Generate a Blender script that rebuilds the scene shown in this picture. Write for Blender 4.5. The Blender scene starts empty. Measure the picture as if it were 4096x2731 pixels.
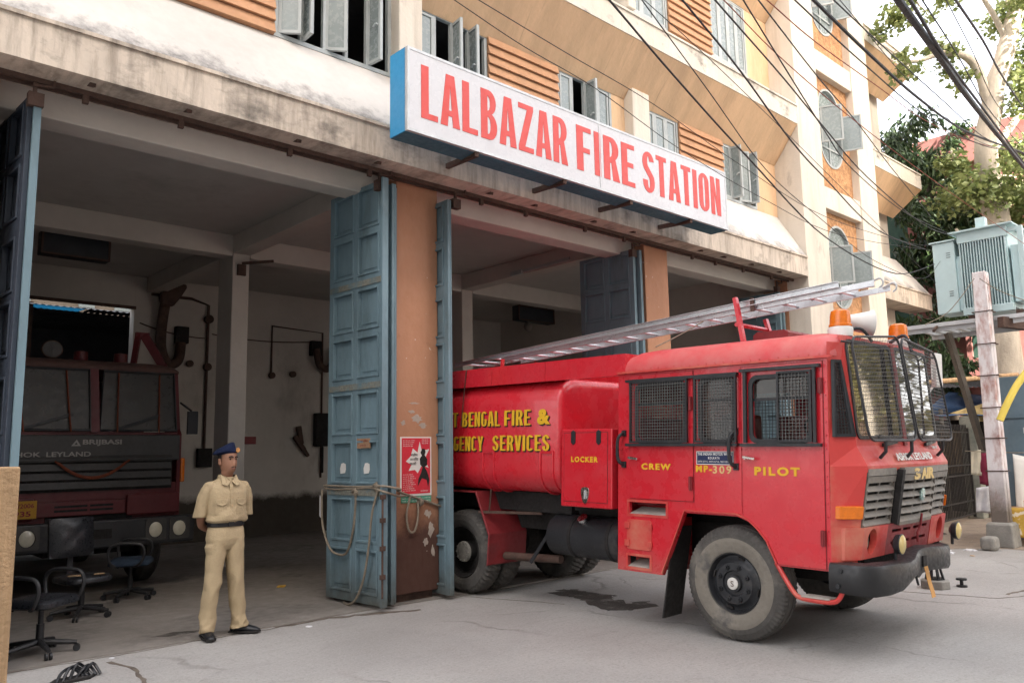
import bpy, bmesh, math, random
from mathutils import Vector, Matrix, noise
from mathutils.geometry import tessellate_polygon
R = math.radians
scene = bpy.context.scene
COL = scene.collection

# ------------------------------------------------------------------ camera
cd = bpy.data.cameras.new('camera'); cam = bpy.data.objects.new('camera', cd); COL.objects.link(cam)
cd.lens = 28.25; cd.sensor_width = 36.0; cd.clip_start = 0.05; cd.clip_end = 600
YAW, PITCH, ROLL = R(47.024), R(7.86), R(-1.057)
fwd = Vector((math.cos(YAW)*math.cos(PITCH), math.sin(YAW)*math.cos(PITCH), math.sin(PITCH)))
rgt = Vector((math.sin(YAW), -math.cos(YAW), 0)); up = rgt.cross(fwd)
r2 = rgt*math.cos(ROLL)+up*math.sin(ROLL); u2 = -rgt*math.sin(ROLL)+up*math.cos(ROLL)
m = Matrix((r2, u2, -fwd)).transposed().to_4x4(); m.translation = Vector((0, 0, 1.68))
cam.matrix_world = m; scene.camera = cam

# ------------------------------------------------------------------ sky, sun, exposure
SUN_EL, SUN_DIR = R(31), Vector((-0.34, -0.94, 0)).normalized()     # horizontal direction towards the sun
w = bpy.data.worlds.new('World'); scene.world = w; w.use_nodes = True
nt = w.node_tree; bg = nt.nodes['Background']
sky = nt.nodes.new('ShaderNodeTexSky'); sky.sky_type = 'NISHITA'; sky.sun_disc = False
sky.sun_elevation = SUN_EL; sky.sun_rotation = math.atan2(SUN_DIR.x, SUN_DIR.y)
sky.air_density = 0.8; sky.dust_density = 9.0; sky.ozone_density = 0.6
hz = nt.nodes.new('ShaderNodeMix'); hz.data_type = 'RGBA'; hz.inputs[0].default_value = .62     # thin bright cloud over the clear sky
nt.links.new(sky.outputs[0], hz.inputs[6]); hz.inputs[7].default_value = (3.05, 3.0, 2.97, 1); nt.links.new(hz.outputs[2], bg.inputs[0]); bg.inputs[1].default_value = 0.15
sd = bpy.data.lights.new('sun', 'SUN'); so = bpy.data.objects.new('sun', sd); COL.objects.link(so)
sd.energy = 3.6; sd.angle = R(0.6); sd.color = (1.0, 0.93, 0.82)
v = Vector((SUN_DIR.x*math.cos(SUN_EL), SUN_DIR.y*math.cos(SUN_EL), math.sin(SUN_EL)))
so.rotation_euler = v.to_track_quat('Z', 'Y').to_euler()
scene.view_settings.view_transform = 'Standard'; scene.view_settings.look = 'None'
scene.view_settings.exposure = 2.82; scene.view_settings.gamma = 1.0
scene.cycles.max_bounces = 8; scene.cycles.transparent_max_bounces = 24
scene.cycles.use_denoising = True
scene.cycles.caustics_reflective = False; scene.cycles.caustics_refractive = False

# ------------------------------------------------------------------ materials
MATS = {}
def nd(nt, typ, **kw):
    n = nt.nodes.new(typ)
    for k, v in kw.items():
        if isinstance(k, str) and hasattr(n, k): setattr(n, k, v)
    return n
def coords(nt, scale=(1, 1, 1)):
    tc = nd(nt, 'ShaderNodeTexCoord'); mp = nd(nt, 'ShaderNodeMapping')
    mp.inputs['Scale'].default_value = scale
    nt.links.new(tc.outputs['Object'], mp.inputs['Vector']); return mp.outputs['Vector']
def noise_tex(nt, vec, scale, detail=6, rough=.6, dist=0):
    n = nd(nt, 'ShaderNodeTexNoise'); n.inputs['Scale'].default_value = scale
    n.inputs['Detail'].default_value = detail; n.inputs['Roughness'].default_value = rough
    n.inputs['Distortion'].default_value = dist
    nt.links.new(vec, n.inputs['Vector']); return n.outputs['Fac']
def ramp(nt, fac, a, b):
    r = nd(nt, 'ShaderNodeMapRange'); r.inputs[1].default_value = a; r.inputs[2].default_value = b
    nt.links.new(fac, r.inputs[0]); return r.outputs[0]
def mixc(nt, fac, a, b):
    mx = nd(nt, 'ShaderNodeMix'); mx.data_type = 'RGBA'
    if hasattr(fac, 'node'): nt.links.new(fac, mx.inputs[0])
    else: mx.inputs[0].default_value = fac
    for s, i in ((a, 6), (b, 7)):
        if hasattr(s, 'node'): nt.links.new(s, mx.inputs[i])
        else: mx.inputs[i].default_value = (*s, 1)
    return mx.outputs[2]
def mth(nt, op, a, b=0.0):
    n = nd(nt, 'ShaderNodeMath'); n.operation = op
    for s, i in ((a, 0), (b, 1)):
        if hasattr(s, 'node'): nt.links.new(s, n.inputs[i])
        else: n.inputs[i].default_value = s
    return n.outputs[0]
def mat(name, col, rough=.8, var=.25, vs=3.0, bump=.15, bs=40, metal=0.0, stain=None, stretch=(1, 1, 1), spec=.4, speck=None, coat=0, low=None):
    """base colour with slow and fine variation; stain = (colour, scale, lo, hi, stretch); low = (colour, z0, z1): wear below a height"""
    if name in MATS: return MATS[name]
    mt = bpy.data.materials.new(name); mt.use_nodes = True; nt = mt.node_tree
    b = nt.nodes['Principled BSDF']; b.inputs['Metallic'].default_value = metal
    b.inputs['Specular IOR Level'].default_value = spec
    vec = coords(nt, stretch)
    f = ramp(nt, noise_tex(nt, vec, vs), .3, .7)
    c = mixc(nt, f, tuple(x*(1-var) for x in col), tuple(min(1, x*(1+var*.6)) for x in col))
    f2 = ramp(nt, noise_tex(nt, vec, vs*9, 4), .35, .65)
    c = mixc(nt, mth(nt, 'MULTIPLY', f2, .35*var+.05), c, tuple(x*.55 for x in col))
    rv = None
    for st in (stain if isinstance(stain, list) else [stain] if stain else []):
        sv = coords(nt, st[4] if len(st) > 4 else (1, 1, 1))
        sf = ramp(nt, noise_tex(nt, sv, st[1], 8, .68), st[2], st[3])
        c = mixc(nt, sf, c, st[0])
    if low:
        tc = nd(nt, 'ShaderNodeTexCoord'); sx = nd(nt, 'ShaderNodeSeparateXYZ'); nt.links.new(tc.outputs['Object'], sx.inputs[0])
        h = mth(nt, 'ADD', sx.outputs[2], mth(nt, 'MULTIPLY', noise_tex(nt, coords(nt), 3.0, 8, .75), low[3] if len(low) > 3 else .6))
        c = mixc(nt, ramp(nt, h, low[1], low[2]), c, low[0])
    if speck:
        sf = ramp(nt, noise_tex(nt, coords(nt), speck[1], 2, .5), speck[2], speck[2]+.04)
        c = mixc(nt, sf, c, speck[0])
    nt.links.new(c, b.inputs['Base Color'])
    rr = nd(nt, 'ShaderNodeMapRange'); rr.inputs[3].default_value = max(.04, rough-.12); rr.inputs[4].default_value = min(1, rough+.12)
    nt.links.new(f2, rr.inputs[0]); nt.links.new(rr.outputs[0], b.inputs['Roughness'])
    if coat: b.inputs['Coat Weight'].default_value = coat
    if bump:
        bp = nd(nt, 'ShaderNodeBump'); bp.inputs['Strength'].default_value = bump; bp.inputs['Distance'].default_value = .02
        nt.links.new(noise_tex(nt, coords(nt), bs, 5), bp.inputs['Height']); nt.links.new(bp.outputs[0], b.inputs['Normal'])
    MATS[name] = mt; return mt
def emit(name, col, s):
    mt = bpy.data.materials.new(name); mt.use_nodes = True; b = mt.node_tree.nodes['Principled BSDF']
    b.inputs['Base Color'].default_value = (*col, 1); b.inputs['Emission Color'].default_value = (*col, 1); b.inputs['Emission Strength'].default_value = s
    return mt
def glass(name, tint=(.55, .6, .6), refl=1.0, dirt=.12, trans=.9):
    mt = bpy.data.materials.new(name); mt.use_nodes = True; nt = mt.node_tree; nt.nodes.clear()
    out = nd(nt, 'ShaderNodeOutputMaterial'); tr = nd(nt, 'ShaderNodeBsdfTransparent'); tr.inputs[0].default_value = (*tint, 1)
    gl = nd(nt, 'ShaderNodeBsdfGlossy'); gl.inputs['Roughness'].default_value = .03
    df = nd(nt, 'ShaderNodeBsdfDiffuse'); df.inputs[0].default_value = (.30, .29, .26, 1)
    fr = nd(nt, 'ShaderNodeFresnel'); fr.inputs[0].default_value = 1.52
    fm = mth(nt, 'MULTIPLY', fr.outputs[0], refl)
    a = nd(nt, 'ShaderNodeMixShader'); nt.links.new(fm, a.inputs[0]); nt.links.new(tr.outputs[0], a.inputs[1]); nt.links.new(gl.outputs[0], a.inputs[2])
    d = mth(nt, 'MULTIPLY', ramp(nt, noise_tex(nt, coords(nt), 4, 6), .3, .75), dirt)
    b2 = nd(nt, 'ShaderNodeMixShader'); nt.links.new(d, b2.inputs[0]); nt.links.new(a.outputs[0], b2.inputs[1]); nt.links.new(df.outputs[0], b2.inputs[2])
    nt.links.new(b2.outputs[0], out.inputs[0]); return mt
def leafmat(name, c1, c2, trans=.35):
    mt = bpy.data.materials.new(name); mt.use_nodes = True; nt = mt.node_tree; b = nt.nodes['Principled BSDF']
    oi = nd(nt, 'ShaderNodeNewGeometry')
    c = mixc(nt, oi.outputs['Random Per Island'], c1, c2)
    nt.links.new(c, b.inputs['Base Color']); b.inputs['Roughness'].default_value = .45
    t = nd(nt, 'ShaderNodeBsdfTranslucent'); nt.links.new(c, t.inputs[0])
    mx = nd(nt, 'ShaderNodeMixShader'); mx.inputs[0].default_value = trans
    out = [n for n in nt.nodes if n.type == 'OUTPUT_MATERIAL'][0]
    nt.links.new(b.outputs[0], mx.inputs[1]); nt.links.new(t.outputs[0], mx.inputs[2]); nt.links.new(mx.outputs[0], out.inputs[0])
    return mt

CREAM = (.65, .59, .505); BLACKM = (.06, .055, .05)
M = {}
M['cream'] = mat('cream_paint', CREAM, .85, .14, .9, .25, 14, stretch=(1, 1, .35), stain=[((.46, .40, .33), 1.6, .50, .78, (2.5, 2.5, .2)), ((.26, .23, .20), 2.4, .63, .8, (1.2, 1.2, .5))])
M['fascia'] = mat('fascia_stained', (.58, .50, .415), .9, .22, 1.2, .35, 18, stretch=(1.5, 1, .5), stain=[((.24, .20, .16), 2.2, .45, .74, (3.5, 1, .45)), (BLACKM, 1.3, .52, .74, (1.0, 1, 1.6))])
M['fascia_up'] = mat('upper_fascia', (.65, .59, .505), .9, .12, 1.2, .3, 18, stretch=(1.5, 1, .5), stain=[((.42, .37, .31), 2.2, .55, .85, (2.5, 1, .45)), ((.12, .11, .10), 1.6, .56, .74, (1.3, 1, 2.2))])
M['parapet_low'] = mat('mouldy_parapet', (.57, .54, .505), .85, .10, 1.0, .2, 16, stain=[((.42, .40, .38), .8, .58, .85, (1, 2, 1))], low=((.10, .10, .10), 6.22, 5.80, 1.25))
M['parapet'] = mat('parapet_plaster', (.58, .55, .51), .85, .10, 1.0, .2, 16, stain=[((.42, .39, .36), .8, .55, .85, (1, 2, 1))])
M['orange'] = mat('orange_render', (.68, .46, .28), .85, .10, 1.0, .2, 20, stretch=(3, 1, 1), stain=[((.50, .34, .21), .9, .45, .70, (2, .5, .5)), ((.30, .20, .13), 1.5, .60, .80, (9, .5, .4))])
M['siding'] = mat('orange_boards', (.50, .27, .145), .7, .2, 1.5, .1, 30)
M['brick'] = mat('roughcast', (.50, .27, .13), .95, .45, 10, 1.0, 22, stain=[((.24, .12, .06), 12, .5, .72)])
M['pillar'] = mat('pillar_paint', (.43, .215, .125), .75, .12, 1.5, .15, 25, stretch=(1, 1, .5), stain=[((.22, .10, .055), 2.5, .60, .80)], low=((.075, .034, .024), 1.65, 1.15, .8), speck=((.6, .52, .45), 14, .72))
M['plaster'] = mat('interior_plaster', (.54, .505, .46), .9, .12, .8, .25, 12, stain=[((.22, .19, .165), 1.0, .58, .85, (1, 1, .5))], low=((.06, .05, .04), 1.1, .95, .35))
M['ceiling'] = mat('ceiling_plaster', (.50, .48, .45), .95, .12, .5, .2, 12, stain=[((.22, .20, .18), .5, .55, .85)])
M['beam'] = mat('beam_plaster', (.54, .505, .46), .9, .12, .7, .2, 12)
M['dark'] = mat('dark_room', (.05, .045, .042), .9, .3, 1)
M['bluedoor'] = mat('blue_gate_paint', (.155, .235, .275), .55, .2, 1.3, .12, 30, stretch=(1, 1, .4), stain=[((.06, .085, .09), 1.8, .50, .78, (1, 1, .3)), ((.27, .34, .37), 3.5, .64, .8, (1, 1, .3))], low=((.075, .075, .062), 1.0, .35, .9), spec=.35)
M['bluedoor_shaded'] = mat('blue_gate_shaded', (.03, .042, .062), .6, .2, 1.3, .12, 30)  # darkened copy of the blue paint: shade put into one leaf's colour
M['rust'] = mat('rusty_steel', (.085, .05, .038), .8, .4, 6, .3, 40)
M['frame'] = mat('grey_window_metal', (.40, .43, .43), .5, .15, 3, .05, 30, spec=.4)
M['concrete'] = mat('weathered_concrete', (.26, .25, .225), .95, .3, 2.5, .5, 25, stain=[((.09, .085, .08), 3, .55, .8)])
M['red'] = mat('red_truck_paint', (.54, .016, .028), .30, .03, .8, .02, 6, spec=.5, coat=.25, stain=[((.54, .06, .075), .7, .45, 1.0, (1, 1, 2))], speck=((.55, .22, .20), 34, .80), low=((.30, .15, .12), 1.06, .42, .6))
M['red_front'] = mat('faded_red_paint', (.52, .048, .042), .42, .08, 1.2, .04, 12, spec=.45, stain=[((.52, .20, .13), 1.6, .48, .72)])
M['roofred'] = mat('dusty_red_roof', (.56, .045, .055), .5, .08, 1.0, .04, 12, spec=.45, stain=[((.50, .22, .20), 1.4, .42, .85)])
M['darkred'] = mat('dark_red_paint', (.22, .022, .026), .55, .25, 2, .05, 15, stain=[((.06, .03, .03), 2, .55, .8)])
M['black'] = mat('black_paint', (.022, .023, .026), .45, .3, 4, .08, 40, spec=.4, stain=[((.10, .09, .08), 3, .58, .85)])
M['bumper'] = mat('worn_black_bumper', (.018, .018, .019), .42, .3, 3, .05, 14, spec=.4, stain=[((.05, .042, .034), 1.6, .6, .9)])
M['wire'] = mat('grey_wire', (.11, .11, .107), .6, .2, 10)
M['blackdull'] = mat('black_grime', (.02, .018, .017), .9, .4, 3, .3, 30)
M['tyre'] = mat('tyre_rubber', (.075, .070, .064), .85, .25, 3, .25, 60, stain=[((.18, .165, .14), 2.2, .5, .75)])
M['dust'] = mat('dusty_sidewall', (.20, .18, .15), .95, .25, 3, .3, 40, stain=[((.09, .085, .08), 3.2, .5, .66)])
M['white'] = mat('white_paint', (.72, .71, .68), .5, .1, 4, .03, 20)
M['yellow'] = mat('yellow_lettering', (.72, .42, .02), .6, .1, 8, .02, 30)
M['paleyellow'] = mat('faded_yellow', (.66, .48, .20), .6, .12, 8, .02, 30)
M['navy'] = mat('navy_plate', (.012, .022, .075), .4, .1, 4, 0)
M['alu'] = mat('aluminium', (.62, .64, .66), .38, .12, 6, .05, 40, metal=.75, stain=[((.40, .40, .40), 5, .55, .8)])
M['chrome'] = mat('chrome', (.75, .75, .75), .2, .1, 6, 0, metal=1)
M['grey_plastic'] = mat('faded_grille', (.19, .175, .155), .6, .22, 3, .1, 30, stain=[((.26, .215, .165), 2.5, .5, .8)])
M['amber'] = mat('amber_lens', (.70, .17, .008), .18, .15, 30, .1, 60, spec=.6)
M['lens'] = mat('lamp_glass', (.55, .52, .42), .12, .1, 20, .1, 50, spec=.7)
M['signwhite'] = mat('sign_acrylic', (.56, .565, .585), .28, .06, .8, .0, 5, spec=.5, stain=[((.50, .50, .52), 1.0, .55, .85, (2.5, 1, .4))])
M['signred'] = mat('sign_red_vinyl', (.60, .055, .042), .4, .06, 2, 0)
M['signblue'] = mat('sign_blue', (.035, .27, .52), .45, .12, 2, .03, 20)
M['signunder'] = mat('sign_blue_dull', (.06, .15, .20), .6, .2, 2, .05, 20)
M['rope'] = mat('rope_fibre', (.25, .21, .16), .95, .25, 20, .6, 90)
M['wood'] = mat('raw_plank', (.46, .30, .165), .85, .35, 3, .5, 60, stretch=(8, 8, .6), speck=((.12, .06, .03), 9, .78))
M['skin'] = mat('brown_skin', (.27, .135, .085), .5, .1, 12, .04, 60, spec=.35)
M['khaki'] = mat('khaki_cloth', (.39, .305, .19), .9, .10, 6, .35, 60, spec=.15)
M['hair'] = mat('black_hair', (.012, .010, .009), .6, .2, 20)
M['beret'] = mat('navy_beret', (.011, .016, .042), .9, .15, 20, .3, 90, spec=.1)
M['leather'] = mat('black_leather', (.013, .014, .017), .35, .2, 5, .1, 60)
M['seatblue'] = mat('blue_seat_cloth', (.02, .035, .06), .9, .2, 8, .3, 90)
M['chairgrey'] = mat('grey_chair_plastic', (.022, .022, .024), .5, .2, 6, .05, 40)
M['tgrey'] = mat('transformer_paint', (.48, .62, .63), .5, .08, 2, .03, 20, spec=.35)
M['galv'] = mat('galvanised', (.55, .57, .58), .5, .15, 5, .05, 40, metal=.3)
M['pole'] = mat('peeling_pole', (.72, .68, .68), .7, .12, 3, .15, 30, stretch=(2, 2, .8), stain=[((.40, .23, .20), 2.2, .48, .62, (1.5, 1.5, .6))], low=((.14, .115, .095), 1.75, 1.0, .9))
M['cable'] = mat('cable_rubber', (.022, .022, .024), .6, .2, 5)
M['cablered'] = mat('cable_red', (.28, .055, .03), .6, .2, 5)
M['redwall'] = mat('red_house', (.36, .16, .145), .9, .25, .7, .2, 12, stain=[((.22, .05, .04), .7, .5, .8)])
M['bark'] = mat('pale_bark', (.52, .46, .38), .95, .35, 4, .6, 20, stretch=(1, 1, .3))
M['darkbark'] = mat('dark_bark', (.12, .10, .08), .95, .35, 4, .6, 20, stretch=(1, 1, .3))
M['leaf_lit'] = leafmat('leaf_bright', (.14, .19, .06), (.30, .34, .13))
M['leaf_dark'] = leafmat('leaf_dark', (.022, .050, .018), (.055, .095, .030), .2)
M['leaf_far'] = leafmat('leaf_yellowish', (.15, .15, .05), (.26, .23, .09))
M['glass'] = glass('window_glass'); M['frosted'] = mat('frosted_glass', (.24, .28, .28), .25, .12, 2, .0, 5, spec=.6)
M['screen'] = glass('windscreen_glass', (.34, .36, .34), 4.2, .03)
M['cabglass'] = glass('side_glass', (.5, .52, .52), 1.1, .16)
M['darkglass'] = mat('dusty_windscreen', (.035, .030, .026), .35, .25, 1.5, .02, 10, spec=.5)

# ------------------------------------------------------------------ mesh helpers
OFF = {}
class MB:
    def __init__(s, T=None): s.v = []; s.f = []; s.T = T; s.mi = []; s.cur = 0
    def add(s, vs, fs):
        n = len(s.v); s.v += [Vector(p) for p in vs]; s.f += [[i+n for i in f] for f in fs]; s.mi += [s.cur]*len(fs); return s
    def box(s, a, b):
        (x0, y0, z0), (x1, y1, z1) = a, b
        x0, x1 = min(x0, x1), max(x0, x1); y0, y1 = min(y0, y1), max(y0, y1); z0, z1 = min(z0, z1), max(z0, z1)
        return s.add([(x0, y0, z0), (x1, y0, z0), (x1, y1, z0), (x0, y1, z0), (x0, y0, z1), (x1, y0, z1), (x1, y1, z1), (x0, y1, z1)],
                     [(3, 2, 1, 0), (4, 5, 6, 7), (0, 1, 5, 4), (1, 2, 6, 5), (2, 3, 7, 6), (3, 0, 4, 7)])
    def bar(s, p, q, w, h=None, upv=(0, 0, 1)):
        h = h or w; p, q = Vector(p), Vector(q); d = (q-p).normalized(); u = Vector(upv)
        if abs(d.dot(u)) > .98: u = Vector((0, 1, 0))
        r = d.cross(u).normalized(); u = r.cross(d)
        c = [r*(w/2)*a+u*(h/2)*b for a, b in ((-1, -1), (1, -1), (1, 1), (-1, 1))]
        return s.add([p+k for k in c]+[q+k for k in c], [(3, 2, 1, 0), (4, 5, 6, 7), (0, 1, 5, 4), (1, 2, 6, 5), (2, 3, 7, 6), (3, 0, 4, 7)])
    def tube(s, pts, r, n=8, cap=True, closed=False):
        pts = [Vector(p) for p in pts]; L = len(pts); rs = r if isinstance(r, (list, tuple)) else [r]*L
        vs = []; pr = None
        for i, p in enumerate(pts):
            a = pts[i-1] if (i > 0 or closed) else p; b = pts[(i+1) % L] if (i < L-1 or closed) else p
            d = (b-a).normalized() if (b-a).length > 1e-9 else Vector((0, 0, 1))
            if pr is None: pr = d.orthogonal().normalized()
            pr = (pr-d*pr.dot(d)); pr = pr.normalized() if pr.length > 1e-6 else d.orthogonal().normalized()
            q = d.cross(pr)
            vs += [p+(pr*math.cos(2*math.pi*k/n)+q*math.sin(2*math.pi*k/n))*rs[i] for k in range(n)]
        fs = []
        for i in range(L if closed else L-1):
            j = (i+1) % L
            fs += [(i*n+k, i*n+(k+1) % n, j*n+(k+1) % n, j*n+k) for k in range(n)]
        if cap and not closed: fs += [tuple(range(n))[::-1], tuple((L-1)*n+k for k in range(n))]
        return s.add(vs, fs)
    def cyl(s, p, q, r, n=16, r2=None): return s.tube([p, q], [r, r if r2 is None else r2], n)
    def lathe(s, prof, o, ax, n=32, mod=None, cap=True):
        ax = Vector(ax).normalized(); u = ax.orthogonal().normalized(); w_ = ax.cross(u); o = Vector(o); vs = []
        for i, (h, r) in enumerate(prof):
            for k in range(n):
                rr = r+(mod(i, k) if mod else 0); a = 2*math.pi*k/n
                vs.append(o+ax*h+(u*math.cos(a)+w_*math.sin(a))*rr)
        L = len(prof); fs = [(i*n+k, i*n+(k+1) % n, (i+1)*n+(k+1) % n, (i+1)*n+k) for i in range(L-1) for k in range(n)]
        if cap: fs += [tuple(range(n))[::-1], tuple((L-1)*n+k for k in range(n))]
        return s.add(vs, fs)
    def plate(s, outer, holes, fn, t):
        """flat outline (2-D) with holes, given thickness t; fn(a,b,d) gives the point"""
        polys = [[Vector((a, b, 0)) for a, b in outer]]+[[Vector((a, b, 0)) for a, b in h] for h in holes]
        flat = [p for q in polys for p in q]; tris = tessellate_polygon(polys); n = len(flat)
        vs = [fn(p.x, p.y, 0) for p in flat]+[fn(p.x, p.y, t) for p in flat]
        fs = [tuple(tr) for tr in tris]+[tuple(i+n for i in tr[::-1]) for tr in tris]
        o = 0
        for q in polys:
            L = len(q); fs += [(o+i, o+(i+1) % L, o+(i+1) % L+n, o+i+n) for i in range(L)]; o += L
        return s.add(vs, fs)
    def loft(s, rings, cap=True, closed=True):
        n = len(rings[0]); vs = [p for r in rings for p in r]
        fs = [(i*n+k, i*n+(k+1) % n, (i+1)*n+(k+1) % n, (i+1)*n+k) for i in range(len(rings)-1) for k in range(n if closed else n-1)]
        if cap: fs += [tuple(range(n))[::-1], tuple((len(rings)-1)*n+k for k in range(n))]
        return s.add(vs, fs)
    def build(s, name, mt, parent=None, smooth=False, bevel=0, seg=2, loc=None, sub=0, angle=40):
        me = bpy.data.meshes.new(name); off = OFF.get(parent.name, Vector()) if parent else Vector()
        pts = [(s.T(p) if s.T else p)-off for p in s.v]
        me.from_pydata(pts, [], s.f); me.update()
        bm = bmesh.new(); bm.from_mesh(me); bmesh.ops.recalc_face_normals(bm, faces=bm.faces); bm.to_mesh(me); bm.free()
        for k in (mt if isinstance(mt, list) else [mt]): me.materials.append(M[k] if isinstance(k, str) else k)
        if isinstance(mt, list):
            for pl, i in zip(me.polygons, s.mi): pl.material_index = i
        o = bpy.data.objects.new(name, me); COL.objects.link(o)
        if parent: o.parent = parent; OFF[o.name] = off
        if loc: o.location = loc
        if bevel:
            b = o.modifiers.new('bevel', 'BEVEL'); b.width = bevel; b.segments = seg; b.limit_method = 'ANGLE'; b.angle_limit = R(35)
        if sub:
            b = o.modifiers.new('sub', 'SUBSURF'); b.levels = sub; b.render_levels = sub
        if smooth:
            for p in me.polygons: p.use_smooth = True
            if smooth != 'all':
                try: me.set_sharp_from_angle(angle=R(angle))
                except Exception: pass
        return o
def tag(o, label=None, cat=None, group=None, kind=None):
    if label: o['label'] = label
    if cat: o['category'] = cat
    if group: o['group'] = group
    if kind: o['kind'] = kind
    return o
def thing(name, label, cat, loc=(0, 0, 0), rz=0, group=None, world=False):
    o = bpy.data.objects.new(name, None); COL.objects.link(o); o.location = loc; o.rotation_euler = (0, 0, rz); o.empty_display_size = .2
    tag(o, label, cat, group)
    if world: OFF[o.name] = Vector(loc)
    return o
def text(name, s, mt, parent, org, xd, w, h, weight=.0, t=.004, zd=(0, 0, 1), T=None, label=None, space=1.0):
    """lettering fitted to a w x h box whose lower left corner is org"""
    cu = bpy.data.curves.new(name, 'FONT'); cu.body = s; cu.offset = weight; cu.size = 1; cu.space_character = space; cu.resolution_u = 3
    to = bpy.data.objects.new('tmp', cu); COL.objects.link(to)
    dg = bpy.context.evaluated_depsgraph_get(); me = bpy.data.meshes.new_from_object(to.evaluated_get(dg))
    bpy.data.objects.remove(to); bpy.data.curves.remove(cu)
    vs = [q.co.copy() for q in me.vertices]; fs = [tuple(p.vertices) for p in me.polygons]; bpy.data.meshes.remove(me)
    if not vs: return None
    x0 = min(q.x for q in vs); x1 = max(q.x for q in vs); y0 = min(q.y for q in vs); y1 = max(q.y for q in vs)
    xd = Vector(xd).normalized(); zd = Vector(zd).normalized(); nrm = xd.cross(zd)
    mb = MB(T); n = len(vs); P = [Vector(org)+xd*((q.x-x0)/(x1-x0)*w)+zd*((q.y-y0)/(y1-y0)*h) for q in vs]
    cnt = {}
    for f in fs:
        for i in range(len(f)):
            e = (f[i], f[(i+1) % len(f)]); cnt[e] = 1
    edge = [e for e in cnt if (e[1], e[0]) not in cnt]
    mb.add([p+nrm*t for p in P]+P, fs+[(a, b, b+n, a+n) for a, b in edge])
    o = mb.build(name, mt, parent)
    if label: o['label'] = label
    return o
def copy_tree(o, parent=None):
    c = o.copy(); COL.objects.link(c); c.parent = parent
    for ch in list(o.children): copy_tree(ch, c)
    return c
def rrect(a0, b0, a1, b1, r, n=4):
    out = []
    for cx, cy, st in ((a1-r, b1-r, 0), (a0+r, b1-r, 90), (a0+r, b0+r, 180), (a1-r, b0+r, 270)):
        out += [(cx+r*math.cos(R(st+90*k/n)), cy+r*math.sin(R(st+90*k/n))) for k in range(n+1)]
    return out
def sag(p, q, d, n=14):
    p, q = Vector(p), Vector(q); return [p.lerp(q, i/n)-Vector((0, 0, 4*d*(i/n)*(1-i/n))) for i in range(n+1)]
def spline(pts, n=6):
    pts = [Vector(p) for p in pts]; out = []
    for i in range(len(pts)-1):
        p0 = pts[max(i-1, 0)]; p1 = pts[i]; p2 = pts[i+1]; p3 = pts[min(i+2, len(pts)-1)]
        for k in range(n):
            t = k/n; out.append(.5*((2*p1)+(p2-p0)*t+(2*p0-5*p1+4*p2-p3)*t*t+(3*p1-p0-3*p2+p3)*t**3))
    return out+[pts[-1]]
random.seed(4)
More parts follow.
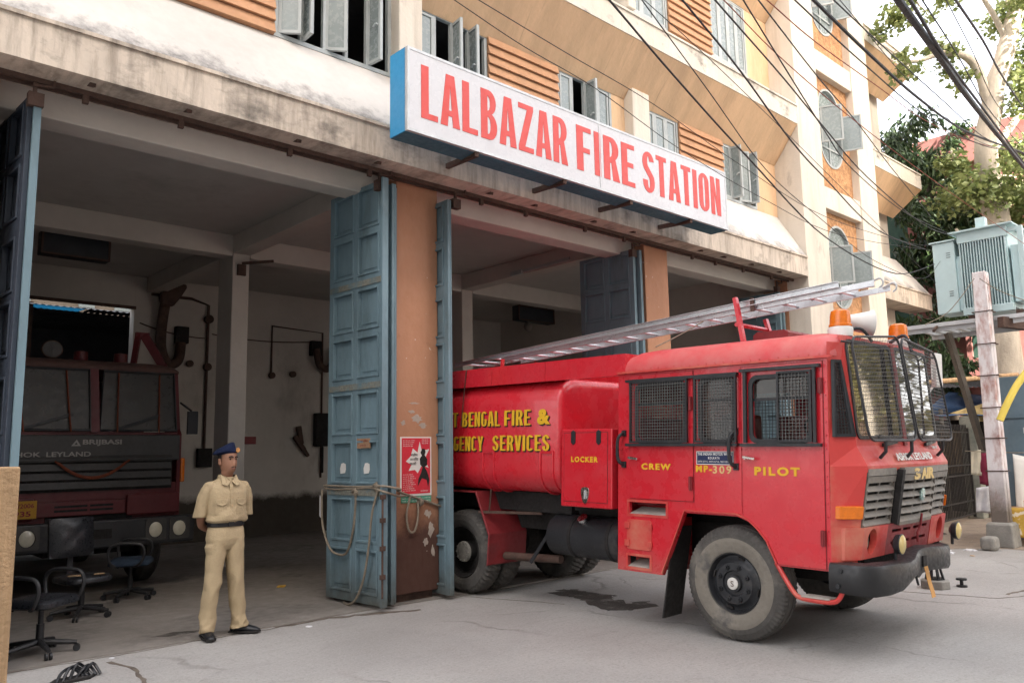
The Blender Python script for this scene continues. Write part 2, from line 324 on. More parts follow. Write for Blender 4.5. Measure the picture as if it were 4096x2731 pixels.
# hand-cut block capitals: unit height, stroke s, width w
def _arc(cx, cz, rx, rz, a0, a1, n=8): return [(cx+rx*math.cos(R(a0+(a1-a0)*k/n)), cz+rz*math.sin(R(a0+(a1-a0)*k/n))) for k in range(n+1)]
def glyph(ch, w, s):
    t = s*.62; c = w/2
    if ch == 'L': return [[(0, 0), (w, 0), (w, t), (s, t), (s, 1), (0, 1)]]
    if ch == 'I': return [[(0, 0), (s, 0), (s, 1), (0, 1)]]
    if ch == 'T': return [[(c-s/2, 0), (c+s/2, 0), (c+s/2, 1-t), (w, 1-t), (w, 1), (0, 1), (0, 1-t), (c-s/2, 1-t)]]
    if ch == 'F': return [[(0, 0), (s, 0), (s, .42), (w*.9, .42), (w*.9, .42+t), (s, .42+t), (s, 1-t), (w, 1-t), (w, 1), (0, 1)]]
    if ch == 'E': return [[(0, 0), (w, 0), (w, t), (s, t), (s, .45), (w*.9, .45), (w*.9, .45+t), (s, .45+t), (s, 1-t), (w, 1-t), (w, 1), (0, 1)]]
    if ch == 'Z': return [[(0, 0), (w, 0), (w, t), (s*1.05, t), (w, 1-t*.9), (w, 1), (0, 1), (0, 1-t), (w-s*1.05, 1-t), (0, t*.9)]]
    if ch == 'N': return [[(0, 0), (s*.95, 0), (s*.95, .58), (w-s*.95, 0), (w, 0), (w, 1), (w-s*.95, 1), (w-s*.95, .42), (s*.95, 1), (0, 1)]]
    if ch == 'A':
        s = min(s, .168); return [[(-.02, 0), (s*.92, 0), (s*1.02, .2), (w-s*1.02, .2), (w-s*.92, 0), (w+.02, 0), (c+s*.62, 1), (c-s*.62, 1)], [(s*1.1, .2+t), (w-s*1.1, .2+t), (c, .80)]]
    if ch == 'O': return [_arc(c, 1-c, c, c, 0, 180)+_arc(c, c, c, c, 180, 360), _arc(c, 1-c, c-s, c-t*.9, 0, 180)+_arc(c, c, c-s, c-t*.9, 180, 360)]
    if ch == 'B':
        r_ = .25; return [[(0, 0)]+_arc(w-r_*.85, .27, r_*.85, .27, -90, 75)+_arc(w-r_*.92, .75, r_*.80, .25, -60, 90)+[(0, 1)], [(s, t), (s, .46)]+_arc(w-s-.06, .28, .06, .17, 80, -90, 5), [(s, .57), (s, 1-t)]+_arc(w-s-.06, .725, .05, .14, 90, -90, 5)]
    if ch == 'R':
        r_ = .22; return [[(0, 0), (s, 0), (s, .40), (w*.5, .40), (w-s, 0), (w+.02, 0), (w*.80, .46)]+_arc(w-r_*.95, .73, r_*.95, .27, -60, 90)+[(0, 1)], [(s, .53), (s, 1-t)]+_arc(w-s-.06, .715, .055, .17, 85, -85, 5)]
    if ch == 'V': return [[(c-s*.55, 0), (c+s*.55, 0), (w+.02, 1), (w-s*.95, 1), (c, .34), (s*.95, 1), (-.02, 1)]]
    if ch == 'Y': return [[(c-s/2, 0), (c+s/2, 0), (c+s/2, .42), (w+.02, 1), (w-s*.95, 1), (c, .60), (s*.95, 1), (-.02, 1), (c-s/2, .42)]]
    if ch == 'W': return [[(w*.14, 0), (w*.36, 0), (c, .5), (w*.64, 0), (w*.86, 0), (w, 1), (w-s*.8, 1), (w*.76, .42), (c+s*.3, .85), (c-s*.3, .85), (w*.24, .42), (s*.8, 1), (0, 1)]]
    if ch == 'M': return [[(0, 0), (s*.9, 0), (s*.9, .55), (c, .12), (w-s*.9, .55), (w-s*.9, 0), (w, 0), (w, 1), (w-s*.85, 1), (c, .50), (s*.85, 1), (0, 1)]]
    if ch in 'CG':
        o = _arc(c, 1-c, c, c, 20, 180)+_arc(c, c, c, c, 180, 340 if ch == 'C' else 352)
        i_ = _arc(c, c, c-s, c-t*.9, 340 if ch == 'C' else 352, 180)+_arc(c, 1-c, c-s, c-t*.9, 180, 20)
        return [o+([(w, .48), (c, .48), (c, .48-t*.8), (w-s, .48-t*.8)] if ch == 'G' else [])+i_]
    if ch == 'S':
        o = _arc(c, .75, c, .25, 8, 180)+[(0, .72), (.02, .62), (.07, .545), (w-s-.02, .36), (w-s, .28)]+_arc(c, .25, c-s, .25-t, 0, -172)+[(s, .30), (0, .30)]+_arc(c, .25, c, .25, 180, 360)+[(w, .30), (w-.02, .40), (w-.08, .475), (s+.02, .655), (s, .72)]+_arc(c, .75, c-s, .25-t, 180, 8)
        return [o]
    return []
def capitals(name, word, mt, parent, x0, x1, y, z0, h, t=.004, gap=.17, s=.178, fn=None, T=None):
    ws = [s if ch == 'I' else (.40 if ch in 'LFET' else .62 if ch in 'WM' else .44) for ch in word]; tot = sum(ws)+gap*.5*(len(word)-1); k = (x1-x0)/tot; x = x0
    for ch, w_ in zip(word, ws):
        g = glyph(ch, w_, s)
        MB(T).plate(g[0], g[1:], (lambda a, b, d: fn(x+a*k, z0+b*h, d)) if fn else (lambda a, b, d: Vector((x+a*k, y-t+d, z0+b*h))), t).build(name, mt, parent); x += (w_+gap*.5)*k
# ------------------------------------------------------------------ ground
def ground_material():
    mt = bpy.data.materials.new('apron_concrete'); mt.use_nodes = True; nt = mt.node_tree; b = nt.nodes['Principled BSDF']
    vec = coords(nt)
    c = mixc(nt, ramp(nt, noise_tex(nt, vec, .55, 8, .65), .32, .68), (.252, .242, .230), (.368, .356, .340))
    c = mixc(nt, mth(nt, 'MULTIPLY', ramp(nt, noise_tex(nt, vec, 2.2, 8, .7), .5, .8), .55), c, (.165, .15, .135))
    sv = coords(nt, (.5, 3.0, 1))
    c = mixc(nt, mth(nt, 'MULTIPLY', ramp(nt, noise_tex(nt, sv, 3.0, 7, .7), .52, .8), .4), c, (.20, .188, .172))
    c = mixc(nt, mth(nt, 'MULTIPLY', ramp(nt, noise_tex(nt, vec, 30, 5, .75), .50, .70), .52), c, (.15, .14, .13))
    c = mixc(nt, mth(nt, 'MULTIPLY', ramp(nt, noise_tex(nt, vec, 55, 4, .7), .52, .72), .50), c, (.45, .44, .42))
    # cracks: edges of large warped cells
    wn = nd(nt, 'ShaderNodeTexNoise'); wn.inputs['Scale'].default_value = 1.6; wn.inputs['Detail'].default_value = 7; nt.links.new(vec, wn.inputs['Vector'])
    ad = nd(nt, 'ShaderNodeVectorMath'); ad.operation = 'MULTIPLY_ADD'; nt.links.new(wn.outputs['Color'], ad.inputs[0]); ad.inputs[1].default_value = (.75, .75, 0); nt.links.new(vec, ad.inputs[2])
    vo = nd(nt, 'ShaderNodeTexVoronoi'); vo.feature = 'DISTANCE_TO_EDGE'; vo.inputs['Scale'].default_value = .42; nt.links.new(ad.outputs[0], vo.inputs['Vector'])
    crk = mth(nt, 'SUBTRACT', 1.0, ramp(nt, vo.outputs['Distance'], .002, .011))
    crk = mth(nt, 'MULTIPLY', crk, ramp(nt, noise_tex(nt, vec, .9, 4), .47, .6))
    c = mixc(nt, mth(nt, 'MULTIPLY', crk, .35), c, (.08, .07, .06))
    # oily drips and tyre-dark patches
    c = mixc(nt, mth(nt, 'MULTIPLY', ramp(nt, noise_tex(nt, coords(nt, (1, 2.2, 1)), 3.4, 6, .6), .69, .76), .6), c, (.09, .082, .075))
    nt.links.new(c, b.inputs['Base Color']); b.inputs['Roughness'].default_value = .9; b.inputs['Specular IOR Level'].default_value = .25
    bp = nd(nt, 'ShaderNodeBump'); bp.inputs['Strength'].default_value = .5; bp.inputs['Distance'].default_value = .012
    h = mth(nt, 'SUBTRACT', noise_tex(nt, vec, 26, 8, .7), mth(nt, 'MULTIPLY', crk, 1.2)); nt.links.new(h, bp.inputs['Height']); nt.links.new(bp.outputs[0], b.inputs['Normal'])
    return mt
M['ground'] = ground_material()
M['floor'] = mat('station_floor', (.215, .195, .175), .75, .2, .8, .3, 25, stain=[((.085, .075, .068), .9, .52, .8), ((.30, .285, .265), 1.6, .60, .85)])
g = MB()
N = 30
g.add([(-120, -120, 0), (160, -120, 0), (160, 140, 0), (-120, 140, 0)], [(0, 1, 2, 3)])
tag(g.build('ground', 'ground'), kind='structure')
# station floor: a screeded slab with a worn front edge
random.seed(11)
ed = [(-1+i*.35, 7.74+random.uniform(-.022, .022)) for i in range(46)]
f = MB(); f.plate([(-1, 16.5)]+ed+[(15.1, 16.5)], [], lambda a, b, d: Vector((a, b, .014-d)), .03)
tag(f.build('floor', 'floor'), kind='structure')
M['crack'] = mat('soil_in_cracks', (.13, .105, .085), .95, .4, 6, .3, 40)
def crack(pts, w0, w1, seed, mt='crack'):
    rnd = random.Random(seed); P = []; pts = [Vector((*p, 0)) for p in pts]
    for p, q in zip(pts, pts[1:]):
        n = max(2, int((q-p).length/.07)); d = (q-p).normalized(); s_ = Vector((-d.y, d.x, 0))
        for i in range(n):
            v_ = p.lerp(q, i/n); P.append((v_+s_*(.05*noise.noise(v_*3+Vector((seed, 0, 0)))+.025*noise.noise(v_*11)), s_))
    L = [tuple((v_+s_*rnd.uniform(w0, w1)/2).xy) for v_, s_ in P]; Rr = [tuple((v_-s_*rnd.uniform(w0, w1)/2).xy) for v_, s_ in P]
    k = MB(); k.plate(L+Rr[::-1], [], lambda a, b, d: Vector((a, b, .001+d)), .002); tag(k.build('ground_crack', mt), kind='structure')
crack([(1.2, 7.72), (3.2, 7.70), (4.4, 7.72)], .006, .022, 1); crack([(3.9, 7.71), (4.5, 7.72), (5.1, 7.52), (5.5, 7.35)], .02, .13, 2)
crack([(6.0, 7.66), (7.6, 7.70), (10.5, 7.72)], .008, .02, 3)
crack([(6.25, 7.62), (6.6, 6.7), (6.75, 6.35)], .008, .02, 5); crack([(2.3, 7.5), (2.35, 7.0), (2.2, 6.0), (2.6, 4.9)], .015, .05, 6)
crack([(9.8, 4.1), (10.1, 3.1), (11.5, 2.2)], .01, .025, 8); crack([(10.4, 3.1), (12.5, 2.75)], .02, .07, 9)

# ------------------------------------------------------------------ the fire station
st = thing('fire_station', 'cream and orange fire station with three open vehicle bays and a signboard', 'building', (7.8, 7.8, 0), world=True)
PILL = [(.50, 1.27), (5.40, 6.02), (10.22, 10.84)]
for x0, x1 in PILL:
    MB().box((x0, 7.8, .10), (x1, 8.28, 5.02)).build('pillar', 'pillar', st, bevel=.012)
    MB().box((x0+.06, 7.86, 0), (x1-.06, 8.22, .10)).build('pillar_foot', 'rust', st)
MB().box((14.742, 7.752, 0), (15.3, 8.28, 5.02)).build('pillar', 'pillar', st)
random.seed(31)
M['scar'] = mat('bare_plaster_scar', (.40, .34, .29), .9, .2, 8)
for cx, cz, w_, h_ in ((5.70, 2.10, .10, .05), (5.78, 2.02, .06, .03), (5.62, 2.18, .05, .02), (5.86, .98, .06, .05), (5.90, .80, .05, .09), (5.82, .66, .04, .05), (5.93, .55, .03, .07), (5.66, 2.28, .08, .012), (5.50, 2.05, .04, .03)):
    n = 14; MB().plate([(cx+w_*math.cos(2*math.pi*k/n)*random.uniform(.5, 1.2), cz+h_*math.sin(2*math.pi*k/n)*random.uniform(.4, 1.3)) for k in range(n)], [], lambda a, b, d: Vector((a, 7.7985+d, b)), .002).build('paint_scar', 'scar', st)
# bay interior
MB().box((.62, 8.28, 5.28), (15.0, 16.7, 5.42)).build('ceiling', 'ceiling', st)
MB().box((.40, 8.28, 0), (.62, 16.7, 5.28)).build('side_wall', 'plaster', st)
MB().box((14.95, 8.28, 0), (15.2, 16.7, 5.28)).build('side_wall', 'plaster', st)
bw = MB(); bw.plate([(5.2, 0), (14.95, 0), (14.95, 5.28), (5.2, 5.28)], [[(12.1, .02), (13.6, .02), (13.6, 2.6), (12.1, 2.6)]], lambda a, b, d: Vector((a, 16.5+d, b)), .25)
bw.build('back_wall', 'plaster', st)
MB().box((11.9, 17.6, 0), (13.8, 17.7, 3)).box((11.9, 16.76, 2.8), (13.8, 17.6, 2.9)).build('back_room', 'dark', st)
MB().box((.62, 16.45, 4.66), (5.2, 16.72, 5.28)).build('lintel', 'beam', st, bevel=.01)
MB().box((.62, 16.40, 4.60), (5.2, 16.44, 4.66)).build('cable_tray', 'rust', st)
for x0 in (5.40, 10.20):
    MB().box((x0, 8.36, 4.98), (x0+.30, 16.45, 5.28)).build('ceiling_beam', 'beam', st, bevel=.012)
for a, b in ((.62, 5.40), (5.70, 10.20), (10.50, 14.95)):
    MB().box((a, 12.42, 4.93), (b, 12.72, 5.28)).build('ceiling_beam', 'beam', st, bevel=.012)
    MB().box((a, 8.02, 4.80), (b, 8.35, 5.28)).build('door_lintel', 'beam', st, bevel=.015)
for x0 in (.63, 5.39, 10.19):
    MB().box((x0, 12.40, 0), (x0+.285, 12.95, 4.98)).build('inner_column', 'beam', st, bevel=.015)
# canopies: plaster parapets sloping back to the sills; upper ones with a raked orange soffit
def canopy(x0, x1, zb, first=False, par=st, hip=False):
    rise = 1.31 if first else .93
    e = .55 if hip else 0
    c = MB()
    P = [(7.3, zb), (7.3, zb+.385), (7.86, zb+rise), (7.86, zb)]
    hx = [0, 0, -e, 0] if hip else [0]*4
    c.add([(x0, y, z) for y, z in P]+[(x1+h, y, z) for (y, z), h in zip(P, hx)], [(0, 1, 2, 3), (7, 6, 5, 4), (0, 4, 5, 1), (3, 7, 4, 0), (2, 6, 7, 3)])
    c.build('canopy_fascia', 'fascia' if first else 'fascia_up', par)
    s = MB()
    s.bar((x0, 7.292, zb+.385), (x1, 7.292, zb+.385), .03, .035)
    s.build('drip_mould', 'fascia' if first else 'fascia_up', par)
    p = MB(); p.add([(x0, 7.299, zb+.39), (x1, 7.299, zb+.39), (x1-e, 7.865, zb+rise+.006), (x0, 7.865, zb+rise+.006), (x0, 7.30, zb+.38), (x1, 7.30, zb+.38), (x1-e, 7.87, zb+rise-.01), (x0, 7.87, zb+rise-.01)], [(0, 1, 2, 3), (7, 6, 5, 4), (0, 4, 5, 1), (1, 5, 6, 2), (2, 6, 7, 3), (3, 7, 4, 0)])
    p.build('canopy_slope', 'parapet_low' if first else 'parapet', par)
    if not first:
        q = MB(); zl = zb-.72; e2 = .55 if hip else 0
        A = [(7.31, zb-.004), (7.85, zl), (7.86, zl), (7.86, zb-.004)]
        q.add([(x0, y, z) for y, z in A]+[(x1-h, y, z) for (y, z), h in zip(A, (0, e2, e2, 0))], [(0, 1, 2, 3), (7, 6, 5, 4), (0, 4, 5, 1), (1, 5, 6, 2), (2, 6, 7, 3), (3, 7, 4, 0)])
        q.build('canopy_soffit', 'orange', par)
canopy(-4, 14.745, 4.98, True); canopy(-4, 14.745, 8.10); canopy(-4, 14.745, 11.20)
# soffit over the gates
MB().box((-4, 7.44, 5.05), (14.74, 8.02, 5.10)).build('gate_soffit', 'ceiling', st)
# upper floors
def upper(z0, z1, segs):
    for kind, a, b in segs:
        if kind == 's':
            s = MB(); n = max(5, int((z1-z0)/.135)); h = (z1-z0)/n
            for i in range(n):
                za = z0+i*h
                s.add([(a, 7.80, za+.012), (b, 7.80, za+.012), (b, 7.835, za+h), (a, 7.835, za+h), (a, 7.88, za+.012), (b, 7.88, za+.012), (b, 7.88, za+h), (a, 7.88, za+h)],
                      [(0, 1, 2, 3), (4, 7, 6, 5), (0, 4, 5, 1), (1, 5, 6, 2), (2, 6, 7, 3), (3, 7, 4, 0)])
            s.box((a, 7.85, z0), (b, 7.90, z1)).build('louvre_siding', 'siding', st)
        elif kind == 'c': MB().box((a, 7.68, z0-.1), (b, 8.0, z1+.1)).build('facade_column', 'cream', st, bevel=.012)
        elif kind == 'p': MB().box((a, 7.86, z0-.05), (b, 8.0, z1+.05)).build('facade_panel', 'orange', st)
        else:
            fr = MB(); fr.box((a, 7.86, z0), (a+.05, 7.92, z1)).box((b-.05, 7.86, z0), (b, 7.92, z1)).box((a+.05, 7.86, z0), (b-.05, 7.92, z0+.05)).box((a+.05, 7.86, z1-.05), (b-.05, 7.92, z1))
            n = len(kind); wd = (b-a-.1)/n
            for i in range(1, n): fr.box((a+.05+i*wd-.02, 7.865, z0+.05), (a+.05+i*wd+.02, 7.915, z1-.05))
            wn = fr.build('window', 'frame', st)
            for i, ch in enumerate(kind):
                if ch == '_': continue            # a light with no sash in it
                s = MB(); ww = wd-.04; hh = z1-z0-.11
                s.box((0, -.02, 0), (.035, .02, hh)).box((ww-.035, -.02, 0), (ww, .02, hh)).box((.035, -.02, 0), (ww-.035, .02, .035)).box((.035, -.02, hh-.035), (ww-.035, .02, hh))
                s.cur = 1; s.box((.035, -.005, .035), (ww-.035, .005, hh-.035)); s.cur = 0
                if ch in '<>': s.bar((ww*.8, -.02, hh*.45), (ww*.8, -.05, hh*.45), .02).bar((ww*.8, -.05, hh*.45), (ww*.62, -.05, hh*.42), .018)
                o = s.build('sash', ['frame', 'frosted'], wn)
                xl = a+.07+i*wd; base = Vector((xl, 7.885, z0+.055))
                if ch == '.': mtx = Matrix.Translation(base)
                elif ch == '<': mtx = Matrix.Translation(base)@Matrix.Rotation(R(-random.uniform(78, 102)), 4, 'Z')
                elif ch == '(': mtx = Matrix.Translation(base)@Matrix.Rotation(R(-random.uniform(25, 45)), 4, 'Z')
                else: mtx = Matrix.Translation(base+Vector((ww, 0, 0)))@Matrix.Rotation(R(180+random.uniform(70, 100)), 4, 'Z')
                off = OFF['fire_station']
                for vv in o.data.vertices: vv.co = mtx@(vv.co+off)-off
random.seed(21)
segs1 = [('s', -4, -.6), ('..<_', -.6, 1.2), ('s', 1.2, 3.8), ('(<(_<', 3.8, 5.36), ('c', 5.36, 5.71), ('._<<', 5.71, 6.95), ('s', 6.95, 8.34), ('._<.', 8.34, 9.6), ('p', 9.6, 9.93), ('c', 9.93, 10.37), ('...', 10.38, 11.41), ('s', 11.41, 12.78), ('.<(<', 12.78, 13.97), ('p', 13.97, 14.75)]
upper(6.30, 7.42, segs1)
segs2 = [('s', -4, .6), ('....', .6, 1.9), ('s', 1.9, 3.4), ('....', 3.4, 4.7), ('c', 5.36, 5.71), ('....', 5.71, 6.95), ('s', 6.95, 8.34), ('....', 8.34, 9.6), ('c', 9.93, 10.12), ('...', 10.12, 11.26), ('s', 11.26, 12.61), ('....', 12.61, 13.91), ('p', 13.91, 14.75)]
upper(9.04, 10.50, segs2)
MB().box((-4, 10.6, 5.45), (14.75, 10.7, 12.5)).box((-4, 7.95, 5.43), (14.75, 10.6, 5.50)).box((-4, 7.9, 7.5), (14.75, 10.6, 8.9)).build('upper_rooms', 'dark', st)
MB().box((-4, 7.86, 11.2), (14.75, 8.1, 15.5)).build('upper_wall', 'cream', st)
MB().box((-4, 16.5, 5.43), (19, 16.72, 15.5)).box((-4, 8.1, 15.3), (19, 16.5, 15.5)).build('rear_wall', 'cream', st)
# tower: two plain piers, roughcast between, oval windows
MB().box((14.75, 7.30, 0), (15.73, 8.6, 16)).build('tower_pier', 'cream', st, bevel=.01)
MB().box((17.47, 7.30, 0), (18.36, 8.6, 16)).build('tower_pier', 'cream', st, bevel=.01)
def oval(cx, cz, hw, hh, n=14):
    out = []
    for k in range(n+1): a = math.pi*k/n; out.append((cx+hw*math.cos(a), cz+hh-hw+hw*math.sin(a)))
    for k in range(n+1): a = math.pi+math.pi*k/n; out.append((cx+hw*math.cos(a), cz-hh+hw+hw*math.sin(a)))
    return out
OV = [(16.55, 2.45), (16.55, 5.45), (16.55, 8.53), (16.55, 11.61)]
rc = MB(); rc.plate([(15.73, 0), (17.47, 0), (17.47, 16), (15.73, 16)], [oval(cx, cz, .53, .90) for cx, cz in OV], lambda a, b, d: Vector((a, 7.47+d, b)), .2)
rc.build('roughcast_panel', 'brick', st)
MB().box((15.7, 8.2, 0), (17.5, 8.3, 16)).build('stair_room', 'dark', st)
for z in (3.50, 6.58, 9.62, 12.70): MB().box((15.73, 7.33, z), (17.47, 7.5, z+.47)).build('tower_band', 'cream', st, bevel=.01)
for cx, cz in OV:
    wf = MB(); o_ = oval(cx, cz, .53, .90); i_ = oval(cx, cz, .485, .855)
    wf.plate(o_, [i_], lambda a, b, d: Vector((a, 7.455+d, b)), .1)
    for dz in (-.45, .40): wf.box((cx-.49, 7.50, cz+dz-.02), (cx+.49, 7.54, cz+dz+.02))
    wf.box((cx-.02, 7.50, cz-.85), (cx+.02, 7.54, cz-.47)).box((cx-.02, 7.50, cz-.43), (cx+.02, 7.54, cz+.38))
    ww = wf.build('oval_window', 'frame', st)
    pn = MB(); pn.plate(oval(cx, cz, .49, .86), [], lambda a, b, d: Vector((a, 7.525+d, b)), .006); pn.build('pane', 'frosted', ww)
    if cz < 12:
        for sx, an in ((-1, 62), (1, 112)):
            ca, sa = math.cos(R(an)), math.sin(R(an)); x0 = cx+sx*.46
            fn = lambda a, b, d: Vector((x0-sx*a*ca-d*sa*sx, 7.45-a*sa+d*ca, cz-.42+b))
            s = MB(); s.plate([(0, 0), (.44, 0), (.44, .80), (0, .80)], [[(.035, .035), (.405, .035), (.405, .765), (.035, .765)]], fn, .03)
            s.cur = 1; s.plate([(.035, .035), (.405, .035), (.405, .765), (.035, .765)], [], lambda a, b, d: fn(a, b, d+.012), .006)
            s.build('sash', ['frame', 'frosted'], ww)
# right wing with short canopies beyond the tower
MB().box((18.36, 8.30, 0), (20.2, 9.2, 16)).build('wing_wall', 'dark', st)
MB().box((18.37, 7.88, 0), (18.66, 8.5, 16)).box((19.25, 7.88, 0), (19.72, 8.5, 16)).build('wing_column', 'cream', st)
for zb, fi in ((4.98, True), (8.10, False), (11.20, False)):
    canopy(18.365, 21.15, zb, fi, hip=True)
MB().box((19.72, 8.0, 0), (20.6, 14, 16)).build('wing_end', 'cream', st)

# gate tracks, hangers and the folding blue leaves
tr = MB(); tr.box((.5, 7.60, 4.935), (14.74, 7.63, 5.01)).box((.5, 7.70, 4.935), (14.74, 7.73, 5.01)).box((.5, 7.63, 4.985), (14.74, 7.70, 5.01))
tr.build('gate_track', 'rust', st)
for x in (1.9, 2.75, 3.9, 4.9, 6.6, 7.4, 8.6, 9.5, 11.3, 12.0, 12.9, 13.9):
    h = MB(); h.box((x-.06, 7.50, 4.99), (x+.06, 7.60, 5.05)).bar((x, 7.56, 5.05), (x, 7.40, 4.995), .05, .10).box((x-.025, 7.60, 4.86), (x+.025, 7.64, 4.935))
    h.build('track_bracket', 'rust', st)
def leaf(x, y0, y1, z1=4.80, z0=.05, face=-1, name='gate_leaf', ax=0.0, rows=8, mt='bluedoor'):
    """a framed timber leaf standing perpendicular to the front; face is the side (in x) that shows its panels"""
    L = y1-y0; lf = MB()
    def P(a, b, d): return (x+face*d+ax*a, y0+a, b)
    def bx(a0, b0, a1, b1, d0, d1):
        c = [P(a, b, d) for d in (d0, d1) for a, b in ((a0, b0), (a1, b0), (a1, b1), (a0, b1))]
        lf.add(c, [(3, 2, 1, 0), (4, 5, 6, 7), (0, 1, 5, 4), (1, 2, 6, 5), (2, 3, 7, 6), (3, 0, 4, 7)])
    bx(0, z0, L, z1, -.02, 0)
    H = z1-z0; sw = .085
    for a0, a1 in ((0, sw), (L/2-.04, L/2+.04), (L-sw, L)): bx(a0, z0, a1, z1, .001, .040)
    zs = [z0]; rail = []
    ph = (H-.07*9-.09*3)/rows
    z = z0+.10
    edges = []
    for r in range(rows):
        edges.append((z, z+ph)); z += ph+(.16 if r % 2 else .07)
    prev = z0
    for i, (a, b) in enumerate(edges+[(z1, z1)]):
        for u0, u1 in ((sw, L/2-.04), (L/2+.04, L-sw)): bx(u0, prev, u1, a, .001, .038)
        prev = b
    for a, b in edges:
        for u0, u1 in ((sw, L/2-.04), (L/2+.04, L-sw)):
            t = .026
            bx(u0, a, u0+t, b, .001, .052); bx(u1-t, a, u1, b, .001, .052); bx(u0+t, a, u1-t, a+t, .001, .052); bx(u0+t, b-t, u1-t, b, .001, .052)
            bx(u0+.07, a+.07, u1-.07, b-.07, .001, .010)
    o = lf.build(name, mt, st, bevel=.004, seg=1)
    return o, P, edges
la, PA, EA = leaf(5.10, 7.56, 8.66, 4.86, ax=-.05)
M['baretimber'] = mat('bare_timber', (.20, .20, .17), .9, .35, 6, .3, 40, stretch=(1, 6, 6), stain=[((.10, .17, .20), 5, .5, .65)])
for i in (1, 3, 5):                                    # bare weathered cross rails between panel pairs
    z = EA[i][1]; MB().add([PA(a, b, d) for d in (.040, .050) for a, b in ((.03, z+.03), (1.07, z+.03), (1.07, z+.10), (.03, z+.10))], [(3, 2, 1, 0), (4, 5, 6, 7), (0, 1, 5, 4), (1, 2, 6, 5), (2, 3, 7, 6), (3, 0, 4, 7)]).build('leaf_rail', 'baretimber', la)
hw = MB(); hw.box((5.02, 7.525, .05), (5.10, 7.555, 4.86)); hw.build('leaf_edge_strip', 'bluedoor', la)
hg = MB()
for z in (.35, .65, .95, 1.2): hg.box((5.00, 7.50, z), (5.06, 7.53, z+.05))
hg.cyl((5.03, 7.52, .15), (5.03, 7.52, 1.25), .012, 8); hg.build('leaf_bolt', 'rust', la)
leaf(5.24, 7.60, 8.68, 4.84, ax=-.03, rows=8); leaf(5.32, 7.70, 8.70, 4.84)
leaf(6.035, 7.56, 8.62, 4.80)
l3 = leaf(1.50, 7.66, 8.66, 4.82, ax=-.06, mt='bluedoor_shaded')[0]; MB().box((1.50, 7.62, .05), (1.56, 7.658, 4.82)).build('leaf_edge_strip', 'bluedoor', l3)
leaf(9.94, 7.78, 8.88, 4.84, ax=-.04); leaf(10.06, 7.74, 8.80, 4.84); leaf(10.13, 7.80, 8.80, 4.84)
leaf(14.52, 7.80, 8.75, 4.72); leaf(14.62, 7.78, 8.7, 4.72)
for x, y in ((1.5, 7.62), (5.04, 7.62), (6.15, 7.60), (9.93, 7.80), (14.5, 7.84)):
    h = MB(); h.box((x-.05, y-.03, 4.72), (x+.07, y+.05, 4.84)).bar((x, y, 4.84), (x, y, 4.95), .03).bar((x-.02, y-.02, 4.90), (x+.14, y-.03, 4.92), .022).bar((x+.14, y-.03, 4.92), (x+.14, y-.03, 5.0), .02)
    h.build('gate_hanger', 'rust', st)
# plates and paper on the near leaf
nb = MB(); nb.box((5.03, 7.80, 1.76), (5.055, 8.05, 1.87)); nbo = nb.build('notice_plate', mat('wood_notice', (.34, .20, .12), .8, .2, 8), la)
text('lettering', 'प्रवेश निषेध', M['darkred'], nbo if False else la, (5.029, 8.02, 1.825), (0, -1, 0), .19, .03, t=.001)
text('lettering', 'मना है', M['darkred'], la, (5.029, 7.98, 1.775), (0, -1, 0), .12, .03, t=.001)
for y, z in ((8.42, 1.47), (7.95, 1.47)):
    xx = 5.10-.05*(y-7.56)/1.0-.0545
    MB().plate([(0, 0), (.10, .01), (.12, .05), (.115, .11), (.07, .125), (.02, .12), (-.01, .06)], [], lambda a, b, d: Vector((xx+.038+d*.5, y-a, z+b)), .002).build('paper_patch', 'white', la)

# interior fittings on the walls (parts of the building)
def tubepart(name, pts, r, mt, n=8): return MB().tube(pts, r, n).build(name, mt, st, smooth=True)
tubepart('conduit_pipe', [(6.66, 16.46, 1.75), (6.66, 16.46, 4.85), (6.3, 16.46, 4.95), (5.5, 16.46, 4.95)], .03, 'rust')
for z, r in ((4.55, .09), (3.55, .08)): MB().cyl((6.66, 16.48, z), (6.66, 16.38, z), r, 12).build('pipe_flange', 'rust', st)
MB().box((6.52, 16.36, 1.50), (6.80, 16.5, 1.88)).build('switch_box', 'blackdull', st, bevel=.01)
for x, z, rr in ((5.72, 4.55, 1), (9.30, 3.5, -1)):
    if rr == 1:
        tubepart('exhaust_hose', spline([(x, 16.3, z+.25), (x-.05, 16.32, z-.3), (x-.03, 16.32, z-.75), (x+.12, 16.32, z-1.0), (x+.30, 16.32, z-.9), (x+.34, 16.32, z-.55)]), .10, 'rust', 10)
        h = MB(); h.loft([[Vector((x+a*s+o, 16.22+.1*b*s, zz)) for a, b in ((-.2, -1), (.2, -1), (.2, 1), (-.2, 1))] for zz, s, o in ((z+.15, .6, 0), (z+.35, 1, .05), (z+.55, 1, .16), (z+.62, .7, .22))])
        h.build('hose_hood', 'rust', st, bevel=.03)
    else:
        tubepart('exhaust_hose', spline([(x-.2, 16.3, z+.6), (x-.12, 16.3, z+.25), (x+.1, 16.3, z+.15), (x+.25, 16.3, z+.4), (x+.2, 16.3, z+.6)]), .08, 'rust', 10)
for x, z in ((5.98, 4.0), (9.02, 3.95)): MB().box((x, 16.36, z), (x+.26, 16.5, z+.34)).build('switch_box', 'blackdull', st, bevel=.01)
for x, z in ((6.3, 3.6), (8.1, 3.45), (8.6, 3.5)): MB().cyl((x, 16.48, z), (x, 16.40, z), .07, 12).build('pipe_flange', 'rust', st)
tubepart('conduit_pipe', [(8.1, 16.47, 3.45), (8.1, 16.47, 4.55), (9.35, 16.47, 4.5), (9.35, 16.47, 1.2)], .022, 'rust', 6)
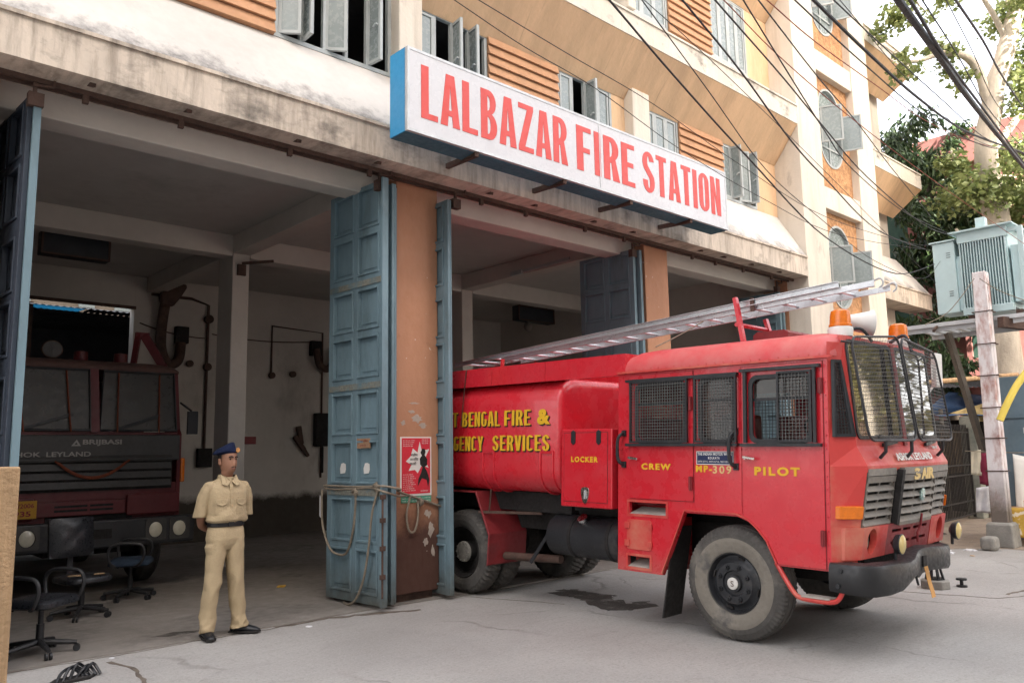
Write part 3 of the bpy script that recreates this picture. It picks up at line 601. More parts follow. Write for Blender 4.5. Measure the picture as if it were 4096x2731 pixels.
tubepart('wall_wire', sag((6.75, 16.46, 4.25), (9.3, 16.46, 4.3), .08), .012, 'rust', 6)
tubepart('wall_wire', sag((5.3, 16.46, 4.35), (6.6, 16.46, 4.15), .06), .012, 'rust', 6)
MB().box((9.15, 16.34, 1.9), (9.55, 16.5, 2.65)).bar((9.35, 16.4, 1.9), (9.35, 16.4, 1.3), .05).build('hose_reel_box', 'blackdull', st, bevel=.05)
MB().box((7.5, 16.46, 1.96), (7.78, 16.5, 2.12)).build('wall_plate', 'darkred', st)
fe = MB(); fe.bar((8.75, 16.42, 2.35), (8.82, 16.42, 1.95), .11).bar((8.66, 16.42, 2.12), (8.9, 16.42, 1.82), .10).bar((8.82, 16.42, 1.95), (9.0, 16.42, 1.68), .08); fe.build('wall_bracket', 'rust', st, bevel=.02)
for xa, xb, za in ((2.87, 3.85, 4.80), (12.8, 14.0, 4.76)):
    lb = MB(); lb.box((xa, 13.5, za), (xb, 13.72, za+.36)); o = lb.build('light_box', mat('dark_blue_box', (.028, .032, .038), .5, .3, 4, .05), st, bevel=.015)
    fr = MB(); fr.box((xa, 13.48, za), (xb, 13.499, za+.03)).box((xa, 13.48, za+.33), (xb, 13.499, za+.36)).box((xa, 13.48, za+.03), (xa+.03, 13.499, za+.33)).box((xb-.03, 13.48, za+.03), (xb, 13.499, za+.33)); fr.build('box_frame', 'rust', o)
    ro = MB()
    for x in (xa+.15, xb-.15): ro.cyl((x, 13.6, za+.36), (x, 13.6, 5.28), .012, 6)
    ro.build('hanging_rod', 'rust', o)
MB().lathe([(0, .03), (.05, .09), (.12, .11), (.18, .08), (.22, .03)], (13.2, 13.6, 4.76), (0, 0, -1), 14).build('lamp_globe', 'grey_plastic', st, smooth=True)
MB().box((14.90, 9.6, 0), (14.95, 11.0, 3.6)).build('side_door', 'dark', st)
MB().box((14.86, 12.2, 2.3), (14.95, 12.8, 2.9)).build('switch_box', 'blackdull', st)
MB().box((10.6, 15.6, 0), (11.8, 16.45, 2.7)).build('partition', 'beam', st)
MB().box((12.0, 14.8, 0), (14.8, 16.3, 2.75)).build('blue_cupboard', mat('dark_blue_steel', (.02, .035, .06), .5, .3, 2, .05), st, bevel=.02)
MB().box((5.46, 12.36, 4.62), (5.60, 12.40, 4.80)).bar((5.5, 12.3, 4.80), (5.9, 12.0, 4.84), .04).build('beam_bracket', 'rust', st)
MB().bar((10.2, 10.6, 5.03), (10.2, 9.4, 5.05), .05).box((10.14, 10.6, 4.98), (10.2, 10.9, 5.06)).build('tube_light', 'frame', st)

# yard seen through the open back of the first bay
yb = MB(); yb.box((-6, 26, 0), (12, 27, 9)); yo = yb.build('neighbour_house', mat('tan_wall', (.20, .165, .13), .9, .2, .6, .2, 12)); tag(yo, 'pale house wall beyond the open back of the first bay', 'building')
for x in (4.9, 6.6, 7.6): MB().box((x, 25.96, 6.2), (x+.45, 26.02, 7.4)).build('window', 'frosted', yo)
M['bluesheet'] = leafmat('blue_plastic_sheet', (.01, .12, .24), (.02, .17, .32), .55)
M['tin'] = mat('dark_tin', (.045, .045, .05), .6, .3, 3, .1, 30)
sh = thing('tin_shed', 'low corrugated shed roofed partly in blue sheet behind the bays', 'shed', (3.5, 20.5, 0), world=True)
def corrug(x0, x1, ya, za, yb_, zb_, nm, mt):
    c = MB(); n = int((x1-x0)/.06); vs = []; fs = []
    for i in range(n+1):
        x = x0+i*.06; h = .02*(i % 2)
        vs += [(x, ya, za+h), (x, yb_, zb_+h)]
    fs = [(2*i, 2*i+1, 2*i+3, 2*i+2) for i in range(n)]
    c.add(vs, fs); return c.build(nm, mt, sh)
corrug(-2, 9, 16.95, 4.60, 18.1, 4.80, 'roof_sheet', 'tin'); corrug(1.6, 4.8, 18.1, 4.80, 18.75, 4.83, 'roof_sheet', 'bluesheet'); corrug(-2, 1.6, 18.1, 4.80, 18.75, 4.83, 'roof_sheet', 'tin'); corrug(4.8, 9, 18.1, 4.80, 18.75, 4.83, 'roof_sheet', 'tin')
corrug(-2, 9, 18.75, 4.83, 23.2, 5.05, 'roof_sheet', 'tin')
for x, y, z1 in ((-.8, 17.7, 4.78), (3.6, 17.7, 4.78), (8.6, 17.7, 4.78), (-.8, 22.9, 5.0), (8.6, 22.9, 5.0)): MB().box((x, y, 0), (x+.1, y+.1, z1)).build('shed_post', 'rust', sh)
MB().box((-2, 23.2, 0), (9, 23.3, 5.1)).box((9, 16.8, 0), (9.1, 23.3, 5.0)).box((-2.1, 16.8, 0), (-2, 23.3, 5.0)).build('shed_wall', 'tin', sh)

# ------------------------------------------------------------------ signboard
sg = thing('signboard', 'long white station signboard with red capitals and blue sides', 'sign', (7.78, 6.92, 5.05), world=True)
SX0, SX1, SZ0, SZ1 = 4.72, 10.84, 5.06, 6.00
MB().box((SX0, 6.66, SZ0), (SX1, 6.94, SZ1)).build('sign_case', 'signblue', sg)
MB().box((SX0+.03, 6.62, SZ0+.03), (SX1-.03, 6.655, SZ1-.03)).build('sign_face', 'signwhite', sg)
fr = MB(); y0, y1 = 6.615, 6.665
fr.box((SX0, y0, SZ0), (SX1, y1, SZ0+.03)).box((SX0, y0, SZ1-.03), (SX1, y1, SZ1)).box((SX0, y0, SZ0+.03), (SX0+.03, y1, SZ1-.03)).box((SX1-.03, y0, SZ0+.03), (SX1, y1, SZ1-.03)).box((7.80, 6.612, SZ0+.03), (7.812, 6.62, SZ1-.03))
fr.build('sign_frame', 'galv', sg)
for s, xa, xb in (('LALBAZAR', 4.90, 7.18), ('FIRE', 7.36, 8.54), ('STATION', 8.72, 10.66)):
    capitals('letter', s, 'signred', sg, xa, xb, 6.6195, 5.245, .60)
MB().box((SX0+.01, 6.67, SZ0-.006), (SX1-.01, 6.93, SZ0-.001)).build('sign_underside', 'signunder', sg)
for x in (5.75, 7.2, 8.52, 9.92):
    MB().bar((x+.04, 7.30, 5.10), (x-.06, 6.63, 5.035), .05, .06).build('sign_bracket', 'rust', sg)
# ------------------------------------------------------------------ poster on the pillar
po = thing('poster', 'red and white printed protest poster pasted on the orange pillar', 'poster', (5.68, 7.795, 1.5), world=True)
MB().box((5.455, 7.794, 1.20), (5.905, 7.799, 1.885)).build('poster_sheet', 'white', po)
M['pred'] = mat('poster_red', (.60, .03, .05), .7, .05, 3, 0); M['pgreen'] = mat('poster_green', (.08, .30, .20), .7, .05, 3, 0)
MB().box((5.475, 7.790, 1.225), (5.885, 7.793, 1.87)).build('red_field', 'pred', po)
stb = MB(); stb.plate([(5.53, 1.60), (5.60, 1.66), (5.63, 1.75), (5.70, 1.70), (5.73, 1.83), (5.76, 1.72), (5.87, 1.74), (5.80, 1.62), (5.86, 1.52), (5.76, 1.55), (5.70, 1.46), (5.66, 1.50), (5.57, 1.49), (5.61, 1.56)], [], lambda a, b, d: Vector((a, 7.788+d, b)), .0015); stb.build('white_burst', 'white', po)
fg = MB(); fg.plate([(5.74, 1.70), (5.765, 1.745), (5.80, 1.745), (5.815, 1.71), (5.80, 1.67), (5.84, 1.62), (5.835, 1.55), (5.80, 1.53), (5.84, 1.47), (5.87, 1.38), (5.85, 1.30), (5.83, 1.38), (5.76, 1.40), (5.70, 1.31), (5.71, 1.39), (5.75, 1.47), (5.77, 1.53), (5.735, 1.56), (5.73, 1.63), (5.76, 1.665)], [], lambda a, b, d: Vector((a, 7.786+d, b)), .0015); fg.build('printed_figure', 'blackdull', po)
for i, s in enumerate(('शहीद', 'मनिार', 'चलो')): text('lettering', s, 'blackdull', po, (5.60-.01*i, 7.7865, 1.655-.05*i), (1, 0, 0), .10+.02*(i == 1), .04, weight=.01, t=.001)
for i in range(4): text('lettering', 'हम सब का अधिकार है'[:14-i], 'white', po, (5.49, 7.7885, 1.835-.022*i), (1, 0, 0), .17-.01*i, .014, t=.001)
for i in range(9): text('lettering', 'हर घर से निकलो सभा में'[:14+i % 4], 'white', po, (5.49, 7.7885, 1.44-.023*i), (1, 0, 0), .14+.02*(i % 3), .014, t=.001)
for i in range(3): text('lettering', 'बारह बजे दिन'[:11], 'white', po, (5.76, 7.7885, 1.845-.022*i), (1, 0, 0), .10, .014, t=.001)
text('lettering', 'जनसंगठन', 'white', po, (5.74, 7.7885, 1.245), (1, 0, 0), .11, .018, t=.001)
MB().box((5.465, 7.791, 1.125), (5.90, 7.7935, 1.195)).build('green_strip', 'pgreen', po)
for i in range(2): text('lettering', 'সবাই এসো মিছিলে মিটিং এ একসাথে', 'white', po, (5.475, 7.789, 1.165-.03*i), (1, 0, 0), .41, .016, t=.001)
# ------------------------------------------------------------------ fire engine, half out of the middle bay
TO = Vector((6.388, 4.058, 0)); TA = R(1.0)
def SHR(p): return Vector((p.x, p.y-.05*(p.z-1.1), p.z+.018*p.y))       # it sits slightly nose down on the slope
tk = thing('fire_engine', 'red fire engine with crew cab and water tank nosing out of the bay', 'fire engine', TO, TA)
def T(name, mb, mt, par=None, **k): return mb.build(name, mt, par or tk, **k)
W = 2.2
ARCH = [(-.46, .70), (-.37, .88), (-.28, .98), (-.19, 1.05), (-.08, 1.088), (.46, 1.09), (.59, .78), (.715, .49)]
WIN = [rrect(.455, 1.75, 1.01, 2.295, .07), rrect(-.06, 1.75, .27, 2.31, .06), rrect(-.78, 1.75, -.245, 2.295, .07)]
STEP = [[(.68, 1.045), (1.11, 1.045), (1.11, 1.155), (.68, 1.155)], [(.87, .535), (1.13, .535), (1.13, .635), (.87, .635)]]
outer = [(1.255, .49), (1.255, 2.45), (-.93, 2.45), (-.93, .70)]+ARCH
b = MB(SHR)
b.plate(outer, WIN+STEP, lambda y, z, d: Vector((d, y, z)), .04)
b.plate(outer, WIN, lambda y, z, d: Vector((W-d, y, z)), .04)
b.plate([(0.04, .9), (W-.04, .9), (W-.04, 2.45), (.04, 2.45)], [], lambda x, z, d: Vector((x, 1.255-d, z)), .04)   # rear wall
b.box((.26, .6, 1.08), (W-.04, 1.2, 1.12)).box((.04, -.9, 1.08), (W-.04, .6, 1.12))
b.box((.24, .72, .50), (.5, 1.21, 1.0))
for k in range(46):
    y = 1.2-k*.046; b.cyl((.002, y, 1.672), (-.014, y, 1.672), .007, 6)
for k in range(14): b.cyl((.002, -.91, .8+k*.11), (-.010, -.91, .8+k*.11), .007, 6)
body = T('cab_body', b, 'red')
for (y0, z0), (y1, z1) in ((STEP[0][0], STEP[0][2]), (STEP[1][0], STEP[1][2])):
    sr = MB(SHR); sr.add([(.0, y0, z0), (.0, y1, z0), (.2, y1, z0+.055), (.2, y0, z0+.055), (.0, y0, z0-.01), (.0, y1, z0-.01), (.2, y1, z0-.01), (.2, y0, z0-.01)], [(0, 1, 2, 3), (4, 7, 6, 5), (0, 4, 5, 1), (1, 5, 6, 2), (2, 6, 7, 3), (3, 7, 4, 0)])
    T('step_well', sr, mat('step_tread', (.40, .36, .32), .7, .2, 8, .2, 50), body)
tr = MB(SHR)
for i in range(len(ARCH)-1): tr.bar((-.004, ARCH[i][0], ARCH[i][1]+.02), (-.004, ARCH[i+1][0], ARCH[i+1][1]+.02), .012, .035, (1, 0, 0))
T('trim_strip', tr, 'red_front', body)
for (a, c), (d_, e) in (((.65, 1.02), (1.14, 1.18)), ((.84, .51), (1.15, .66))):
    tr = MB(SHR).box((-.006, a, c), (-.001, d_, c+.022)).box((-.006, a, e-.022), (-.001, d_, e)).box((-.006, a, c+.022), (-.001, a+.02, e-.022)).box((-.006, d_-.02, c+.022), (-.001, d_, e-.022)); T('step_surround', tr, 'red_front', body)
ad = MB(SHR); ad.plate(rrect(.84, .70, 1.14, .99, .03), [], lambda y, z, d: Vector((-.008+d, y, z)), .007)
for z in (.76, .93):
    ad.box((-.02, 1.10, z-.03), (-.008, 1.16, z+.03)).box((-.02, .83, z-.025), (-.008, .875, z+.025))
T('access_hatch', ad, 'red_front', body, bevel=.003, seg=1)
# doors, each with its gap's shadow painted as a dark red plate behind it
def door(name, out, hole, hz):
    gp = MB(SHR); cy = sum(p[0] for p in out)/len(out); cz = sum(p[1] for p in out)/len(out)
    big = [(y+(.007 if y > cy else -.007), z+(.006 if z > cz else -.006)) for y, z in out]
    gp.plate(big, [hole], lambda y, z, d: Vector((-.003+d, y, z)), .0025)
    o = T(name, MB(SHR).plate(out, [hole], lambda y, z, d: Vector((-.011+d, y, z)), .0075), 'red')
    T('door_gap', gp, 'darkred', o)
    for y, z in hz: T('hinge', MB(SHR).box((-.03, y-.018, z-.06), (-.010, y+.018, z+.06)).cyl((-.032, y, z-.065), (-.032, y, z+.065), .011, 8), 'darkred', o)
    return o
crew = door('crew_door', [(.365, 1.195), (1.10, 1.195), (1.10, 2.40), (.365, 2.40)], WIN[0], [(.385, 1.36), (.385, 2.1)])
pdoor = door('pilot_door', [(-.89, .715), (-.475, .715), (-.385, .89), (-.295, .995), (-.20, 1.065), (-.15, 1.08), (-.15, 2.40), (-.89, 2.40)], WIN[2], [(-.875, .96), (-.875, 2.2)])
mp = T('middle_panel', MB(SHR).plate([(-.135, 1.11), (.35, 1.11), (.35, 2.40), (-.135, 2.40)], [WIN[1]], lambda y, z, d: Vector((-.006+d, y, z)), .0035), 'red')
def chrome_handle(y, z, par):
    h = MB(SHR); h.cyl((-.011, y, z), (-.05, y, z), .014, 10).bar((-.048, y+.02, z+.008), (-.055, y-.10, z-.008), .016, .022); T('door_handle', h, 'chrome', par, bevel=.004)
chrome_handle(1.075, 1.585, crew); chrome_handle(-.19, 1.60, pdoor)
for y, nm in ((1.175, 'grab_bar'), (-.085, 'grab_bar')):
    pts = spline([(-.01, y, 1.52), (-.06, y+.01, 1.54), (-.075, y+.03, 1.60), (-.075, y+.03, 1.75), (-.06, y+.01, 1.81), (-.01, y, 1.83)], 4)
    h = MB(SHR).tube(pts, .017, 8); h.box((-.02, y-.025, 1.49), (-.005, y+.025, 1.55)).box((-.02, y-.025, 1.80), (-.005, y+.025, 1.86)); T(nm, h, 'black', smooth=True)
# side windows: rubber, glass and wire guards
def guard(mb, y0, y1, z0, z1, x=-.05, pitch=.028, r=.0022):
    n = int((y1-y0)/pitch); q = int((z1-z0)/pitch)
    for i in range(1, n): y = y0+(y1-y0)*i/n; mb.box((x-r, y-r, z0), (x+r, y+r, z1))
    for i in range(1, q): z = z0+(z1-z0)*i/q; mb.box((x-.002-r, y0, z-r), (x-.002+r, y1, z+r))
def fr4(mb, y0, y1, z0, z1, t, x0=-.058, x1=-.034):
    mb.box((x0, y0, z0), (x1, y1, z0+t)).box((x0, y0, z1-t), (x1, y1, z1)).box((x0, y0, z0+t), (x1, y0+t, z1-t)).box((x0, y1-t, z0+t), (x1, y1, z1-t))
def side_window(wn, g0, g1, par, open_rear=False):
    ys = [p[0] for p in wn]; zs = [p[1] for p in wn]; a, c, z0, z1 = min(ys), max(ys), min(zs), max(zs)
    rb = MB(SHR); rb.plate(rrect(a-.025, z0-.025, c+.025, z1+.025, .08), [rrect(a+.012, z0+.012, c-.012, z1-.012, .06)], lambda y, z, d: Vector((-.022+d, y, z)), .02)
    rb.box((.012, a, z1-.20), (.03, c, z1-.175))
    o = T('window', rb, 'black', par)
    gl = MB(SHR)
    if open_rear: gl.box((.018, a+.01, z1-.185), (.022, c-.01, z1-.01))
    else: gl.box((.018, a+.01, z0+.01), (.022, c-.01, z1-.01))
    T('pane', gl, 'cabglass', o)
    g = MB(SHR); fr4(g, g0, g1, 1.735, 2.335, .018); g.cur = 1; guard(g, g0+.016, g1-.016, 1.752, 2.32); T('wire_guard', g, ['black', 'wire'], o)
    return o
side_window(WIN[0], .40, 1.075, tk, True); side_window(WIN[1], -.115, .325, tk); side_window(WIN[2], -.815, -.505, tk, True)
rl = MB(SHR)
for y0, y1, z in ((-.12, 1.125, 1.715), (-.885, -.15, 1.712), (-.12, 1.125, 2.345), (-.885, -.15, 2.365)): rl.box((-.06, y0, z-.013), (-.012, y1, z+.013))
rl.box((-.058, -.215, 1.73), (-.036, -.185, 2.35)).box((-.058, -.85, 1.73), (-.036, -.825, 2.35))
T('guard_rail', rl, 'black')
# far side windows
for wn in WIN:
    g = MB(SHR); ys = [p[0] for p in wn]; zs = [p[1] for p in wn]
    guard(g, min(ys)-.02, max(ys)+.02, 1.74, 2.31, W+.05, .04, .0025); T('wire_guard', g, 'black')
# roof
def ring(i, z, r, yf): return [Vector((x, y, z)) for x, y in rrect(i, yf, W-i, 1.265-i, r, 5)]
rf = MB(SHR); rf.loft([ring(-.012, 2.445, .12, -.97), ring(-.012, 2.475, .12, -.97), ring(.006, 2.53, .14, -.97), ring(.05, 2.59, .15, -.965), ring(.12, 2.635, .16, -.95), ring(.22, 2.662, .22, -.88), ring(.45, 2.675, .3, -.7)])
roof = T('roof', rf, 'roofred', smooth=True)
gt = MB(SHR); gt.box((-.035, -.98, 2.425), (-.001, 1.25, 2.445))
for k in range(24): gt.cyl((-.012, 1.2-k*.09, 2.46), (-.018, 1.2-k*.09, 2.46), .005, 6)
T('roof_gutter', gt, 'red_front', roof)
# front: facets through these plan lines at each height
FX = [0, .17, 1.1, 2.03, 2.2]
FZ = [(.78, (-.93, -1.06, -1.09)), (1.05, (-.93, -1.10, -1.14)), (1.52, (-.935, -1.17, -1.21)), (1.54, (-.935, -1.17, -1.21)), (1.70, (-.93, -1.085, -1.12)), (2.66, (-.93, -.985, -1.012))]
def FY(x, z):
    z = min(max(z, FZ[0][0]), FZ[-1][0])
    for (za, A), (zb, B) in zip(FZ, FZ[1:]):
        if z <= zb: break
    t = (z-za)/(zb-za); q = [A[i]*(1-t)+B[i]*t for i in range(3)]; q = [q[0], q[1], q[2], q[1], q[0]]
    x = min(max(x, 0), W)
    for i in range(4):
        if x <= FX[i+1]: u = (x-FX[i])/(FX[i+1]-FX[i]); return q[i]*(1-u)+q[i+1]*u
def FP(x, z, d=0): return Vector((x, FY(x, z)-d, z))
fb = MB(SHR)
zl = [.70, 1.05, 1.52, 1.54, 1.70, 2.56]
for i in (0, 3):       # corner panels
    for za, zb in zip(zl, zl[1:]):
        x0, x1 = FX[i], FX[i+1]
        zz = max(za, .78) if False else za
        fb.add([FP(x0, zz)+Vector((0, 0, 0)), FP(x1, zz), FP(x1, zb), FP(x0, zb)], [(0, 1, 2, 3)])
for i in (1, 2):
    x0, x1 = FX[i], FX[i+1]
    fb.add([FP(x0, 1.54), FP(x1, 1.54), FP(x1, 1.70), FP(x0, 1.70)], [(0, 1, 2, 3)])
    fb.add([FP(x0, 1.49), FP(x1, 1.49), FP(x1, 1.54), FP(x0, 1.54)], [(0, 1, 2, 3)])
    xa, xb = (x0-.06, x1-.035) if i == 1 else (x0+.035, x1+.06)
    fb.plate([(x0, 1.70), (x1, 1.70), (x1, 2.625), (x0, 2.625)], [rrect(max(xa, x0+.03), 1.77, min(xb, x1-.03), 2.575, .06)], lambda x, z, d: FP(x, z, -d), .04)
T('front_panel', fb, 'red_front')
for i in (1, 2):
    x0, x1 = FX[i], FX[i+1]; a, c = (x0+.02, x1-.03) if i == 1 else (x0+.03, x1-.02)
    rb = MB(SHR); rb.plate(rrect(a, 1.755, c, 2.595, .07), [rrect(a+.03, 1.785, c-.03, 2.565, .05)], lambda x, z, d: FP(x, z, .012-d), .02)
    ws = T('windscreen', rb, 'black')
    gl = MB(SHR); gl.plate(rrect(a+.02, 1.775, c-.02, 2.575, .05), [], lambda x, z, d: FP(x, z, .004-d), .004); T('pane', gl, 'screen', ws)
    # hinged wire grid standing off the screen
    g0, g1 = (.13, 1.08) if i == 1 else (1.12, 2.07)
    def GP(x, z, k=0):
        s = (z-1.74)/.735
        return Vector((x, -1.205+.135*s-.03*(1-abs(x-1.1)/1.1)-k, 1.75+s*(.835+.085*(1-((x-1.1)/1.0)**2))))
    fr_ = [GP(x, z) for x, z in rrect(g0, 1.735, g1, 2.475, .09, 4)]
    g = MB(SHR); g.tube(fr_, .011, 8, closed=True); g.cur = 1
    for k in range(1, 26):
        z = 1.74+k*.735/26; g.tube([GP(g0+.005, z), GP(g1-.005, z)], .0028, 4, cap=False)
    for k in range(1, 30):
        x = g0+(g1-g0)*k/30; g.tube([GP(x, 1.745), GP(x, 2.47)], .0014, 4, cap=False)
    g.cur = 0
    for x in (g0+.30, g1-.12) if i == 1 else (g1-.3,):
        g.tube([GP(x, 1.74), GP(x+.01, 1.66)+Vector((0, .02, 0)), FP(x+.02, 1.60, .01)], .015, 6)
    g.tube([GP(g0 if i == 1 else g1, 2.44), FP(g0+.02 if i == 1 else g1-.02, 2.57, .0)], .009, 6)
    T('screen_guard', g, ['black', 'wire'], ws, smooth=True)
    wp = MB(SHR); x = (.62 if i == 1 else 1.6)
    wp.bar(FP(x, 1.705, .02), FP(x+.25, 1.735, .03), .022, .03).bar(FP(x-.05, 1.78, .02), FP(x+.40, 1.75, .025), .012, .03); T('wiper', wp, 'black', ws)
T('screen_pillar', MB(SHR).bar(FP(1.1, 1.7, .0), FP(1.1, 2.60, .0), .07, .03, (0, 1, 0)), 'darkred')
vt = MB(SHR); V4 = [(.02, 1.775), (.155, 1.775), (.10, 2.41), (.03, 2.41)]
vt.plate(V4, [[(.035, 1.80), (.135, 1.80), (.09, 2.385), (.04, 2.385)]], lambda x, z, d: FP(x, z, .03-d), .025)
for k in range(1, 22): z = 1.80+k*.0265; vt.bar(FP(.03, z, .022), FP(.145-.05*(z-1.775)/.635, z, .022), .004)
for k in range(1, 5): vt.bar(FP(.03+.022*k, 1.79, .02), FP(.038+.012*k, 2.39, .02), .003)
vo = T('quarter_window', vt, 'black'); vg = MB(SHR); vg.plate([(.03, 1.79), (.14, 1.79), (.095, 2.39), (.035, 2.39)], [], lambda x, z, d: FP(x, z, .004-d), .003); T('pane', vg, 'cabglass', vo)
# cabin inside
si = MB(SHR)
si.box((.25, -.35, 1.12), (.85, .15, 1.5)).box((.25, .12, 1.45), (.85, .24, 2.0)).box((1.35, -.35, 1.12), (1.95, .15, 1.5)).box((1.35, .12, 1.45), (1.95, .24, 2.0)).box((.1, .85, 1.12), (2.1, 1.15, 1.5)).box((.1, 1.08, 1.5), (2.1, 1.2, 1.98))
T('cab_seats', si, 'darkred', bevel=.04)
dsh = MB(SHR); dsh.box((.1, -1.0, 1.4), (2.1, -.72, 1.68)).tube([Vector((.55+.2*math.cos(t*math.pi/8), -.60+.1*math.sin(t*math.pi/8), 1.76+.17*math.sin(t*math.pi/8))) for t in range(16)], .014, 6, closed=True)
T('dashboard', dsh, 'black', bevel=.02)
# grille in three sections with louvres
gr = MB(SHR); gr.plate([(.17, 1.05), (1.1, 1.05), (1.1, 1.49), (.17, 1.49)], [], lambda x, z, d: FP(x, z, -.03-d), .01); gr.plate([(1.1, 1.05), (2.03, 1.05), (2.03, 1.49), (1.1, 1.49)], [], lambda x, z, d: FP(x, z, -.03-d), .01)
grille = T('grille', gr, 'blackdull')
def section(x0, x1, out, slots):
    s = MB(SHR); n = 5; zt, zb = 1.40, 1.055
    def LB(xa, xb, za, zb_, da, db):
        xs = [xa]+([1.1] if xa < 1.1 < xb else [])+[xb]
        for p, q in zip(xs, xs[1:]):
            s.add([FP(p, za, da), FP(q, za, da), FP(q, zb_, db), FP(p, zb_, db), FP(p, za, -.02), FP(q, za, -.02), FP(q, zb_, -.02), FP(p, zb_, -.02)], [(0, 1, 2, 3), (7, 6, 5, 4), (0, 4, 5, 1), (2, 6, 7, 3), (0, 3, 7, 4), (1, 5, 6, 2)])
    LB(x0, x1, 1.40, 1.452, out+.01, out+.012); LB(x0, x1, 1.458, 1.515, out+.014, out+.004)
    h = (zt-zb)/n
    for k in range(n):
        za = zb+k*h
        LB(x0+.012, x1-.012, za, za+h*.58, out+.016, out-.012)
        LB(x0+.012, x1-.012, za+h*.58, za+h*.62, out-.012, out-.012)
        xs = [x0+.012, x0+.06]+[x1-.06, x1-.012]
        LB(xs[0], xs[1], za+h*.62, za+h, out-.012, out-.004); LB(xs[2], xs[3], za+h*.62, za+h, out-.012, out-.004)
        for j in range(1, slots):
            xm = x0+.06+(x1-x0-.12)*j/slots; LB(xm-.012, xm+.012, za+h*.62, za+h, out-.012, out-.006)
    LB(x0, x0+.012, zb-.02, 1.465, out+.006, out+.006); LB(x1-.012, x1, zb-.02, 1.465, out+.006, out+.006); LB(x0+.012, x1-.012, zb-.03, zb, out+.012, out+.012)
    return T('louvre_section', s, 'grey_plastic', grille)
section(.185, .70, .0, 2); section(.775, 1.56, .035, 3); section(1.575, 2.015, .0, 2)
T('grille_post', MB(SHR).bar(FP(.74, 1.04, .03), FP(.74, 1.50, .03), .055, .05, (0, 1, 0)), 'blackdull', grille)
ov = MB(SHR); ov.lathe([(0, .055), (.012, .055), (.02, .03)], FP(1.20, 1.27, .045), (0, -1, -.1), 20)
bo = T('badge', ov, mat('badge_green', (.30, .42, .40), .3, .1, 5, 0, metal=.5), grille, smooth=True)
text('badge_letter', 'L', 'white', grille, FP(1.185, 1.245, .068), (1, 0, 0), .03, .05, weight=.02, t=.002, T=SHR)
for sx, s, wd in ((.97, '3', .13), (1.12, 'A', .13), (1.265, 'I', .035), (1.315, 'R', .13)):
    text('emblem_letter', s, 'paleyellow', grille, FP(sx, 1.405, .052), (1, -.02, 0), wd, .10, weight=.05, t=.003, zd=(0, -.05, 1), T=SHR)
text('maker_name', 'ASHOK LEYLAND', 'white', tk, FP(.74, 1.572, .018), (1, -.01, 0), .80, .070, weight=.022, t=.006, zd=(0, .5, 1), T=SHR)
text('side_plate_letters', '3817', 'white', tk, FP(1.78, 1.665, .008), (1, .05, 0), .16, .026, weight=.02, t=.003, zd=(0, .4, 1), T=SHR)
# headlamp panel
def LBX(mb, xa, xb, za, zb, d0, d1, holes=()):
    mb.plate([(xa, za), (xb, za), (xb, zb), (xa, zb)], list(holes), lambda x, z, d: FP(x, z, d0-d), d0-d1)
circ = lambda cx, cz, rx, rz_: [(cx+rx*math.cos(2*math.pi*k/20), cz+rz_*math.sin(2*math.pi*k/20)) for k in range(20)]
hp = MB(SHR); LBX(hp, .06, .17, .79, 1.045, .035, -.02)
LBX(hp, .17, .60, .79, 1.045, .035, -.02, [circ(.33, .925, .085, .105)]); hpo = T('headlamp_panel', hp, 'red_front'); hp = MB(SHR); LBX(hp, 1.60, 2.03, .79, 1.045, .035, -.02, [circ(1.87, .925, .085, .105)]); LBX(hp, 2.03, 2.14, .79, 1.045, .035, -.02); T('headlamp_panel', hp, 'red_front')
lg = MB(SHR)
sl = [[(.70, .97), (.88, .97), (.88, .995), (.70, .995)], [(.92, .97), (1.07, .97), (1.07, .995), (.92, .995)], [(.70, .87), (.88, .87), (.88, .895), (.70, .895)], [(.92, .87), (1.07, .87), (1.07, .895), (.92, .895)]]
LBX(lg, .605, 1.1, .79, 1.045, .03, 0, sl); LBX(lg, 1.1, 1.595, .79, 1.045, .03, 0, [[(2.2-x, z) for x, z in q] for q in sl])
T('lower_grille', lg, 'darkred', hpo)
T('lower_backing', MB(SHR).box((.1, -1.0, .8), (2.1, -.96, 1.05)), 'blackdull', hpo)
for cx in (.33, 1.87):
    h = MB(SHR); h.lathe([(0, .085), (.02, .09), (.035, .07), (.04, .01)], FP(cx, .925, -.055), (0, -1, 0), 20); T('headlight', h, 'lens', tk, smooth=True)
for cx in (.60, 2.02):
    h = MB(SHR); c_ = FP(cx, .89, .13); h.lathe([(0, .03), (.03, .075), (.075, .085), (.08, .078)], c_+Vector((0, .04, 0)), (.0, -1, 0), 18); h.cyl(c_+Vector((0, .02, -.13)), c_+Vector((0, .02, -.05)), .014, 8)
    fo = T('fog_lamp', h, 'black', tk, smooth=True); l_ = MB(SHR); l_.lathe([(0, .077), (.012, .05), (.018, .01)], c_+Vector((0, -.041, 0)), (0, -1, 0), 18); T('lamp_lens', l_, mat('yellow_lens', (.55, .42, .15), .12, .1, 20, .1, 60, spec=.7), fo, smooth=True)
for sx in (0, 1):
    x0, x1 = (.022, .15) if not sx else (2.05, 2.178); i_ = MB(SHR); i_.plate([(x0, 1.115), (x1, 1.115), (x1, 1.22), (x0, 1.22)], [], lambda x, z, d: FP(x, z, .045-d), .045); T('indicator', i_, 'amber', tk, bevel=.008)
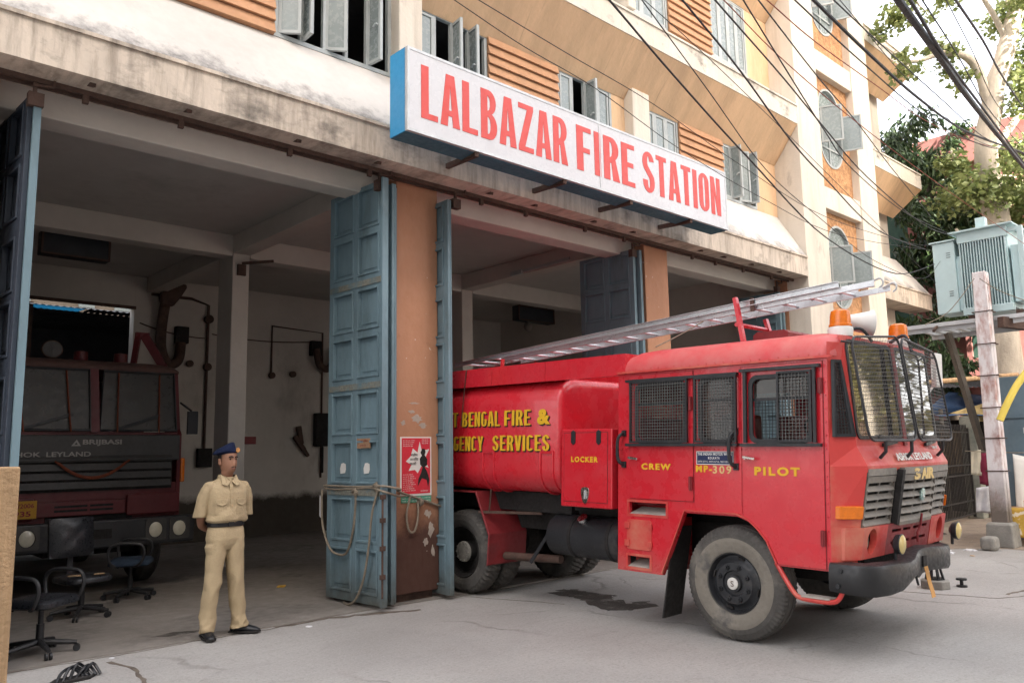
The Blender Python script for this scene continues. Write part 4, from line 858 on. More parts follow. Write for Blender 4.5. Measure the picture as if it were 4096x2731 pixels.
# bumper: dented channel with a wavy lower edge
BP = [(-.035, -.92, .55, .775), (-.035, -1.10, .54, .775), (-.02, -1.18, .535, .775), (.06, -1.265, .53, .77), (.25, -1.31, .53, .77), (.45, -1.33, .545, .76), (.62, -1.33, .59, .755), (.78, -1.31, .615, .765), (.93, -1.27, .605, .785), (1.02, -1.25, .57, .80), (1.10, -1.25, .60, .81), (1.25, -1.27, .61, .815), (1.45, -1.285, .60, .80), (1.68, -1.27, .58, .785), (1.88, -1.21, .56, .775), (2.02, -1.12, .55, .77), (2.09, -1.02, .55, .77), (2.09, -.94, .55, .77)]
bm_ = MB(SHR); rings = []
for i, (x, y, z0, z1) in enumerate(BP):
    p = Vector(BP[max(i-1, 0)][:2]); q = Vector(BP[min(i+1, len(BP)-1)][:2]); d = (q-p).normalized(); n_ = Vector((-d.y, d.x)) if False else Vector((d.y, -d.x))
    n_ = n_ if n_.y < 0 or abs(n_.x) > .7 else -n_
    if abs(n_.x) > .7: n_ = Vector((-1 if x < 1 else 1, 0))
    zm = (z0+z1)/2; o1 = Vector((x, y)); o2 = o1-n_*.015; ob = o1-n_*.16
    rings.append([Vector((o2.x, o2.y, z0)), Vector((o1.x, o1.y, z0+.03)), Vector((o1.x, o1.y, z1-.035)), Vector((o2.x, o2.y, z1-.006)), Vector((o2.x-n_.x*.02, o2.y-n_.y*.02, z1)), Vector((ob.x, ob.y, z1)), Vector((ob.x, ob.y, z1-.02)), Vector((o2.x-n_.x*.02, o2.y-n_.y*.02, z1-.02)), Vector((o2.x-n_.x*.02, o2.y-n_.y*.02, z0))])
bm_.loft(rings); bu = T('bumper', bm_, 'bumper', smooth=True, angle=45)
bb = MB(SHR)
for y, z in ((-1.0, .60), (-1.02, .72)): bb.cyl((-.04, y, z), (-.055, y, z), .018, 8)
bb.cyl((.9, -1.25, .60), (.95, -1.25, .52), .01, 6); T('bumper_bolt', bb, 'black', bu)
T('tow_slot', MB(SHR).box((1.055, -1.262, .66), (1.13, -1.24, .75)), 'blackdull', bu)
npl = MB(SHR); npl.loft([[Vector((1.02+a, y, z)), Vector((1.10+a, y, z)), Vector((1.10+a, y+.004, z)), Vector((1.02+a, y+.004, z))] for a, y, z in ((.03, -1.268, .66), (.02, -1.285, .60), (-.01, -1.31, .53), (-.06, -1.35, .46), (-.10, -1.37, .43))]); T('bent_number_plate', npl, mat('plate_ochre', (.42, .20, .04), .6, .3, 8, .1), bu)
wr = MB(SHR).tube([FP(1.22, 1.10, .06), FP(1.23, .99, .06), FP(1.21, .93, .05), FP(1.22, .85, .06)], .01, 6); T('tie_wire', wr, 'darkred', grille)
# tubular entry step
fs = MB(SHR).tube(spline([(.02, -.44, .72), (.0, -.53, .60), (-.01, -.62, .49), (-.01, -.70, .46), (-.01, -.92, .46), (0, -.99, .50), (.03, -1.02, .60)], 4), .02, 8); fso = T('entry_step', fs, 'red_front', smooth=True)
T('step_tread', MB(SHR).box((-.03, -.92, .476), (.10, -.68, .486)), MATS['step_tread'], fso)
mf = MB()
mf.plate([(.03, .10), (.33, .10), (.33, .95), (.03, .95)], [], lambda x, z, d: Vector((x, .78-.2*(z-.1)+d, z)), .015); T('mud_flap', mf, 'blackdull')
T('wheel_well', MB(SHR).box((.05, -.5, 1.09), (.6, .7, 1.1)).box((.6, -.9, .6), (.62, 1.2, 1.1)), 'blackdull')
# plate and lettering on the side
pl = T('maker_plate', MB(SHR).box((-.012, -.06, 1.535), (-.007, .325, 1.655)), 'navy')
fr = MB(SHR); a0, a1, z0, z1 = -.06, .325, 1.535, 1.655
fr.box((-.0135, a0, z0), (-.0125, a1, z0+.006)).box((-.0135, a0, z1-.006), (-.0125, a1, z1)).box((-.0135, a0, z0+.006), (-.0125, a0+.006, z1-.006)).box((-.0135, a1-.006, z0+.006), (-.0125, a1, z1-.006)); T('plate_border', fr, 'white', pl)
SD = (0, -1, 0)
def stext(s, par, y, z, wd, h, wt=.045, mt='yellow', x=-.0135, t=.002): return text('lettering', s, mt, par, (x, y, z), SD, wd, h, weight=wt, t=t, T=SHR, space=1.3 if len(s) < 8 else 1.05)
stext('THE INDIAN MOTOR WORK', pl, .312, 1.618, .36, .026, .02, 'white', -.0125, .001); stext('KOLKATA', pl, .20, 1.584, .12, .022, .02, 'white', -.0125, .001); stext('2474-5715, 2474-5716, 9831081915', pl, .312, 1.552, .36, .018, .0, 'white', -.0125, .001)
stext('CREW', crew, .955, 1.475, .345, .062); stext('MP-', tk, .335, 1.465, .17, .062, x=-.0062); stext('309', tk, .155, 1.455, .19, .072, .02, 'paleyellow', x=-.0062); stext('PILOT', pdoor, -.265, 1.45, .42, .075)
# locker
lk = T('locker', MB(SHR).box((-.02, 1.32, 1.07), (.5, 2.02, 1.88)), 'red', bevel=.012)
ld = MB(SHR); ld.box((-.026, 1.38, 1.13), (-.0205, 1.97, 1.84)); ldo = T('locker_door', ld, 'red', lk); gg = MB(SHR).box((-.0215, 1.372, 1.122), (-.0202, 1.978, 1.848)); T('door_gap', gg, 'darkred', lk)  # locker door's gap shadow painted as a dark red plate too
for y in (1.49, 1.84): T('hinge', MB(SHR).plate([(y-.03, 1.74), (y-.03, 1.85), (y, 1.87), (y+.03, 1.85), (y+.03, 1.74), (y, 1.715)], [], lambda a, b, d: Vector((-.034+d, a, b)), .008), 'black', lk)
stext('LOCKER', lk, 1.87, 1.535, .37, .06, .045, x=-.0265)
lh = MB(SHR); lh.plate([(1.67+.055*math.cos(t), 1.215+.085*math.sin(t)+.02*math.cos(2*t)) for t in [2*math.pi*k/18 for k in range(18)]], [], lambda a, b, d: Vector((-.034+d, a, b)), .008); lh.bar((-.038, 1.67, 1.25), (-.05, 1.665, 1.16), .022, .014); T('latch', lh, 'chrome', lk, bevel=.004)
# tank
def tring(y, i=0, r=.26): return [Vector((x, y, z)) for x, z in rrect(.0+i, 1.18+i, W-i, 2.44-i, r, 6)]
tn = MB(SHR); tn.loft([tring(2.06, .10, .2), tring(2.065, .05, .23), tring(2.08, .02, .25), tring(2.11, 0), tring(5.3, 0)])
tank = T('water_tank', tn, 'red', smooth=True, angle=50)
for y0 in (3.20, 2.25):
    sp = MB(SHR)
    for dy in (-.095, .095):
        pts = [Vector((-.008, y0+dy, 1.64))]+[Vector((.26-.268*math.cos(R(a)), y0+dy, 1.44-.268*math.sin(R(a)))) for a in range(0, 91, 10)]+[Vector((.6, y0+dy, 1.172))]
        sp.tube(pts, .016, 6)
    sp.box((-.012, y0-.10, 1.62), (-.001, y0+.10, 1.65)); T('tank_strap', sp, 'red', tank, smooth=True)
for s, ya, wd, z in (('WEST', 4.28, .50, 1.937), ('BENGAL', 3.69, .68, 1.937), ('FIRE', 2.935, .43, 1.937), ('&', 2.40, .20, 1.94), ('EMERGENCY', 4.33, 1.03, 1.645), ('SERVICES', 3.13, .92, 1.65)):
    if s == '&':
        stext(s, tank, ya, z, wd, .172, .05, 'yellow', -.009, .003); stext(s, tank, ya-.012, z-.014, wd, .172, .05, 'blackdull', -.005, .003)
    else:
        capitals('letter', s, 'yellow', tank, 0, wd, 0, z, .176, .003, .20, .168, lambda p, q, d: Vector((-.012+d, ya-p, q)), SHR)
        capitals('letter_shadow', s, 'blackdull', tank, .012, wd+.012, 0, z-.014, .176, .003, .20, .168, lambda p, q, d: Vector((-.007+d, ya-p, q)), SHR)
tr = MB(SHR)
for x0, x1 in ((-.012, .03), (W-.03, W+.012)):
    for a, c in ((1.16, 2.28), (2.285, 3.16), (3.165, 4.3), (4.305, 5.3)): tr.box((x0, a, 2.415), (x1, c, 2.632))
tr.box((.03, 1.16, 2.415), (W-.03, 1.19, 2.632)).box((.03, 2.1, 2.43), (W-.03, 5.3, 2.445)); T('deck_rail', tr, 'red')
T('chain', MB(SHR).tube(sag((-.02, 3.62, 2.63), (-.02, 3.70, 1.95), -.02), .006, 5), 'rust', tank)
# underside: frame, fuel tank, exhaust, mudguards
ch = MB(SHR); ch.box((.55, -.9, .72), (.68, 5.2, .95)).box((1.52, -.9, .72), (1.65, 5.2, .95)).box((.3, 2.15, .95), (1.9, 5.2, 1.17)).box((.7, -.9, .5), (1.5, 1.3, 1.05)).box((.5, 2.3, .55), (1.0, 2.7, .95)).cyl((.3, 0, .48), (1.9, 0, .48), .07, 10).cyl((.3, 3.72, .5), (1.9, 3.72, .5), .09, 10); ch.lathe([(-.22, .08), (-.1, .22), (.1, .22), (.22, .08)], (1.1, 3.72, .5), (1, 0, 0), 14)
ch.box((.42, 1.35, .95), (.6, 2.2, 1.06)).box((.30, 1.3, 1.0), (.5, 2.1, 1.08))
T('chassis', ch, 'blackdull')
ft = MB(SHR); ft.lathe([(0, .20), (.02, .225), (1.02, .225), (1.04, .20)], (.36, 1.36, .72), (0, 1, 0), 28); fto = T('fuel_tank', ft, 'black', smooth=True, angle=50)
for y in (1.50, 2.03): T('tank_band', MB(SHR).lathe([(0, .231), (.04, .231)], (.36, y, .72), (0, 1, 0), 28), 'blackdull', fto)
T('filler_cap', MB(SHR).lathe([(0, .04), (.05, .045), (.06, .06), (.085, .06), (.09, .02)], (.22, 1.88, .875), (-.6, 0, .8), 16), 'chrome', fto, smooth=True)
T('tank_stay', MB(SHR).bar((.16, 2.38, .72), (.14, 2.62, .40), .015, .04), 'black', fto)
T('exhaust_pipe', MB(SHR).tube([(.3, 2.3, .45), (.3, 2.9, .42), (.28, 3.22, .41)], .045, 12), 'rust', smooth=True)
for x0 in (0, 1.58):
    mg = MB(SHR); mg.loft([[Vector((x0, y, z)), Vector((x0+.62, y, z)), Vector((x0+.62, y+.02, z-.015)), Vector((x0, y+.02, z-.015))] for y, z in ((4.55, .8), (4.25, 1.16), (3.42, 1.165), (3.17, .68), (3.19, .33))])
    mg.tube([(x0, 3.42, 1.165), (x0, 3.17, .68), (x0, 3.19, .33)], .012, 6); T('mudguard', mg, 'darkred', bevel=.004)
T('mudguard_stay', MB(SHR).bar((.0, 3.36, .93), (.35, 2.65, .93), .03, .03).bar((-.01, 3.14, 1.2), (.02, 3.2, .94), .015), 'rust')
# wheels
def wheel(x, y, out, rear=False, rr=.5):
    """out = -1: outer face towards -x"""
    ax = Vector((out, 0, 0))
    wt = bpy.data.objects.new('wheel', None); COL.objects.link(wt); wt.parent = tk; wt.location = (x, y, rr)
    prof = [(-.25, .25), (-.275, .33), (-.27, .43), (-.235, .485), (-.20, .497), (-.155, .499), (-.15, .490), (-.13, .490), (-.125, .50), (-.08, .499), (-.075, .489), (-.06, .489), (-.055, .497), (-.028, .484), (0.0, .43), (.010, .36), (.0, .29), (-.02, .25)] if not rear else [(-.25, .30), (-.27, .36), (-.265, .44), (-.235, .485), (-.20, .497), (-.13, .50), (-.06, .497), (-.03, .485), (0.0, .44), (.008, .38), (-.002, .33), (-.02, .30)]
    lug = (lambda i, k: (-.009 if k % 2 else 0) if i in (3, 4, 12, 13) else 0) if not rear else lambda i, k: (-.017 if k % 2 else 0) if i in (3, 4, 6, 7) else (0 if i != 5 else (-.012 if k % 4 == 0 else 0))
    ty = MB().lathe(prof, (0, 0, 0), ax, 96 if rear else 150, lug, cap=False); ty.build('tyre', 'tyre', wt)
    gv = MB()
    if not rear:
        sw = MB().lathe([(.0075, .392), (.0112, .372), (.0118, .358), (.0085, .33), (.002, .292), (-.008, .268)], (0, 0, 0), ax, 64, cap=False); sw.build('sidewall', 'dust', wt, smooth=True)
        rm = MB().lathe([(-.20, .262), (-.03, .264), (-.008, .256), (-.03, .244), (-.06, .236), (-.055, .205), (-.015, .178), (-.012, .112), (-.03, .104), (-.03, .074), (.0, .07), (.005, .0)], (0, 0, 0), ax, 48, cap=False)
        r_ = rm.build('rim', 'black', wt, smooth=True, angle=50)
        nu = MB()
        for k in range(8): a = 2*math.pi*(k+.5)/8; c = Vector((0, .145*math.cos(a), .145*math.sin(a))); nu.lathe([(-.02, .023), (.008, .021), (.008, .013), (.030, .012)], c, ax, 8)
        nu.build('nut_ring', 'black', wt)
        for k in range(4): a = 2*math.pi*(k)/4+.3; c = Vector((out*-.047, .222*math.cos(a), .222*math.sin(a))); t_ = Vector((0, -math.sin(a), math.cos(a))); MB().bar(c-t_*.03, c+t_*.03, .02, .016).build('rim_slot', 'blackdull', wt)
        hc = MB().lathe([(-.01, .052), (.012, .052), (.016, .044), (.016, .0)], (0, 0, 0), ax, 20, cap=False); hc.build('hub_cap', mat('hub_white', (.60, .58, .54), .5, .15, 20, .05), wt, smooth=True)
        text('hub_mark', 'S', 'rust', wt, (out*.0175, .015, -.025), (0, -1, 0), .030, .05, t=.001)
    else:
        rm = MB().lathe([(-.02, .315), (-.005, .30), (-.03, .285), (-.12, .265), (-.15, .20), (-.15, .12), (-.06, .115), (-.03, .10), (-.02, .075), (-.02, 0)], (0, 0, 0), ax, 48, cap=False); r_ = rm.build('rim', 'blackdull', wt, smooth=True, angle=50)
        hb = MB().lathe([(-.05, .125), (-.022, .12), (-.015, .09), (-.01, .05), (-.01, 0)], (0, 0, 0), ax, 24, cap=False)
        for k in range(10): a = 2*math.pi*k/10; hb.cyl((out*-.03, .103*math.cos(a), .103*math.sin(a)), (out*-.005, .103*math.cos(a), .103*math.sin(a)), .011, 6)
        hb.build('hub', 'concrete', wt, smooth=True)
    return wt
wheel(.01, 0, -1); wheel(W-.01, 0, 1); wheel(.02, 3.72, -1, True); wheel(.34, 3.72, -1, True); wheel(W-.02, 3.72, 1, True); wheel(W-.34, 3.72, 1, True)
# roof fittings
def beacon(x, y):
    c = Vector((x, y, 2.66)); bs = MB(SHR).lathe([(-.03, .10), (.03, .105), (.05, .10), (.055, .09)], c, (0, 0, 1), 24); bs.box(c+Vector((-.12, -.07, -.05)), c+Vector((.12, .07, -.03))); o = T('beacon', bs, 'white', smooth=True)
    d = MB(SHR).lathe([(.056, .095), (.075, .095), (.08, .088), (.15, .084), (.19, .075), (.205, .05), (.21, 0)], c, (0, 0, 1), 24, cap=False); T('amber_dome', d, 'amber', o, smooth=True)
    return o
beacon(.34, -.90); beacon(1.62, -.90)
hn = MB(SHR); hn.lathe([(0, .065), (.10, .07), (.14, .075), (.26, .10), (.30, .115), (.305, .105), (.26, .085), (.18, .05)], (.50, -.80, 2.78), (.62, -.78, -.03), 24); hn.bar((.56, -.84, 2.66), (.56, -.84, 2.76), .06); T('loudspeaker', hn, 'white', smooth=True)
T('cable_loop', MB(SHR).tube(spline([(.3, -.9, 2.66), (.45, -1.02, 2.70), (.62, -1.05, 2.60)], 6), .014, 6), 'black'); T('cable_loop', MB(SHR).tube(spline([(1.4, -.9, 2.66), (1.42, -1.03, 2.72), (1.40, -1.1, 2.56)], 6), .016, 6), 'black')
sc_ = MB(SHR); sc_.loft([[Vector((x, y, z)) for y, z in ((-.2, 2.66), (-.21, 2.78), (-.17, 2.81), (.12, 2.81), (.16, 2.78), (.16, 2.66))] for x in (.75, 1.45)]); T('roof_scoop', sc_, 'darkred', smooth=True)
# ladder rest
lr = MB(SHR)
lr.bar((.42, .07, 2.66), (.42, .16, 3.12), .05, .035).bar((1.02, .08, 2.66), (1.02, .17, 2.97), .05, .035).cyl((.42, .15, 2.86), (1.02, .15, 2.86), .022, 8)
T('ladder_rest', lr, 'red'); T('ladder_stop', MB(SHR).bar((.42, 3.45, 2.60), (.42, 3.44, 2.78), .04, .03), 'red'); T('ladder_stop', MB(SHR).bar((1.02, 3.45, 2.6), (1.02, 3.44, 2.78), .04, .03), 'red')
mi = MB(SHR); mi.box((W+.06, -1.02, 2.28), (W+.24, -.97, 2.62)).tube([(W, -.95, 2.2), (W+.1, -.98, 2.3)], .014, 6).box((W+.02, -.99, 2.35), (W+.06, -.98, 2.5)); T('side_mirror', mi, 'white', bevel=.02)

# ------------------------------------------------------------------ extension ladder lying over the roof
ex = Vector((math.cos(TA), math.sin(TA), 0)); ey = Vector((-math.sin(TA), math.cos(TA), 0))
def TW(p): q = Vector(p); return TO+ex*q.x+ey*q.y+Vector((0, 0, q.z))
la0 = TW((.6, 4.4, 2.86))
ll = thing('ladder', 'long aluminium extension ladder resting over the fire engine roof', 'ladder', la0, world=True)
LA, LBv = Vector((.55, 4.45, 2.83)), Vector((.55, -1.20, 3.09))
dl = (LBv-LA).normalized(); ln = (LBv-LA).length
def LP(s, x, h): p = LA+dl*s; return TW((p.x+x, p.y, p.z+h))
for x, sgn in ((0, 1), (.42, -1)):
    r_ = MB()
    def lbox(s0, s1, x0, x1, h0, h1):
        c = [LP(s, xx, h) for s in (s0, s1) for xx, h in ((x0, h0), (x1, h0), (x1, h1), (x0, h1))]
        r_.add(c, [(3, 2, 1, 0), (4, 5, 6, 7), (0, 1, 5, 4), (1, 2, 6, 5), (2, 3, 7, 6), (3, 0, 4, 7)])
    w0 = .035*sgn
    lbox(0, ln-.30, x, x+.005*sgn, .01, .066); lbox(0, ln-.30, x-.022*sgn, x+.005*sgn, .060, .066); lbox(0, ln-.30, x-.022*sgn, x+.005*sgn, .01, .016)
    xo = x+.03*sgn
    lbox(.9, ln, xo, xo+.005*sgn, -.035, .018); lbox(.9, ln, xo, xo+.022*sgn, -.035, -.030)
    r_.build('side_rail', 'alu', ll)
k = 0
while .15+k*.28 < ln-.3:
    s = .15+k*.28
    MB().cyl(LP(s, .004, .04), LP(s, .416, .04), .013, 8).cyl(LP(s, -.004, .04), LP(s, .0, .04), .012, 6).build('rung', 'alu', ll, smooth=True)
    if s > .9: MB().cyl(LP(s+.14, .035, -.01), LP(s+.14, .385, -.01), .013, 8).build('rung', 'alu', ll, smooth=True)
    k += 1
for x in (.06, .36): MB().tube(spline([LP(ln-.06, x, .0), LP(ln+.03, x, .03), LP(ln+.06, x, .01), LP(ln+.06, x, -.03), LP(ln+.03, x, -.05)], 5), .009, 7).build('hook', 'galv', ll, smooth=True)
MB().bar(LP(ln-1.15, -.012, -.05), LP(ln-1.15, -.012, .085), .012, .04).build('rail_clamp', 'rust', ll)
cdl = MB().tube(sag(LP(ln-1.7, -.02, -.05), TW((.05, .75, 2.69)), .01), .007, 6).build('tie_line', 'rope'); tag(cdl, 'thin pale cord stretched from the ladder down to the cab roof', 'cord')
# ------------------------------------------------------------------ older fire engine parked inside the first bay
TX, TY = 3.10, 11.15
t2 = thing('fire_engine', 'dark dusty fire engine parked facing out inside the left bay', 'fire engine', (TX, TY, 0), world=True)
ZK = [(0, 0), (.5, .52), (.56, .60), (.85, .94), (.86, .97), (1.17, 1.24), (1.18, 1.30), (1.38, 1.66), (1.47, 1.73), (1.59, 1.86), (1.72, 2.0), (1.88, 2.05), (2.52, 2.84), (2.80, 2.99), (3.4, 3.55)]
def ZM(p):
    for (a, A), (b, B) in zip(ZK, ZK[1:]):
        if p.z <= b: break
    return Vector((p.x, p.y, A+(p.z-a)/(b-a)*(B-A)))
def U(name, mb, mt, par=None, **k):
    mb.T = ZM; return mb.build(name, mt, par or t2, **k)
M['t2red'] = mat('old_truck_red', (.11, .011, .014), .45, .25, 2, .05, 15, spec=.45, stain=[((.08, .045, .04), 1.5, .55, .85)])  # engine colours darkened so it sinks into the bay's shade
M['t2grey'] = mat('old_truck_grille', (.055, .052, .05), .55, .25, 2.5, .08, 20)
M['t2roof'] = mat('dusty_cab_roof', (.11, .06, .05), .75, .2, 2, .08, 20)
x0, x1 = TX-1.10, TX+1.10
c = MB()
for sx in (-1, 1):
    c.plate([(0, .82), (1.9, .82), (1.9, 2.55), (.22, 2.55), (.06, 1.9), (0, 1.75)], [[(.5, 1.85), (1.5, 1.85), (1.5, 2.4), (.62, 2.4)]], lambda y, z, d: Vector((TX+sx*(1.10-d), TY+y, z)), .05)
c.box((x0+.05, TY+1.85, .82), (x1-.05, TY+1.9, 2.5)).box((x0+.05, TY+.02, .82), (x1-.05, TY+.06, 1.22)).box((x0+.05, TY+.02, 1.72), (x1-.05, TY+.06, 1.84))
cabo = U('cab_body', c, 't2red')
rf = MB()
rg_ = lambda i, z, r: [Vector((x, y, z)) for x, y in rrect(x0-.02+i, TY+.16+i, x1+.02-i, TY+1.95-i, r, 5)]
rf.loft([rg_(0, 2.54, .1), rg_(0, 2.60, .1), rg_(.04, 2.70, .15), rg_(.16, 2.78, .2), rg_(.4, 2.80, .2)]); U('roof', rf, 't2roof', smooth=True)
for sx in (-1, 1):
    w_ = MB(); a, b_ = (x0+.09, TX-.06) if sx < 0 else (TX+.06, x1-.09)
    w_.loft([[Vector((a, TY+.01, 1.88)), Vector((b_, TY-.03, 1.88)), Vector((b_, TY-.015, 1.88)), Vector((a, TY+.025, 1.88))], [Vector((a+.06, TY+.17, 2.52)), Vector((b_, TY+.14, 2.52)), Vector((b_, TY+.155, 2.52)), Vector((a+.06, TY+.185, 2.52))]])
    wo = U('windscreen', w_, 'darkglass')
    k = MB(); P = [Vector((a, TY, 1.88)), Vector((b_, TY-.04, 1.88)), Vector((b_, TY+.13, 2.52)), Vector((a+.06, TY+.16, 2.52))]
    k.tube(P, .022, 6, closed=True); U('rubber_seal', k, 'black', wo)
    g = MB().bar((a+.2, TY-.02, 1.90), (a+.75, TY+.0, 2.05), .015, .03).bar((a+.1, TY-.02, 1.86), (a+.3, TY-.02, 1.92), .025); U('wiper', g, 'black', wo)
    dd = MB()
    for q in (.22, .80): dd.tube([Vector((a+q*.9+.05*sx*(z-1.9)*1.3, TY-.03+.24*(z-1.88)/.64*.75-.02, z)) for z in (1.82, 2.0, 2.2, 2.35, 2.5)], .011, 5)
    U('tinsel_string', dd, mat('orange_tinsel', (.16, .035, .012), .7, .3, 30, .3, 90), wo)
U('screen_post', MB().bar((TX, TY-.03, 1.82), (TX, TY+.15, 2.55), .10, .04, (0, 1, 0)), 't2red')
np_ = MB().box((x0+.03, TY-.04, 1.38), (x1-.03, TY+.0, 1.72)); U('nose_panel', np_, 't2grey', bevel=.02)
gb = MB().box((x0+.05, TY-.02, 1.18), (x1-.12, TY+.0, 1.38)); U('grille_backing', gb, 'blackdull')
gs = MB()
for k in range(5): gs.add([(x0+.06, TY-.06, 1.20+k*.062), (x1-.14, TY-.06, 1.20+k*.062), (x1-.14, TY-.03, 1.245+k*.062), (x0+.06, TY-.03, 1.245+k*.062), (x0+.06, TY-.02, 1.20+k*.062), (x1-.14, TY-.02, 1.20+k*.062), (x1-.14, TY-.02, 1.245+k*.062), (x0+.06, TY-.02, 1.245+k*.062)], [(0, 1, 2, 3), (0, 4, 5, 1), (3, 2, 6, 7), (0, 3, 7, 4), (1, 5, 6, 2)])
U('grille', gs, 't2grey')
U('garland', MB().tube(sag((TX-.45, TY-.075, 1.40), (TX+.42, TY-.075, 1.40), .13), .012, 6), MATS['orange_tinsel'])
lp = MB().box((TX-.62, TY-.05, .90), (TX+.40, TY-.0, 1.10)); lpo = U('lower_panel', lp, 't2red', bevel=.01)
sl = MB()
for a, b_ in ((TX-.42, TX-.05), (TX-.02, TX+.25)):
    for z in (.96, 1.02): sl.box((a, TY-.055, z), (b_, TY-.051, z+.03))
U('panel_slot', sl, 'blackdull', lpo); U('corner_panel', MB().box((TX+.42, TY-.045, .86), (x1-.01, TY, 1.17)), 't2red', bevel=.02); U('corner_panel', MB().box((x0+.01, TY-.045, .86), (TX-.64, TY, 1.17)), 't2red', bevel=.02)
bp = MB().box((x0-.10, TY-.22, .56), (x1+.13, TY-.02, .85)); bpo = U('bumper', bp, 'black', bevel=.02)
rc_ = MB().box((TX-.22, TY-.226, .66), (TX+.2, TY-.221, .76)); U('tow_recess', rc_, 'blackdull', bpo)
for cx in (TX+.73, TX+1.03, TX-.73, TX-1.03):
    h = MB().lathe([(0, .085), (.015, .082), (.03, .06), (.034, 0)], (cx, TY-.205, .715), (0, -1, 0), 20, cap=False); ho = U('headlight', h, 'lens', smooth=True)
    U('bezel', MB().plate(rrect(cx-.13, .60, cx+.13, .83, .02), [circ(cx, .715, .09, .09)], lambda x, z, d: Vector((x, TY-.235+d, z)), .012), 't2grey', ho)
npt = MB().box((TX-.98, TY-.10, .90), (TX-.62, TY-.075, 1.14)); npo = U('number_plate', npt, mat('plate_yellow', (.42, .22, .015), .6, .2, 6, .05)); text('lettering', 'BS/1/2006', 'darkred', npo, (TX-.95, TY-.101, 1.045), (1, 0, 0), .30, .06, weight=.02, t=.002, T=ZM); text('lettering', '-935', 'darkred', npo, (TX-.90, TY-.101, .93), (1, 0, 0), .22, .075, weight=.02, t=.002, T=ZM)
M['dullletter'] = mat('dull_letters', (.30, .29, .27), .6, .2, 8, 0)
text('dealer_name', 'BRIJBASI', 'dullletter', t2, (TX-.14, TY-.044, 1.59), (1, 0, 0), .46, .075, weight=.03, T=ZM); text('maker_name', 'ASHOK', 'dullletter', t2, (TX-1.02, TY-.044, 1.47), (1, 0, 0), .42, .055, weight=.02, T=ZM); text('maker_name', 'LEYLAND', 'dullletter', t2, (TX-.54, TY-.044, 1.47), (1, 0, 0), .50, .055, weight=.02, T=ZM)
tri = MB(); tri.plate([(TX-.27, 1.59), (TX-.16, 1.59), (TX-.21, 1.665)], [[(TX-.235, 1.605), (TX-.195, 1.605), (TX-.213, 1.635)]], lambda x, z, d: Vector((x, TY-.046+d, z)), .004); U('dealer_mark', tri, 'dullletter')
U('indicator', MB().box((x1-.005, TY-.03, 1.22), (x1+.05, TY+.09, 1.42)), 'amber', bevel=.015)
for x in (TX-.05, TX+.45): 
    h = MB().lathe([(0, .09), (.14, .085), (.16, 0)], (x, TY+.6, 2.80), (0, 0, 1), 16); U('beacon', h, 't2red', smooth=True)
lo = MB().lathe([(0, .12), (.03, .13), (.05, .10), (.2, .05)], (TX-.45, TY+.35, 2.92), (0, 1, 0), 20); U('spot_lamp', lo, 'rust', smooth=True); U('spot_lens', MB().lathe([(0, .11), (.005, 0)], (TX-.45, TY+.345, 2.92), (0, -1, 0), 20), 't2grey')
U('ladder_gantry', MB().bar((TX+.62, TY+.6, 2.76), (TX+.72, TY+.75, 3.28), .07).bar((TX+1.05, TY+.6, 2.72), (TX+.80, TY+.75, 3.28), .09, .12).bar((TX+.68, TY+.75, 3.28), (TX+.86, TY+.75, 3.28), .07), 't2red')
tb = MB().box((x0, TY+2.0, .9), (x1, TY+4.9, 2.6)); U('tank_body', tb, 't2red', bevel=.12)
U('side_mirror', MB().box((x1+.06, TY-.05, 1.75), (x1+.2, TY, 2.1)).tube([(x1, TY+.1, 2.2), (x1+.12, TY-.02, 2.1)], .014, 6), 'black', bevel=.02)
U('chassis', MB().box((TX-.5, TY, .5), (TX+.5, TY+4.8, .9)), 'blackdull')
for x, o in ((x0+.02, -1), (x1-.02, 1)):
    for y in (TY+1.0, TY+4.0):
        w_ = bpy.data.objects.new('wheel', None); COL.objects.link(w_); w_.parent = t2; w_.location = Vector((x, y, .5))-OFF[t2.name]
        MB().lathe([(-.25, .3), (-.26, .42), (-.2, .495), (-.05, .495), (0, .44), (0, .33), (-.02, .3)], (0, 0, 0), (o, 0, 0), 40, cap=False).build('tyre', 'tyre', w_); MB().lathe([(-.02, .31), (-.05, .2), (-.03, .0)], (0, 0, 0), (o, 0, 0), 24, cap=False).build('rim', 'black', w_, smooth=True)

# ------------------------------------------------------------------ the guard
gx, gy = 3.36, 7.72
pe = thing('person', 'uniformed man in khaki shirt and trousers, navy beret, hands behind his back', 'person', (gx, gy, .014))
def skin_mesh(chains, sub=2, root=0):
    """chains of (point, radius) grown into one surface with the Skin modifier"""
    vs, es, rs, idx = [], [], [], {}
    for ch in chains:
        prev = None
        for p, r in ch:
            k = tuple(round(q, 4) for q in p)
            if k not in idx: idx[k] = len(vs); vs.append(p); rs.append(r)
            i = idx[k]
            if prev is not None and prev != i: es.append((prev, i))
            prev = i
    me = bpy.data.meshes.new('tmp'); me.from_pydata(vs, es, []); me.update(); o = bpy.data.objects.new('tmp', me); COL.objects.link(o)
    sk = o.modifiers.new('s', 'SKIN'); sk.use_smooth_shade = True
    for i, r in enumerate(rs):
        d = me.skin_vertices[0].data[i]; d.radius = r if isinstance(r, tuple) else (r, r); d.use_root = (i == root)
    ss = o.modifiers.new('u', 'SUBSURF'); ss.levels = sub; ss.render_levels = sub
    dg = bpy.context.evaluated_depsgraph_get(); out = bpy.data.meshes.new_from_object(o.evaluated_get(dg)); bpy.data.objects.remove(o)
    return out
